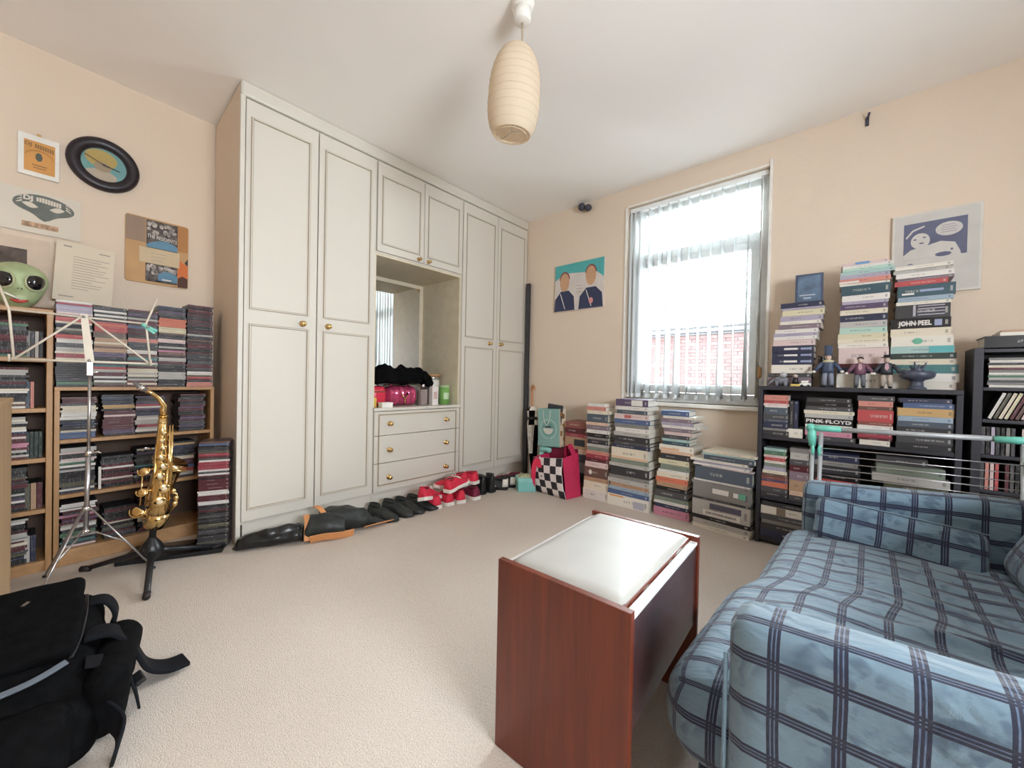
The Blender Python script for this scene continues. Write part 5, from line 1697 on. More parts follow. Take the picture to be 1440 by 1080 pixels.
sx = thing('saxophone', 'brass-gold saxophone standing in front of the CD shelves', 'saxophone', (-2.50, 0.245, 0.235))
# body axis runs from the bow up to the neck socket, leaning a little to the right
def ax(t, dy=0.0, dx=0.0):
    return (dx + 0.0, 0.0 + 0.022 * t + dy, 0.03 + t)


MB().tube([ax(0.0), ax(0.06), ax(0.16), ax(0.28), ax(0.40), ax(0.475)], [0.040, 0.037, 0.032, 0.026, 0.0195, 0.0155], 22).build('body_tube', MGOLD, sx)
MB().tube([(0, 0, 0.035), (-0.004, -0.002, 0.012), (-0.022, -0.008, -0.010), (-0.05, -0.012, -0.014), (-0.076, -0.012, 0.004), (-0.088, -0.008, 0.03)], [0.040, 0.042, 0.043, 0.044, 0.046, 0.048], 20).build('bow', MGOLD, sx)
MB().tube([(-0.088, -0.008, 0.03), (-0.092, 0.004, 0.10), (-0.088, 0.022, 0.17), (-0.080, 0.036, 0.225), (-0.070, 0.045, 0.250), (-0.066, 0.048, 0.260)], [0.045, 0.047, 0.050, 0.056, 0.065, 0.072], 26).build('bell', MGOLD, sx)
MB().tube([tuple(Vector((-0.066, 0.048, 0.260)) + Vector((0.072 * math.cos(2 * PI * k / 32), 0.066 * math.sin(2 * PI * k / 32), -0.035 * math.sin(2 * PI * k / 32) - 0.02 * math.cos(2 * PI * k / 32)))) for k in range(32)], 0.0045, 8, closed=True).build('bell_rim', MGOLD, sx)
MB().tube([ax(0.475), ax(0.505), (0.001, 0.014, 0.555), (0.004, -0.004, 0.590), (0.008, -0.032, 0.618), (0.010, -0.050, 0.630)], [0.0145, 0.0135, 0.0125, 0.011, 0.0095, 0.0085], 14).build('neck', MGOLD, sx)
MB().tube([(0.010, -0.045, 0.627), (0.011, -0.056, 0.634)], 0.0105, 10).build('neck_cork', MPINE, sx)
MB().tube([(0.010, -0.050, 0.630), (0.013, -0.075, 0.650), (0.015, -0.092, 0.668)], [0.0125, 0.0125, 0.006], 12).build('mouthpiece', M('mouthpiece_smoke', (0.16, 0.15, 0.145), 0.2), sx)
MB().tube([(0.0105, -0.058, 0.635), (0.013, -0.074, 0.648)], 0.0145, 12).build('ligature', MCHROME, sx)
for t in (0.475, 0.445, 0.07):
    w = 0.0175 if t > 0.4 else 0.041
    p = Vector(ax(t))
    MB().tube([tuple(p + Vector((w * math.cos(2 * PI * k / 20), w * math.sin(2 * PI * k / 20), 0))) for k in range(20)], 0.003, 6, closed=True).build('ring_band', MGOLD, sx)
# key cups along the front
for (t, dy, rr) in ((0.07, -0.004, 0.026), (0.13, 0.010, 0.024), (0.19, -0.006, 0.021), (0.235, 0.004, 0.019), (0.28, -0.004, 0.017), (0.325, 0.002, 0.015), (0.36, -0.003, 0.013), (0.395, 0.002, 0.011)):
    p = Vector(ax(t, dy))
    w = 0.040 - 0.052 * t
    X = Matrix.Translation(p + Vector((w + 0.004, 0, 0))) @ Matrix.Rotation(R(90), 4, 'Y')
    kc = MB().lathe([(rr, 0), (rr, 0.005), (rr * 0.8, 0.008), (rr * 0.3, 0.009)], 18, 0, True, X).build('key_cup', MGOLD, sx)
    MB().lathe([(rr * 0.45, 0.009), (rr * 0.4, 0.012)], 12, 0, True, X).build('pearl_touch', M('pearl', (0.75, 0.62, 0.42), 0.2), kc)
# rods along the right side
for i, (dy, t0, t1, dx) in enumerate(((0.026, 0.05, 0.43, 0.026), (0.033, 0.05, 0.40, 0.022), (0.039, 0.12, 0.43, 0.016), (-0.028, 0.03, 0.34, 0.022), (0.020, 0.02, 0.25, 0.036))):
    MB().tube([ax(t0, dy, dx), ax(t1, dy * 0.85 + 0.003, dx * 0.75)], 0.0032, 8).build('key_rod', MGOLD, sx)
    for q in range(4):
        t = t0 + (t1 - t0) * (q + 0.5) / 4
        MB().tube([ax(t, dy * 0.96, dx * 0.9), ax(t, dy * 0.5, dx * 0.4)], 0.0026, 6).build('post', MGOLD, sx)
# side key cups and guards
for (y, z, x, rr) in ((-0.052, 0.245, 0.0, 0.019), (-0.056, 0.145, -0.01, 0.019), (-0.068, 0.052, -0.03, 0.027)):
    X = Matrix.Translation((x, y, z)) @ Matrix.Rotation(R(62), 4, 'Y') @ Matrix.Rotation(R(20), 4, 'X')
    kc = MB().lathe([(rr, 0), (rr, 0.007), (rr * 0.75, 0.011), (rr * 0.2, 0.012)], 18, 0, True, X).build('low_key_cup', MGOLD, sx)
    MB().tube([tuple(X @ Vector((rr * 1.12 * math.cos(R(a)), rr * 1.12 * math.sin(R(a)), 0.014))) for a in range(-120, 121, 20)], 0.003, 6).build('key_guard', MGOLD, kc)
    MB().tube([(x, y, z), (0, -0.02, z + 0.01)], 0.004, 6).build('cup_arm', MGOLD, kc)
MB().tube([(-0.03, -0.066, 0.05), (-0.02, -0.062, 0.13), (-0.005, -0.058, 0.24)], 0.0035, 6).build('long_rod', MGOLD, sx)
MB().tube([(0.01, -0.030, 0.352), (0.012, -0.052, 0.36), (0.010, -0.062, 0.345)], 0.0035, 8).build('thumb_hook', MCHROME, sx)
for (z, y) in ((0.10, 0.060), (0.072, 0.056), (0.135, 0.05)):
    MB().ball((0.02, y, z), 0.011, 0, 10, 6, sq=(0.7, 1, 1.3)).build('pinky_key', MGOLD, sx)
MB().tube([(0.01, 0.03, 0.15), (0.022, 0.062, 0.12), (0.02, 0.062, 0.07), (0.01, 0.04, 0.04)], 0.004, 8).build('guard_rod', MGOLD, sx)

# ------------------------------------------------------------------ near pine cabinet, only its end in view
nc = thing('near_pine_cabinet', 'pale pine cabinet whose end shows at the left edge of the picture', 'cabinet', (-2.453, -0.189, 0))
MB().box(0, 0.50, -0.020, 0, 0.002, 0.82).build('end_panel', MPINED, nc, bevel=0.002)
MB().box(0, 0.50, -0.62, -0.60, 0.002, 0.82).build('end_panel', MPINED, nc, bevel=0.002)
MB().box(-0.005, 0.505, -0.63, 0.004, 0.8205, 0.842).build('top_board', MPINED, nc, bevel=0.003)
for z in (0.05, 0.42):
    MB().box(0.008, 0.492, -0.60, -0.02, z, z + 0.018).build('shelf', MPINED, nc)
MB().box(0.0, 0.006, -0.60, -0.02, 0.07, 0.82).build('back_panel', MPINED, nc)

# ------------------------------------------------------------------ rucksack
rk = thing('black_rucksack', 'black rucksack slumped on the carpet at the lower left', 'rucksack', (-1.60, -0.145, 0), R(-6))


def slump(v):
    t = (v.z + 0.1325) / 0.265
    w = Vector((v.x * (1.0 - 0.10 * t), v.y * (1.0 - 0.20 * t), v.z))
    w.z -= 0.105 * t * max(0, v.x + 0.03) / 0.25
    w.z -= 0.02 * t * abs(v.y) / 0.2
    w.x -= 0.02 * t
    return w


rbox_obj('main_body', (0.50, 0.42, 0.265), 0.07, MBLKF, rk, (0, 0, 0.134), n=24, amp=0.016, fr=7, seed=2, fn=slump)
rbox_obj('side_pocket', (0.30, 0.09, 0.17), 0.04, MBLKF, rk, (0.03, 0.205, 0.095), (R(-8), 0, R(-4)), n=16, amp=0.012, fr=9, seed=6)
rbox_obj('top_flap', (0.30, 0.30, 0.045), 0.02, MBLKF, rk, (-0.055, -0.01, 0.252), (R(2), R(17), R(3)), n=18, amp=0.010, fr=8, seed=8)
rbox_obj('front_pocket', (0.12, 0.34, 0.16), 0.045, MBLKF, rk, (0.235, -0.02, 0.095), (0, R(-10), 0), n=16, amp=0.012, fr=9, seed=9)
def arc(pts, n=14):
    P = [Vector(p) for p in pts]
    out = []
    for i in range(len(P) - 1):
        a, b = P[max(i - 1, 0)], P[i]
        c, d = P[i + 1], P[min(i + 2, len(P) - 1)]
        for k in range(n):
            t = k / n
            out.append(0.5 * ((2 * b) + (c - a) * t + (2 * a - 5 * b + 4 * c - d) * t * t + (3 * b - a - 3 * c + d) * t ** 3))
    out.append(P[-1])
    return out


def strap(name, pts, w, th, mat, parent, side=None):
    P = arc(pts, 8)
    side = Vector(side or (0, 0, 1))
    mb = MB()
    rings = []
    for i, p in enumerate(P):
        t = (P[min(i + 1, len(P) - 1)] - P[max(i - 1, 0)]).normalized()
        s_ = (side - t * side.dot(t)).normalized()
        n_ = t.cross(s_)
        rings.append([tuple(p + s_ * w / 2 + n_ * th / 2), tuple(p - s_ * w / 2 + n_ * th / 2), tuple(p - s_ * w / 2 - n_ * th / 2), tuple(p + s_ * w / 2 - n_ * th / 2)])
    mb.loft(rings, 0, False)
    return mb.build(name, mat, parent, bevel=th * 0.35)


MSTR = M('strap_webbing', (0.008, 0.0085, 0.011), 0.8, bump=(220, 0.3, 0.002), spec=0.15)
strap('shoulder_strap', [(-0.02, 0.15, 0.205), (-0.02, 0.205, 0.195), (-0.03, 0.245, 0.13), (-0.035, 0.275, 0.055), (-0.04, 0.32, 0.022), (-0.05, 0.37, 0.016)], 0.085, 0.013, MSTR, rk, (1, 0.1, 0.1))
strap('side_webbing', [(0.09, 0.16, 0.185), (0.085, 0.225, 0.155), (0.08, 0.25, 0.08), (0.075, 0.262, 0.012)], 0.06, 0.006, MSTR, rk, (1, 0.1, 0.0))
strap('grab_handle', [(-0.17, 0.12, 0.235), (-0.165, 0.175, 0.235), (-0.16, 0.20, 0.19), (-0.16, 0.19, 0.14)], 0.055, 0.012, MSTR, rk, (1, 0, 0))
strap('hip_flap', [(0.16, 0.20, 0.075), (0.22, 0.235, 0.055), (0.28, 0.225, 0.018)], 0.075, 0.008, MSTR, rk, (0.3, 0.2, 1))
MB().box(-0.020, 0.020, -0.012, 0.012, -0.008, 0.008).build('buckle', MBLK, rk, (0.08, 0.262, 0.085), (0.4, 0.2, 0.3), bevel=0.004)
strap('zip_track', [(-0.19, 0.135, 0.252), (-0.08, 0.145, 0.252), (0.03, 0.145, 0.226), (0.085, 0.135, 0.205)], 0.008, 0.005, MBLK, rk, (0, 1, 0.4))
strap('pale_piping', [(0.095, 0.130, 0.204), (0.13, 0.07, 0.196), (0.15, -0.04, 0.190)], 0.016, 0.005, M('reflective_grey', (0.12, 0.14, 0.17), 0.35), rk, (1, 0, -0.4))
MB().box(-0.018, 0.018, -0.0015, 0.0015, -0.004, 0.004).build('metal_puller', MCHROME, rk, (-0.12, 0.03, 0.297), (R(80), 0, R(-20)))

# ------------------------------------------------------------------ shoes along the plinth
def shoe_meshes(L, Wd, H, kind):
    """toe towards +x, heel at x=0; kind 'trainer', 'shoe', 'boot'. Returns the upper, sole and lining builders"""
    up, so, li = MB(), MB(), MB()
    n = 18
    N = 16
    hs = 0.024 if kind == 'trainer' else 0.014
    wid = [(0, .55), (.06, .78), (.2, .82), (.4, .74), (.55, .86), (.72, 1.0), (.86, .88), (.95, .6), (1, .25)]
    if kind == 'boot':
        hgt = [(0, 1.0), (.1, 1.02), (.33, 1.0), (.42, .72), (.55, .55), (.75, .42), (.9, .36), (1, .2)]
    else:
        hgt = [(0, .92), (.08, 1.0), (.22, .82), (.38, .88), (.5, .80), (.64, .62), (.8, .50), (.93, .42), (1, .22)]

    def ev(tab, t):
        for (a, b) in zip(tab, tab[1:]):
            if a[0] <= t <= b[0]:
                u = (t - a[0]) / (b[0] - a[0])
                u = u * u * (3 - 2 * u)
                return a[1] + (b[1] - a[1]) * u
        return tab[-1][1]

    rings, srings = [], []
    for i in range(N + 1):
        t = i / N
        w = Wd / 2 * ev(wid, t)
        h = H * ev(hgt, t)
        rg, sg = [], []
        for j in range(n):
            a = 2 * PI * j / n
            cy, cz = math.cos(a), math.sin(a)
            y = w * (abs(cy) ** 0.8) * (1 if cy > 0 else -1)
            if cz > 0 and t < 0.5:
                y *= 1 - 0.28 * cz
            z = hs + (h - hs) * (abs(cz) ** (0.85 if t > 0.5 else 0.6)) if cz > 0 else hs
            rg.append((L * t, y, z))
        rings.append(rg)
        for (ww, zz) in ((0.96, 0), (1.06, 0.004), (1.06, hs), (0.98, hs + 0.003)):
            for s_ in ((-1, 1) if False else (1,)):
                pass
        toe = 0.006 if t > 0.9 else 0
        sg = [(L * (-0.012 + 1.028 * t), -w * 1.06, toe), (L * (-0.012 + 1.028 * t), w * 1.06, toe), (L * (-0.012 + 1.028 * t), w * 1.07, hs + 0.002 + toe * 0.5), (L * (-0.012 + 1.028 * t), -w * 1.07, hs + 0.002 + toe * 0.5)]
        srings.append(sg)
    up.loft(rings, 0, True)
    so.loft(srings, 0, False)
    # dark mouth with a collar
    cx, rx, ry, zt = (L * 0.20, L * 0.165, Wd * 0.26, H * 0.93) if kind != 'boot' else (L * 0.19, L * 0.155, Wd * 0.28, H * 1.0)
    ring = []
    for k in range(20):
        a = 2 * PI * k / 20
        ring.append((cx + rx * math.cos(a), ry * math.sin(a), zt - (0.10 * H if kind != 'boot' else 0) * math.cos(a) * 0.5))
    li.add([(cx, 0, zt - 0.3 * H)] + ring, [(0, 1 + k, 1 + (k + 1) % 20) for k in range(20)], 0, True)
    li.add([(p[0], p[1], p[2] + 0.0015) for p in ring] + [(cx, 0, zt - 0.02 * H)], [(20, k, (k + 1) % 20) for k in range(20)], 0, True)
    return up, so, li, ring


_shoes = {}


def shoe(name, label, kind, mats, loc, rot, L=0.265, Wd=0.098, H=0.10, laces=None, stripes=None, heel=None, group=None, roll=0.0, pitch=0.0):
    key = (kind, L, Wd, H)
    if key not in _shoes:
        _shoes[key] = shoe_meshes(L, Wd, H, kind)
    up, so, li, ring = _shoes[key]
    t = thing(name, label, 'shoe', loc, (roll, pitch, rot), group)
    up.build('upper', mats[0], t, sub=1)
    so.build('sole', mats[1], t, bevel=0.003)
    li.build('lining', mats[2], t)
    MB().tube(ring, 0.004, 6, closed=True).build('collar', mats[0], t)
    if laces:
        for k in range(4):
            x = L * (0.44 + 0.055 * k)
            z = H * (0.90 - 0.075 * k)
            MB().tube([(x, -Wd * 0.20, z - 0.006), (x + 0.006, 0, z + 0.003), (x, Wd * 0.20, z - 0.006)], 0.0032, 6).build('lace', laces, t)
        MB().tube([(L * .42, 0, H * .92), (L * .38, Wd * .25, H * .98), (L * .43, Wd * .36, H * .80)], 0.003, 6).tube([(L * .42, 0, H * .92), (L * .40, -Wd * .22, H), (L * .45, -Wd * .36, H * .82)], 0.003, 6).build('lace_bow', laces, t)
    if stripes:
        for sd in (-1, 1):
            for k in range(3):
                x = L * (0.36 + 0.075 * k)
                MB().add([(x, sd * Wd * 0.445, 0.03), (x + 0.010, sd * Wd * 0.445, 0.03), (x + 0.028, sd * Wd * 0.36, H * 0.62), (x + 0.018, sd * Wd * 0.36, H * 0.62)], [(0, 1, 2, 3) if sd < 0 else (3, 2, 1, 0)]).build('stripe', stripes, t, solid=0.003)
    if heel:
        hm = MB()
        hm.loft([[( -0.003 + 0.028 * t_, s_ * Wd * (0.30 + 0.1 * t_) * q, 0.028 + (H * 0.62) * zz) for (s_, zz, q) in ((-1, 0, 1), (-1, .5, 1), (-0.7, 1, 1), (0.7, 1, 1), (1, .5, 1), (1, 0, 1))] for t_ in (0, 0.5, 1, 1.6)], 0, True)
        hm.build('heel_patch', heel, t)
    return t


# knee boots lying on their sides, tan lining turned out
def boot(label, pts, rad, mat, loc_z=0.0, foot=None):
    t = thing('knee_boot', label, 'boot', (pts[0][0], pts[0][1], 0), 0.0, 'black knee boots flopped by the wardrobe')
    o = Vector((pts[0][0], pts[0][1], 0))
    return t, o


def flat_tube(mb, pts, ws, hs, n=16, m=0, seed=0):
    """limp tube lying on the floor: width ws, height hs"""
    P, W2, H2 = [], [], []
    for i in range(len(pts) - 1):
        for k in range(4):
            t = k / 4
            P.append(Vector(pts[i]).lerp(Vector(pts[i + 1]), t))
            W2.append(ws[i] + (ws[i + 1] - ws[i]) * t)
            H2.append(hs[i] + (hs[i + 1] - hs[i]) * t)
    P.append(Vector(pts[-1]))
    ws, hs = W2 + [ws[-1]], H2 + [hs[-1]]
    n = 24
    rings = []
    for i, p in enumerate(P):
        tdir = (P[min(i + 1, len(P) - 1)] - P[max(i - 1, 0)]).normalized()
        sd = Vector((-tdir.y, tdir.x, 0)).normalized()
        rg = []
        for j in range(n):
            a = 2 * PI * j / n
            q = p + sd * ws[i] / 2 * math.cos(a) + Vector((0, 0, hs[i] / 2 * (1 + math.sin(a) * (0.92 if math.sin(a) > 0 else 1))))
            up_ = 1 if math.sin(a) > 0 else 0.08
            q += Vector((0, 0, 1)) * 0.016 * noise.noise(q * 20 + Vector((seed, 0, 0))) * up_
            q += (sd * math.cos(a) + Vector((0, 0, math.sin(a)))) * 0.010 * noise.noise(Vector((q.x * 34, q.y * 46, seed * 3.7))) * up_
            rg.append(tuple(q))
        rings.append(rg)
    mb.loft(rings, m, True)
    return mb


bo1 = thing('knee_boot', 'glossy black knee boot lying flat, nearest the floor pile of CDs', 'boot', (-2.44, 0.62, 0))
flat_tube(MB(), [(-0.03, -0.075, 0), (-0.03, -0.065, 0), (-0.02, -0.03, 0), (0.0, 0.05, 0), (0.03, 0.13, 0), (0.06, 0.20, 0), (0.075, 0.235, 0)], [0.03, 0.08, 0.11, 0.125, 0.13, 0.135, 0.13], [0.03, 0.055, 0.075, 0.085, 0.085, 0.09, 0.085], seed=1).build('boot_foot', MBLKL, bo1, sub=1)
flat_tube(MB(), [(0.005, 0.0, 0), (0.035, 0.07, 0), (0.06, 0.15, 0), (0.075, 0.225, 0)], [0.03, 0.06, 0.062, 0.05], [0.096, 0.104, 0.110, 0.104], seed=2).build('ankle_fold', MBLKL, bo1, sub=1)
flat_tube(MB(), [(-0.035, -0.078, 0), (-0.075, -0.02, 0), (-0.075, 0.04, 0)], [0.03, 0.05, 0.03], [0.02, 0.022, 0.02], seed=3).build('sole', MBLK, bo1, sub=1)
flat_tube(MB(), [(0.076, 0.238, 0), (0.085, 0.26, 0), (0.13, 0.36, 0), (0.165, 0.44, 0)], [0.13, 0.165, 0.175, 0.15], [0.10, 0.145, 0.15, 0.11], seed=4).build('boot_shaft', MBLKL2, bo1, sub=1)
strap('tan_cuff', [(0.15, 0.225, 0.015), (0.135, 0.232, 0.07), (0.10, 0.245, 0.115), (0.06, 0.25, 0.135)], 0.032, 0.006, MTANL, bo1, (0.2, 0.9, 0.2))
strap('tan_lining', [(0.162, 0.235, 0.024), (0.190, 0.30, 0.030), (0.215, 0.38, 0.024), (0.225, 0.46, 0.022)], 0.045, 0.006, MTANL, bo1, (0.3, -0.1, 1))
bo2 = thing('knee_boot', 'crumpled matt black knee boot with tan lining, second from the left', 'boot', (-2.40, 0.975, 0))
flat_tube(MB(), [(0.03, -0.05, 0), (0.035, -0.02, 0), (0.045, 0.05, 0), (0.06, 0.14, 0), (0.085, 0.225, 0), (0.10, 0.27, 0)], [0.10, 0.16, 0.18, 0.17, 0.14, 0.08], [0.09, 0.155, 0.165, 0.15, 0.11, 0.05], seed=7).build('boot_shaft', MBLKL2, bo2, sub=1)
strap('tan_cuff', [(-0.01, -0.045, 0.165), (0.035, -0.035, 0.165), (0.075, -0.022, 0.135)], 0.028, 0.006, MTANL, bo2, (0.1, 1, 0.1))
flat_tube(MB(), [(0.09, 0.23, 0), (0.095, 0.25, 0), (0.11, 0.32, 0), (0.115, 0.36, 0)], [0.08, 0.09, 0.06, 0.03], [0.05, 0.055, 0.04, 0.012], seed=8).build('boot_toe', MBLKL2, bo2, sub=1)
strap('tan_lining', [(0.125, 0.20, 0.012), (0.15, 0.26, 0.020), (0.14, 0.33, 0.014), (0.145, 0.40, 0.012)], 0.045, 0.006, MTANL, bo2, (0.9, 0, 0.3))

BL = (MBLKL2, MBLK, MDRK)
k_ = 'black shoes left of the red ones'
shoe('black_shoe', 'leftmost black slip-on shoe, beside the crumpled boot', 'shoe', BL, (-2.49, 1.325, 0), R(12), H=0.085, group=k_)
shoe('black_shoe', 'second black slip-on shoe from the left', 'shoe', BL, (-2.485, 1.425, 0), R(18), H=0.09, group=k_)
shoe('black_shoe', 'third black slip-on shoe from the left', 'shoe', BL, (-2.49, 1.525, 0), R(14), H=0.085, group=k_)
shoe('black_shoe', 'black lace-up shoe tucked under the first red trainer', 'shoe', BL, (-2.48, 1.615, 0), R(20), H=0.085, laces=MBLK, group=k_)
RD = (MRED, MRUB, MINS)
k_ = 'red canvas trainers'
shoe('red_trainer', 'red trainer standing upright, left of the two on the carpet', 'trainer', RD, (-2.24, 1.725, 0), R(182), laces=MRUB, group=k_)
shoe('red_trainer', 'red trainer standing upright, second of those on the carpet', 'trainer', RD, (-2.235, 1.835, 0), R(176), laces=MRUB, group=k_)
shoe('red_trainer', 'dark red trainer at the foot of the heap, third on the carpet', 'trainer', RD, (-2.215, 1.93, 0), R(170), laces=MRUB, group=k_)
shoe('red_trainer', 'red trainer tipped sideways with its white sole showing, lower left of heap', 'trainer', RD, (-2.275, 1.60, 0.078), R(112), laces=MRUB, group=k_, roll=R(-14), pitch=R(12))
shoe('red_trainer', 'red trainer lying on top of the left pair', 'trainer', RD, (-2.235, 1.79, 0.104), R(104), laces=MRUB, group=k_, pitch=R(-6))
shoe('red_trainer', 'red trainer on top of the right pair, side on', 'trainer', RD, (-2.315, 2.055, 0.104), R(250), laces=MRUB, group=k_)
shoe('red_trainer', 'red trainer at the back on top, right of the heap', 'trainer', RD, (-2.26, 2.125, 0.104), R(195), laces=MRUB, group=k_)
shoe('maroon_trainer', 'maroon trainer with a white edge under the right-hand red pair', 'trainer', (MMAR, MRUB, MINS), (-2.20, 2.075, 0), R(178), laces=MRUB)
shoe('ankle_boot', 'left boot of the small black ankle pair beside the red trainers', 'boot', (MBLKL, MBLK, MDRK), (-2.265, 2.215, 0), R(188), L=0.25, Wd=0.088, H=0.15, group='black ankle boots')
shoe('ankle_boot', 'right boot of the small black ankle pair', 'boot', (MBLKL, MBLK, MDRK), (-2.25, 2.305, 0), R(184), L=0.25, Wd=0.088, H=0.15, group='black ankle boots')
TB = (M('trainer_black', (0.02, 0.02, 0.022), 0.6), MBLK, MDRK)
WH = M('heel_white', (0.72, 0.68, 0.60), 0.55)
shoe('striped_trainer', 'black trainer with white heel and side stripes, near one of the pair', 'trainer', TB, (-2.235, 2.46, 0), R(218), laces=MBLK, stripes=WH, heel=WH, group='black and white trainers')
shoe('striped_trainer', 'black trainer with white heel and side stripes, far one of the pair', 'trainer', TB, (-2.235, 2.565, 0), R(212), laces=MBLK, stripes=WH, heel=WH, group='black and white trainers')
shoe('maroon_trainer', 'maroon trainer at the right end of the shoe row, by the teal box', 'trainer', (MMAR, MRUB, MINS), (-2.285, 2.69, 0), R(205), laces=MRUB)

# ------------------------------------------------------------------ things in the corner under the canvas
tbx = thing('teal_box', 'small teal lidded gift box on the carpet at the end of the shoes', 'box', (-2.115, 2.56, 0), R(50))
MB().box(-0.075, 0.075, -0.065, 0.065, 0.001, 0.085).build('box_body', MTEAL, tbx, bevel=0.002)
MB().box(-0.079, 0.079, -0.069, 0.069, 0.0855, 0.118).build('box_lid', M('teal_card_light', (0.25, 0.56, 0.52), 0.5), tbx, bevel=0.002)
for i in range(3):
    MB().box(-0.07 + 0.012 * i, 0.06 - 0.01 * i, -0.05 + 0.01 * i, 0.055, 0.1185 + 0.004 * i, 0.1215 + 0.004 * i).build('patterned_paper', M('floral_paper', (0.55, 0.55, 0.36), 0.6, var=(45, 0.55)), tbx, rot=(0, 0, 0.12 * i))

# checked tote
ck_t = thing('checked_tote', 'red tote bag printed with a black and pink chequerboard on the carpet', 'bag', (-1.835, 2.67, 0), R(-4))
TOT = M('tote_red', (0.50, 0.022, 0.085), 0.5, var=(8, 0.12), bump=(14, 0.2, 0.008))
TOTI = M('tote_inside', (0.22, 0.008, 0.04), 0.6)
fy0, fy1 = -0.085, 0.085
def tp(x, z, front=True):
    lean = 0.055 * (z / 0.36)
    return (x - lean * 0.9 + 0.02 * (1 if x > 0 else 0) * z, (fy0 if front else fy1) - (0.03 * math.sin(PI * min(1, z / 0.36)) if front else 0), z)
nx_, nz_ = 12, 10
mb = MB()
vs, fs = [], []
for i in range(nx_ + 1):
    for j in range(nz_ + 1):
        x = -0.175 + 0.31 * i / nx_
        zt = 0.29 + 0.035 * (i / nx_)
        vs.append(tp(x, 0.002 + zt * j / nz_))
for i in range(nx_):
    for j in range(nz_):
        a = i * (nz_ + 1) + j
        fs.append((a, a + nz_ + 1, a + nz_ + 2, a + 1))
me = bpy.data.meshes.new('front_panel')
me.from_pydata(vs, [], fs)
uvl = me.uv_layers.new(name='UVMap')
for p in me.polygons:
    p.use_smooth = True
    for li in p.loop_indices:
        vi = me.loops[li].vertex_index
        i, j = divmod(vi, nz_ + 1)
        uvl.data[li].uv = (5.0 * i / nx_ + 0.02, 5.0 * j / nz_ + 0.02)
link('front_panel', me, MCHECK, ck_t, solid=0.004)
mb = MB()
R0, R1 = tp(0.135, 0.002), tp(0.135, 0.327)
L0, L1 = tp(-0.175, 0.002), tp(-0.175, 0.292)
back = lambda p, dz=0.0: (p[0] + 0.02, fy1, p[2] + dz)
mb.add([R0, back(R0), back(R1, 0.03), R1, ((R0[0] + R1[0]) / 2 + 0.02, 0, 0.18)], [(0, 1, 4), (1, 2, 4), (2, 3, 4), (3, 0, 4)])
mb.build('right_gusset', TOT, ck_t, solid=0.004)
MB().add([L0, back(L0), back(L1, 0.02), L1], [(3, 2, 1, 0)]).build('left_gusset', TOT, ck_t, solid=0.004)
MB().add([back(L0), back(R0), back(R1, 0.06), back(L1, 0.06)], [(0, 1, 2, 3)]).build('back_panel', TOTI, ck_t, solid=0.004)
MB().add([L0, R0, back(R0), back(L0)], [(3, 2, 1, 0)]).build('base', TOTI, ck_t, solid=0.003)
strap('carry_strap', [(-0.12, -0.125, 0.22), (-0.125, -0.145, 0.29), (-0.155, -0.15, 0.24), (-0.185, -0.13, 0.10), (-0.20, -0.11, 0.02)], 0.04, 0.004, M('strap_red', (0.70, 0.03, 0.09), 0.5), ck_t, (1, 0.3, 0.2))
strap('carry_strap', [(0.02, 0.06, 0.30), (0.04, 0.03, 0.40), (0.08, 0.02, 0.42), (0.11, 0.03, 0.36), (0.12, 0.05, 0.29)], 0.055, 0.004, TOT, ck_t, (0, 1, 0.2))
strap('handle_cord', [(-0.175, -0.06, 0.30), (-0.15, -0.09, 0.27), (-0.13, -0.10, 0.245)], 0.008, 0.006, MWHITE, ck_t, (1, 0, 0))
for (i, j) in ((1.5, 1.5), (1.5, 2.5), (2.6, 0.5)):
    p = tp(-0.175 + 0.31 * (i + 0.0) / 5.0, 0.002 + 0.30 * j / 5)
    X = Matrix.Translation((p[0], p[1] - 0.006, p[2])) @ Matrix.Rotation(R(90), 4, 'X')
    pts_ = [((0.011 if k % 2 == 0 else 0.0045) * math.cos(PI / 2 + k * PI / 5), (0.011 if k % 2 == 0 else 0.0045) * math.sin(PI / 2 + k * PI / 5)) for k in range(10)]
    MB().prism(pts_, 0, 0.001, 0, X).build('star_mark', MBLK, ck_t)

dk = thing('dark_shopping_bag', 'dark navy shopping bag with one pale square, behind the checked tote', 'bag', (-1.985, 2.865, 0))
rbox_obj('bag_body', (0.26, 0.12, 0.36), 0.02, M('bag_dark', (0.018, 0.019, 0.028), 0.5), dk, (0, 0, 0.182), n=12, amp=0.008, fr=8, seed=3)
MB().box(0.02, 0.075, -0.071, -0.066, 0.285, 0.335).build('pale_square', M('square_pale', (0.68, 0.60, 0.55), 0.6), dk)
tb2 = thing('teal_bundle', 'folded teal and white scarf stuffed behind the checked tote', 'scarf', (-2.055, 2.755, 0))
rbox_obj('rolled_cloth', (0.13, 0.05, 0.05), 0.024, M('scarf_teal', (0.26, 0.56, 0.50), 0.7, var=(40, 0.3)), tb2, (0.0, 0, 0.335), n=14, amp=0.006, fr=14, seed=4)
rbox_obj('hanging_end', (0.05, 0.035, 0.31), 0.016, M('scarf_teal', (0.26, 0.56, 0.50), 0.7), tb2, (-0.045, 0.004, 0.156), n=12, amp=0.004, fr=14, seed=5)

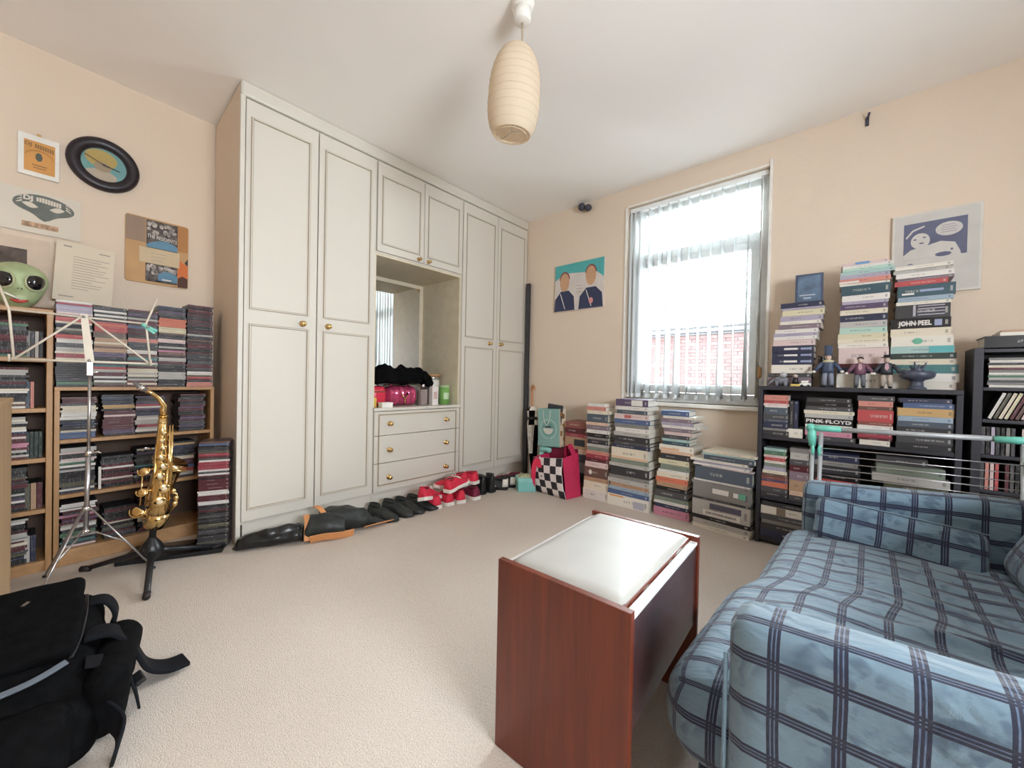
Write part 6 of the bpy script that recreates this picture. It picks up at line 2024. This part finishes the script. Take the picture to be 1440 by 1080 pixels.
gb = thing('teal_gift_bag', 'teal paper gift bag with a white rope handle and round emblem', 'bag', (-2.02, 2.845, 0.3655), (R(-1), R(-2), R(4)))
MGB = M('bag_teal', (0.235, 0.42, 0.385), 0.5, var=(6, 0.08))
MGC = M('bag_cream', (0.70, 0.58, 0.45), 0.6)
w_, h_, d_ = 0.225, 0.335, 0.10
MB().box(-w_ / 2, w_ / 2, -d_, -d_ + 0.003, 0.0, h_).build('front_panel', MGB, gb)
MB().box(-w_ / 2, w_ / 2, -0.003, 0, 0.0, h_).build('back_panel', MGB, gb)
gp = MB().add([(w_ / 2, -d_, 0), (w_ / 2, 0, 0), (w_ / 2, 0, h_), (w_ / 2 - 0.0, -d_, h_), (w_ / 2 - 0.012, -d_ / 2, 0.05), (w_ / 2 - 0.022, -d_ / 2, h_)], [(0, 1, 4), (1, 2, 5, 4), (0, 4, 5, 3)]).build('side_gusset', MGC, gb, solid=0.003)
MB().add([(-w_ / 2, -d_, 0), (-w_ / 2, 0, 0), (-w_ / 2, 0, h_), (-w_ / 2, -d_, h_)], [(3, 2, 1, 0)]).build('side_gusset', MGB, gb, solid=0.003)
MB().box(-w_ / 2, w_ / 2, -d_, 0, 0.0, 0.003).build('base', MGB, gb)
MB().tube(arc([(-0.055, -d_ - 0.003, h_ - 0.015), (-0.048, -d_ - 0.006, h_ - 0.09), (-0.020, -d_ - 0.008, h_ - 0.150), (0.008, -d_ - 0.006, h_ - 0.10), (0.020, -d_ - 0.003, h_ - 0.015)], 6), 0.0028, 6).build('rope_handle', MRUB, gb)
XF = Matrix.Translation((-0.005, -d_, 0.155)) @ Matrix.Rotation(R(90), 4, 'X')
MEM = M('emblem_mint', (0.48, 0.66, 0.58), 0.6)
for k in range(26):
    a = 2 * PI * k / 26
    if k in (6, 20):
        continue
    X = XF @ Matrix.Rotation(a, 4, 'Z') @ Matrix.Translation((0.084, 0, 0))
    MB().box(-0.006, 0.006, -0.005, 0.005, 0.0002, 0.0012, 0, X).build('ring_letter', MEM, gb)
MB().prism([(0.060 * math.cos(2 * PI * k / 32), 0.060 * math.sin(2 * PI * k / 32)) for k in range(32)], 0.0002, 0.0010, 0, XF).build('emblem_disc', M('emblem_teal', (0.15, 0.33, 0.30), 0.6), gb)
MB().prism([(0.053 * math.cos(R(-180 + 180 * k / 16)), 0.053 * math.sin(R(-180 + 180 * k / 16)) + 0.006) for k in range(17)], 0.001, 0.0018, 0, XF).build('emblem_bowl', M('emblem_pale', (0.62, 0.60, 0.53), 0.6), gb)
MB().prism([(-0.03, 0.012), (0.03, 0.012), (0.024, 0.03), (0.0, 0.024), (-0.022, 0.032)], 0.001, 0.0018, 0, XF).build('emblem_word', M('emblem_dark', (0.06, 0.07, 0.06), 0.6), gb)
for (y, z, s_) in ((-0.075, 0.29, 1), (-0.028, 0.27, 1.2), (-0.03, 0.19, .7), (-0.07, 0.12, 1.2), (-0.03, 0.07, .8)):
    MB().box(w_ / 2 - 0.018, w_ / 2 + 0.0035, y - 0.006 * s_, y + 0.006 * s_, z - 0.018 * s_, z + 0.018 * s_).build('printed_motif', MBRN, gb)
MB().box(-0.08, 0.075, -0.06, -0.045, 0.05, 0.375).build('dark_contents', M('contents_dark', (0.035, 0.04, 0.045), 0.6), gb, rot=(0, R(7), 0), bevel=0.006)

um = thing('umbrella', 'folded black and white umbrella with an orange crook handle, propped in the corner', 'umbrella', (-2.275, 2.87, 0), (R(-6), R(-7.5), 0))
MB().tube([(0, 0, 0.0), (0, 0, 0.05)], 0.005, 8).build('ferrule', MCHROME, um)
rings = []
for i, (z, rr) in enumerate(((0.05, 0.010), (0.12, 0.020), (0.25, 0.034), (0.40, 0.044), (0.52, 0.046), (0.58, 0.040), (0.66, 0.044), (0.70, 0.022))):
    rings.append([((rr * (1 + 0.22 * (j % 2))) * math.cos(2 * PI * j / 16 + z * 2), (rr * (1 + 0.22 * (j % 2))) * math.sin(2 * PI * j / 16 + z * 2), z) for j in range(16)])
uc = MB()
for i in range(len(rings) - 1):
    for j in range(16):
        a, b = rings[i], rings[i + 1]
        uc.add([a[j], a[(j + 1) % 16], b[(j + 1) % 16], b[j]], [(0, 1, 2, 3)], 1 if (i < 2 or (j // 4 + i // 2) % 3 == 1) else 0, True)
uc.build('folded_canopy', [M('canopy_white', (0.70, 0.66, 0.60), 0.6, var=(30, 0.25)), MBLKF], um)
strap('closing_band', [(0.05 * math.cos(a), 0.05 * math.sin(a), 0.585) for a in [2 * PI * k / 10 for k in range(11)]], 0.028, 0.003, MBLK, um)
MB().tube(arc([(0, 0, 0.69), (0, 0, 0.83), (0.005, -0.01, 0.885), (0.03, -0.02, 0.905), (0.05, -0.03, 0.885), (0.054, -0.032, 0.86)], 6), 0.011, 10).build('crook_handle', M('handle_orange', (0.55, 0.24, 0.09), 0.4), um)

# ------------------------------------------------------------------ little figures on the black bookcase
BZ = 0.9455


def doll(name, label, loc, h, coat, legs, arms_out, hat=None, hair=None, collar=None, skirt=False, shirt=None, skinc=(0.66, 0.50, 0.42)):
    t = thing(name, label, 'figurine', loc)
    sk = M('doll_skin_%d' % int(skinc[0] * 100), skinc, 0.5)
    k = h / 0.20
    for s_ in (-1, 1):
        MB().tube([(s_ * 0.017 * k, 0, 0.012 * k), (s_ * 0.016 * k, 0.001, 0.05 * k), (s_ * 0.012 * k, 0, 0.095 * k)], [0.013 * k, 0.013 * k, 0.014 * k], 10).build('leg', legs, t)
        MB().ball((s_ * 0.018 * k, -0.006 * k, 0.007 * k), 0.014 * k, 0, 10, 6, sq=(0.8, 1.4, 0.5)).build('shoe', MBLK, t)
    body = MB()
    prof = [(0.028, 0.085), (0.029, 0.105), (0.027, 0.125), (0.030, 0.143), (0.024, 0.155), (0.010, 0.160)]
    if skirt:
        prof = [(0.040, 0.01), (0.040, 0.03), (0.034, 0.07)] + prof
    body.lathe([(a * k, b * k) for a, b in prof], 18, 0, True, Matrix.Diagonal((1, 0.68, 1, 1)))
    body.build('coat', coat, t)
    if shirt:
        MB().prism([(-0.006 * k, 0.155 * k), (0.006 * k, 0.155 * k), (0.010 * k, 0.125 * k), (0.0, 0.108 * k), (-0.010 * k, 0.125 * k)], 0, 0.004 * k, 0, Matrix.Translation((0, -0.0165 * k, 0)) @ Matrix.Rotation(R(90), 4, 'X')).build('shirt_front', shirt, t)
    if collar:
        MB().lathe([(0.030 * k, 0.148 * k), (0.024 * k, 0.160 * k), (0.010 * k, 0.164 * k)], 16, 0, True, Matrix.Diagonal((1, 0.8, 1, 1))).build('collar', collar, t)
    for s_ in (-1, 1):
        e = (s_ * 0.045 * k, -0.004, 0.120 * k)
        w = (s_ * 0.060 * k, -0.014 * k, 0.096 * k) if arms_out else (s_ * 0.050 * k, -0.010 * k, 0.095 * k)
        a = MB().tube([(s_ * 0.024 * k, 0, 0.146 * k), e, w], [0.012 * k, 0.011 * k, 0.009 * k], 10).build('sleeve', coat, t)
        MB().ball((w[0] + s_ * 0.005 * k, w[1] - 0.003, w[2] - 0.004 * k), 0.009 * k, 0, 10, 6, sq=(1.1, 0.7, 0.9)).build('hand', MRUB if arms_out else sk, t)
    hd = MB().ball((0, 0, 0.178 * k), 0.0165 * k, 0, 14, 10, sq=(0.9, 1, 1.15)).build('head', sk, t)
    MB().ball((0, -0.0165 * k, 0.177 * k), 0.003 * k, 0, 8, 6).build('nose', sk, hd)
    for s_ in (-1, 1):
        MB().ball((s_ * 0.006 * k, -0.0145 * k, 0.182 * k), 0.002 * k, 0, 6, 4).build('eye', MBLK, hd)
    if hair:
        MB().ball((0, 0.003 * k, 0.188 * k), 0.0175 * k, 0, 14, 8, sq=(1, 1, 0.72)).build('hair', hair, t)
    if hat == 'tall':
        MB().lathe([(0.026 * k, 0.190 * k), (0.026 * k, 0.194 * k), (0.018 * k, 0.195 * k), (0.020 * k, 0.245 * k), (0.017 * k, 0.248 * k)], 18).build('tall_hat', coat, t)
    elif hat == 'flat':
        MB().lathe([(0.028 * k, 0.191 * k), (0.028 * k, 0.194 * k), (0.017 * k, 0.196 * k), (0.016 * k, 0.207 * k), (0.010 * k, 0.209 * k)], 18).build('flat_hat', MBLK, t)
    return t


fz = BZ + 0.0005
NAVYC = M('doll_navy', (0.055, 0.075, 0.135), 0.5)
doll('figurine', 'figurine in a long navy coat, pale collar and tall hat, leftmost of three', (-0.120, 2.752, fz), 0.185, NAVYC, M('doll_grey_leg', (0.22, 0.24, 0.30), 0.6), True, hat='tall', collar=M('doll_collar', (0.55, 0.52, 0.34), 0.6), skirt=False)
doll('figurine', 'dark-haired figurine in a maroon shirt with white gloves, middle of three', (0.012, 2.752, fz), 0.165, M('doll_maroon', (0.17, 0.07, 0.11), 0.6), M('doll_slate_leg', (0.14, 0.15, 0.17), 0.6), True, hair=M('doll_hair', (0.03, 0.022, 0.025), 0.6), shirt=M('doll_pink', (0.5, 0.30, 0.33), 0.6))
doll('figurine', 'figurine in a black jacket, beige trousers and flat hat, rightmost of three', (0.113, 2.752, fz), 0.165, M('doll_black', (0.03, 0.032, 0.04), 0.5), M('doll_beige', (0.42, 0.35, 0.29), 0.6), True, hat='flat', shirt=M('doll_pink', (0.5, 0.30, 0.33), 0.6))
for (x, s_, lab, c1) in ((-0.332, 1.0, 'small grey crouching toy animal at the left end of the bookcase top', (0.19, 0.19, 0.22)),):
    t = thing('toy_animal', lab, 'figurine', (x, 2.755, fz))
    mt = M('toy_grey', c1, 0.5)
    MB().ball((0, 0, 0.034), 0.030, 0, 14, 10, sq=(1.2, 0.8, 0.8)).build('body', mt, t)
    MB().ball((0.012, -0.014, 0.066), 0.017, 0, 12, 8).build('head', M('toy_pale', (0.42, 0.42, 0.45), 0.5), t)
    for (a, b) in ((-0.02, -0.012), (0.02, -0.012), (-0.02, 0.014), (0.02, 0.014)):
        MB().tube([(a, b, 0.032), (a * 1.1, b * 1.3, 0.0)], [0.010, 0.008], 8).build('leg', mt, t)
    MB().tube([(-0.032, 0.0, 0.04), (-0.055, -0.006, 0.02), (-0.062, -0.01, 0.005)], [0.007, 0.005, 0.003], 8).build('tail', mt, t)
t = thing('toy_figure', 'small black-haired toy on a yellow base next to the grey toy animal', 'figurine', (-0.265, 2.755, fz))
MB().box(-0.022, 0.022, -0.016, 0.016, 0, 0.014).build('yellow_base', M('toy_yellow', (0.62, 0.46, 0.13), 0.5), t, bevel=0.003)
MB().lathe([(0.014, 0.0145), (0.016, 0.03), (0.012, 0.048), (0.006, 0.052)], 12).build('body', MBLK, t)
MB().ball((0, 0, 0.062), 0.013, 0, 12, 8).build('head', M('toy_skin', (0.5, 0.40, 0.36), 0.5), t)
MB().ball((0, 0.003, 0.068), 0.0135, 0, 12, 8, sq=(1, 1, .7)).build('hair', MBLK, t)
t = thing('white_toy_car', 'little white toy block beside the yellow-based toy', 'toy', (-0.218, 2.755, fz))
MB().box(-0.026, 0.026, -0.015, 0.015, 0.004, 0.020).box(-0.02, 0.012, -0.013, 0.013, 0.020, 0.034).build('body', MWHITE, t, bevel=0.004)
for (a, b) in ((-0.015, -0.014), (0.015, -0.014), (-0.015, 0.014), (0.015, 0.014)):
    MB().tube([(a, b - 0.003, 0.006), (a, b + 0.003, 0.006)], 0.006, 10).build('wheel', MBLK, t)

bw = thing('ornamental_bowl', 'dark slate bowl on a pedestal holding a twiggy ornament', 'bowl', (0.222, 2.755, fz))
MSL = M('slate_ceramic', (0.075, 0.085, 0.125), 0.4)
MB().lathe([(0.034, 0), (0.034, 0.006), (0.025, 0.012), (0.022, 0.035), (0.028, 0.044), (0.05, 0.050), (0.062, 0.062), (0.065, 0.078), (0.058, 0.088), (0.045, 0.090), (0.044, 0.082), (0.01, 0.078)], 26).build('pedestal_bowl', MSL, bw)
for (a, b, z, r_) in ((0.03, 0.0, 0.13, .003), (-0.025, 0.01, 0.115, .003), (0.005, -0.01, 0.12, .004), (-0.012, -0.02, 0.135, .0025), (0.02, 0.02, 0.118, .003)):
    MB().tube([(a * .2, b * .2, 0.08), (a * .6, b * .6, 0.10), (a, b, z)], [0.006, 0.005, r_], 7).build('twig', MSL, bw)
MB().ball((0.0, 0, 0.094), 0.018, 0, 12, 8, sq=(1.3, 1, 0.8)).build('root_ball', MSL, bw)

# ------------------------------------------------------------------ clothes airer behind the sofa
ar = thing('clothes_airer', 'grey folded clothes airer with mint green corners behind the sofa', 'clothes airer', (-0.158, 2.30, 0))
zt = 0.752
MB().tube([(0.02, 0, zt), (0.66, 0.01, zt + 0.014)], 0.0105, 12).build('top_rail', MGREYT, ar)
for (x, s_, z) in ((0.0, 1, zt), (0.66, -1, zt + 0.014)):
    c = MB()
    c.tube([(x, 0, z), (x + s_ * 0.11, 0, z + s_ * 0.003)], [0.016, 0.0125], 12)
    c.tube([(x + s_ * 0.005, 0, z + 0.012), (x + s_ * 0.006, 0, z - 0.04), (x + s_ * 0.008, 0, z - 0.085)], [0.017, 0.017, 0.013], 12)
    c.ball((x + s_ * 0.002, 0, z + 0.002), 0.0195)
    cn = c.build('corner_joint', MTEALP, ar)
    for k in (0, 1):
        MB().ball((x + s_ * (0.012 + 0.024 * k), -0.016, z - 0.10), 0.013, 0, 10, 8, sq=(0.55, 1, 2.0)).build('hinge_knuckle', MTEALP, cn)
    for k in range(2):
        MB().tube([(x + s_ * (0.010 + 0.030 * k), 0.004 * k, z - 0.07 - 0.0 * k if k == 0 else z - 0.02), (x + s_ * (0.004 + 0.030 * k), 0.01 - 0.05 * k, 0.02)], 0.0088, 10).build('upright_tube', MGREYT, ar)
    MB().tube([(x + s_ * 0.012, -0.10, 0.013), (x + s_ * 0.012, 0.16, 0.013)], 0.0088, 10).build('floor_tube', MGREYT, ar)
for k in range(5):
    z = zt - 0.088 - 0.032 * k
    y = -0.018 + 0.006 * k
    MB().tube([(0.036, y, z), (0.64, y + 0.01, z + 0.012)], 0.0021, 6).build('drying_wire', MSTEEL, ar)

# ------------------------------------------------------------------ sofa
so_ = thing('plaid_sofa', 'blue plaid two-seater sofa bed facing the wardrobes, lower right', 'sofa', (0, 0, 0))
AX0, AX1 = -0.165, 0.74
NY0, NY1 = 0.775, 0.885
FY0, FY1 = 2.085, 2.195


def armfn(v):
    v.z += 0.055 * (v.x / 0.9 + 0.5) * (1 if v.z > 0 else 0)
    return v


AH = 0.535
rbox_obj('near_arm', (AX1 - AX0, NY1 - NY0, AH - 0.03), 0.034, MPLAID, so_, ((AX0 + AX1) / 2, (NY0 + NY1) / 2, (AH + 0.03) / 2), n=30, amp=0.004, fr=5, seed=1, fn=armfn, uvoff=(0.055, 0.02))
rbox_obj('far_arm', (AX1 - AX0, FY1 - FY0, AH - 0.03), 0.034, MPLAID, so_, ((AX0 + AX1) / 2, (FY0 + FY1) / 2, (AH + 0.03) / 2), n=30, amp=0.004, fr=5, seed=2, fn=armfn, uvoff=(0.045, 0.02))
MB().tube([(AX0 - 0.002, NY0 + 0.012, 0.035), (AX0 - 0.002, NY0 + 0.012, AH - 0.075)], 0.004, 6).build('piping', MPLAID, so_)
rbox_obj('back_frame', (0.16, FY0 - NY1, 0.60), 0.05, MPLAID, so_, (0.665, (FY0 + NY1) / 2, 0.34), (0, R(8), 0), n=26, amp=0.005, fr=5, seed=3)


def seatfn(v):
    # rounded nose, narrower between the arms, wide in front of them
    w = Vector(v)
    xn = (w.x + 0.36) / 0.72
    t = max(0.0, min(1.0, (0.30 - xn) / 0.12))
    t = t * t * (3 - 2 * t)
    full = (w.y / 0.60) * (0.595 + 0.055 * t)
    w.y = full
    if w.z > 0:
        w.z += 0.018 * math.sin(PI * min(1, max(0, xn))) * (1 - (v.y / 0.6) ** 2)
        w.z += 0.013 * noise.noise(Vector((w.x * 7, w.y * 3.2, 0.7)))
        fd = (w.y + 0.13) * 0.9 - (w.x - 0.05) * 0.25
        w.z += 0.020 * math.exp(-(fd / 0.022) ** 2) * max(0, min(1, (w.x + 0.10) * 6)) * (1 if fd > -0.01 else 0.5)
        w.z += 0.004 * math.sin(w.y * 70 + w.x * 18 + 3 * noise.noise(Vector((w.x * 4, w.y * 4, 1)))) * t0(xn) * max(0, noise.noise(Vector((w.x * 3.1, w.y * 3.3, 4.4))) + 0.15) * 2 + 0.006 * noise.noise(Vector((w.x * 5 + w.y * 15, w.y * 6, 2.0)))
        w.z += 0.009 * (1 - abs(noise.noise(Vector((w.x * 3 + w.y * 6, w.y * 2.4, 5.0)))) * 2) * t0(xn)
    q = max(0.0, min(1.0, (v.y + 0.13) / 0.16))
    w.x += (0.018 * (v.y / 0.6) - 0.016 + 0.052 * q * q * (3 - 2 * q)) * (1 - xn)
    return w


def t0(x):
    return max(0.0, min(1.0, (x - 0.1) * 4))


rbox_obj('seat_cushion', (0.72, 1.20, 0.20), 0.085, MPLAID, so_, (0.08, 1.485, 0.235), n=64, amp=0.0, fn=seatfn, uvoff=(0.02, 0.03))
rbox_obj('lower_mattress', (0.64, 1.19, 0.10), 0.03, MPLAID, so_, (0.075, 1.485, 0.085), n=30, amp=0.006, fr=6, seed=5, uvoff=(0.02, 0.05))
MB().box(-0.20, 0.70, 0.90, 2.07, 0.006, 0.034).build('base_board', MBLKF, so_, bevel=0.004)
for (x, y) in ((-0.12, 0.83), (-0.12, 2.14), (0.68, 0.83), (0.68, 2.14)):
    MB().lathe([(0.018, 0.0), (0.022, 0.031)], 14).build('foot', MBLK, so_, (x, y, 0))
rbox_obj('back_cushion', (0.17, 1.16, 0.40), 0.075, MPLAID, so_, (0.50, 1.485, 0.50), (0, R(22), 0), n=40, amp=0.012, fr=5, seed=7, uvoff=(0.03, 0.01))
pc = thing('bolster_cushion', 'long flat plaid cushion leaning on the far arm of the sofa', 'cushion', (0.112, 2.028, 0.395), (R(-20), R(3.5), R(-2)))
rbox_obj('cushion_body', (0.46, 0.075, 0.17), 0.034, MPLAID, pc, n=34, amp=0.007, fr=7, seed=8, uvoff=(0.02, 0.03))
MB().tube([(-0.225, -0.030, 0.078), (0.225, -0.030, 0.078)], 0.0025, 6).build('seam_piping', MPLAID, pc)

# ------------------------------------------------------------------ ottoman
ot = thing('ottoman', 'mahogany-veneer ottoman box seat with a padded cream top in the foreground', 'ottoman', (-0.512, 0.987, 0), R(2.2))
hw, hl = 0.178, 0.262
for s_ in (-1, 1):
    y0 = -hl if s_ < 0 else hl - 0.018
    MB().box(-hw, hw, y0, y0 + 0.018, 0.002, 0.487).build('end_panel', MMAHOG, ot, bevel=0.0015)
for s_ in (-1, 1):
    x0 = hw - 0.022 if s_ > 0 else -hw + 0.006
    MB().box(x0, x0 + 0.016, -hl + 0.018, hl - 0.018, 0.225, 0.462).build('side_panel', MMAHOGD, ot, bevel=0.0015)
MB().box(-hw + 0.024, hw - 0.024, -hl + 0.018, hl - 0.018, 0.225, 0.238).build('bottom_board', MMAHOGD, ot)
for s_ in (-1, 1):
    x0 = hw - 0.024 if s_ > 0 else -hw + 0.003
    MB().box(x0, x0 + 0.021, -hl + 0.018, hl - 0.018, 0.4625, 0.472).build('lid_edge', M('lid_edge_white', (0.72, 0.70, 0.70), 0.3), ot, bevel=0.0015)
rbox_obj('padded_top', (2 * hw - 0.052, 2 * hl - 0.042, 0.036), 0.014, MVINYL, ot, (0, 0, 0.470), n=26, amp=0.002, fr=8, seed=3, puff=0.012)
for (x0, x1) in ((-hw + 0.026, -hw + 0.031), (hw - 0.031, hw - 0.026)):
    MB().box(x0, x1, -hl + 0.02, hl - 0.02, 0.4625, 0.481).build('lid_bead', MMAHOG, ot)
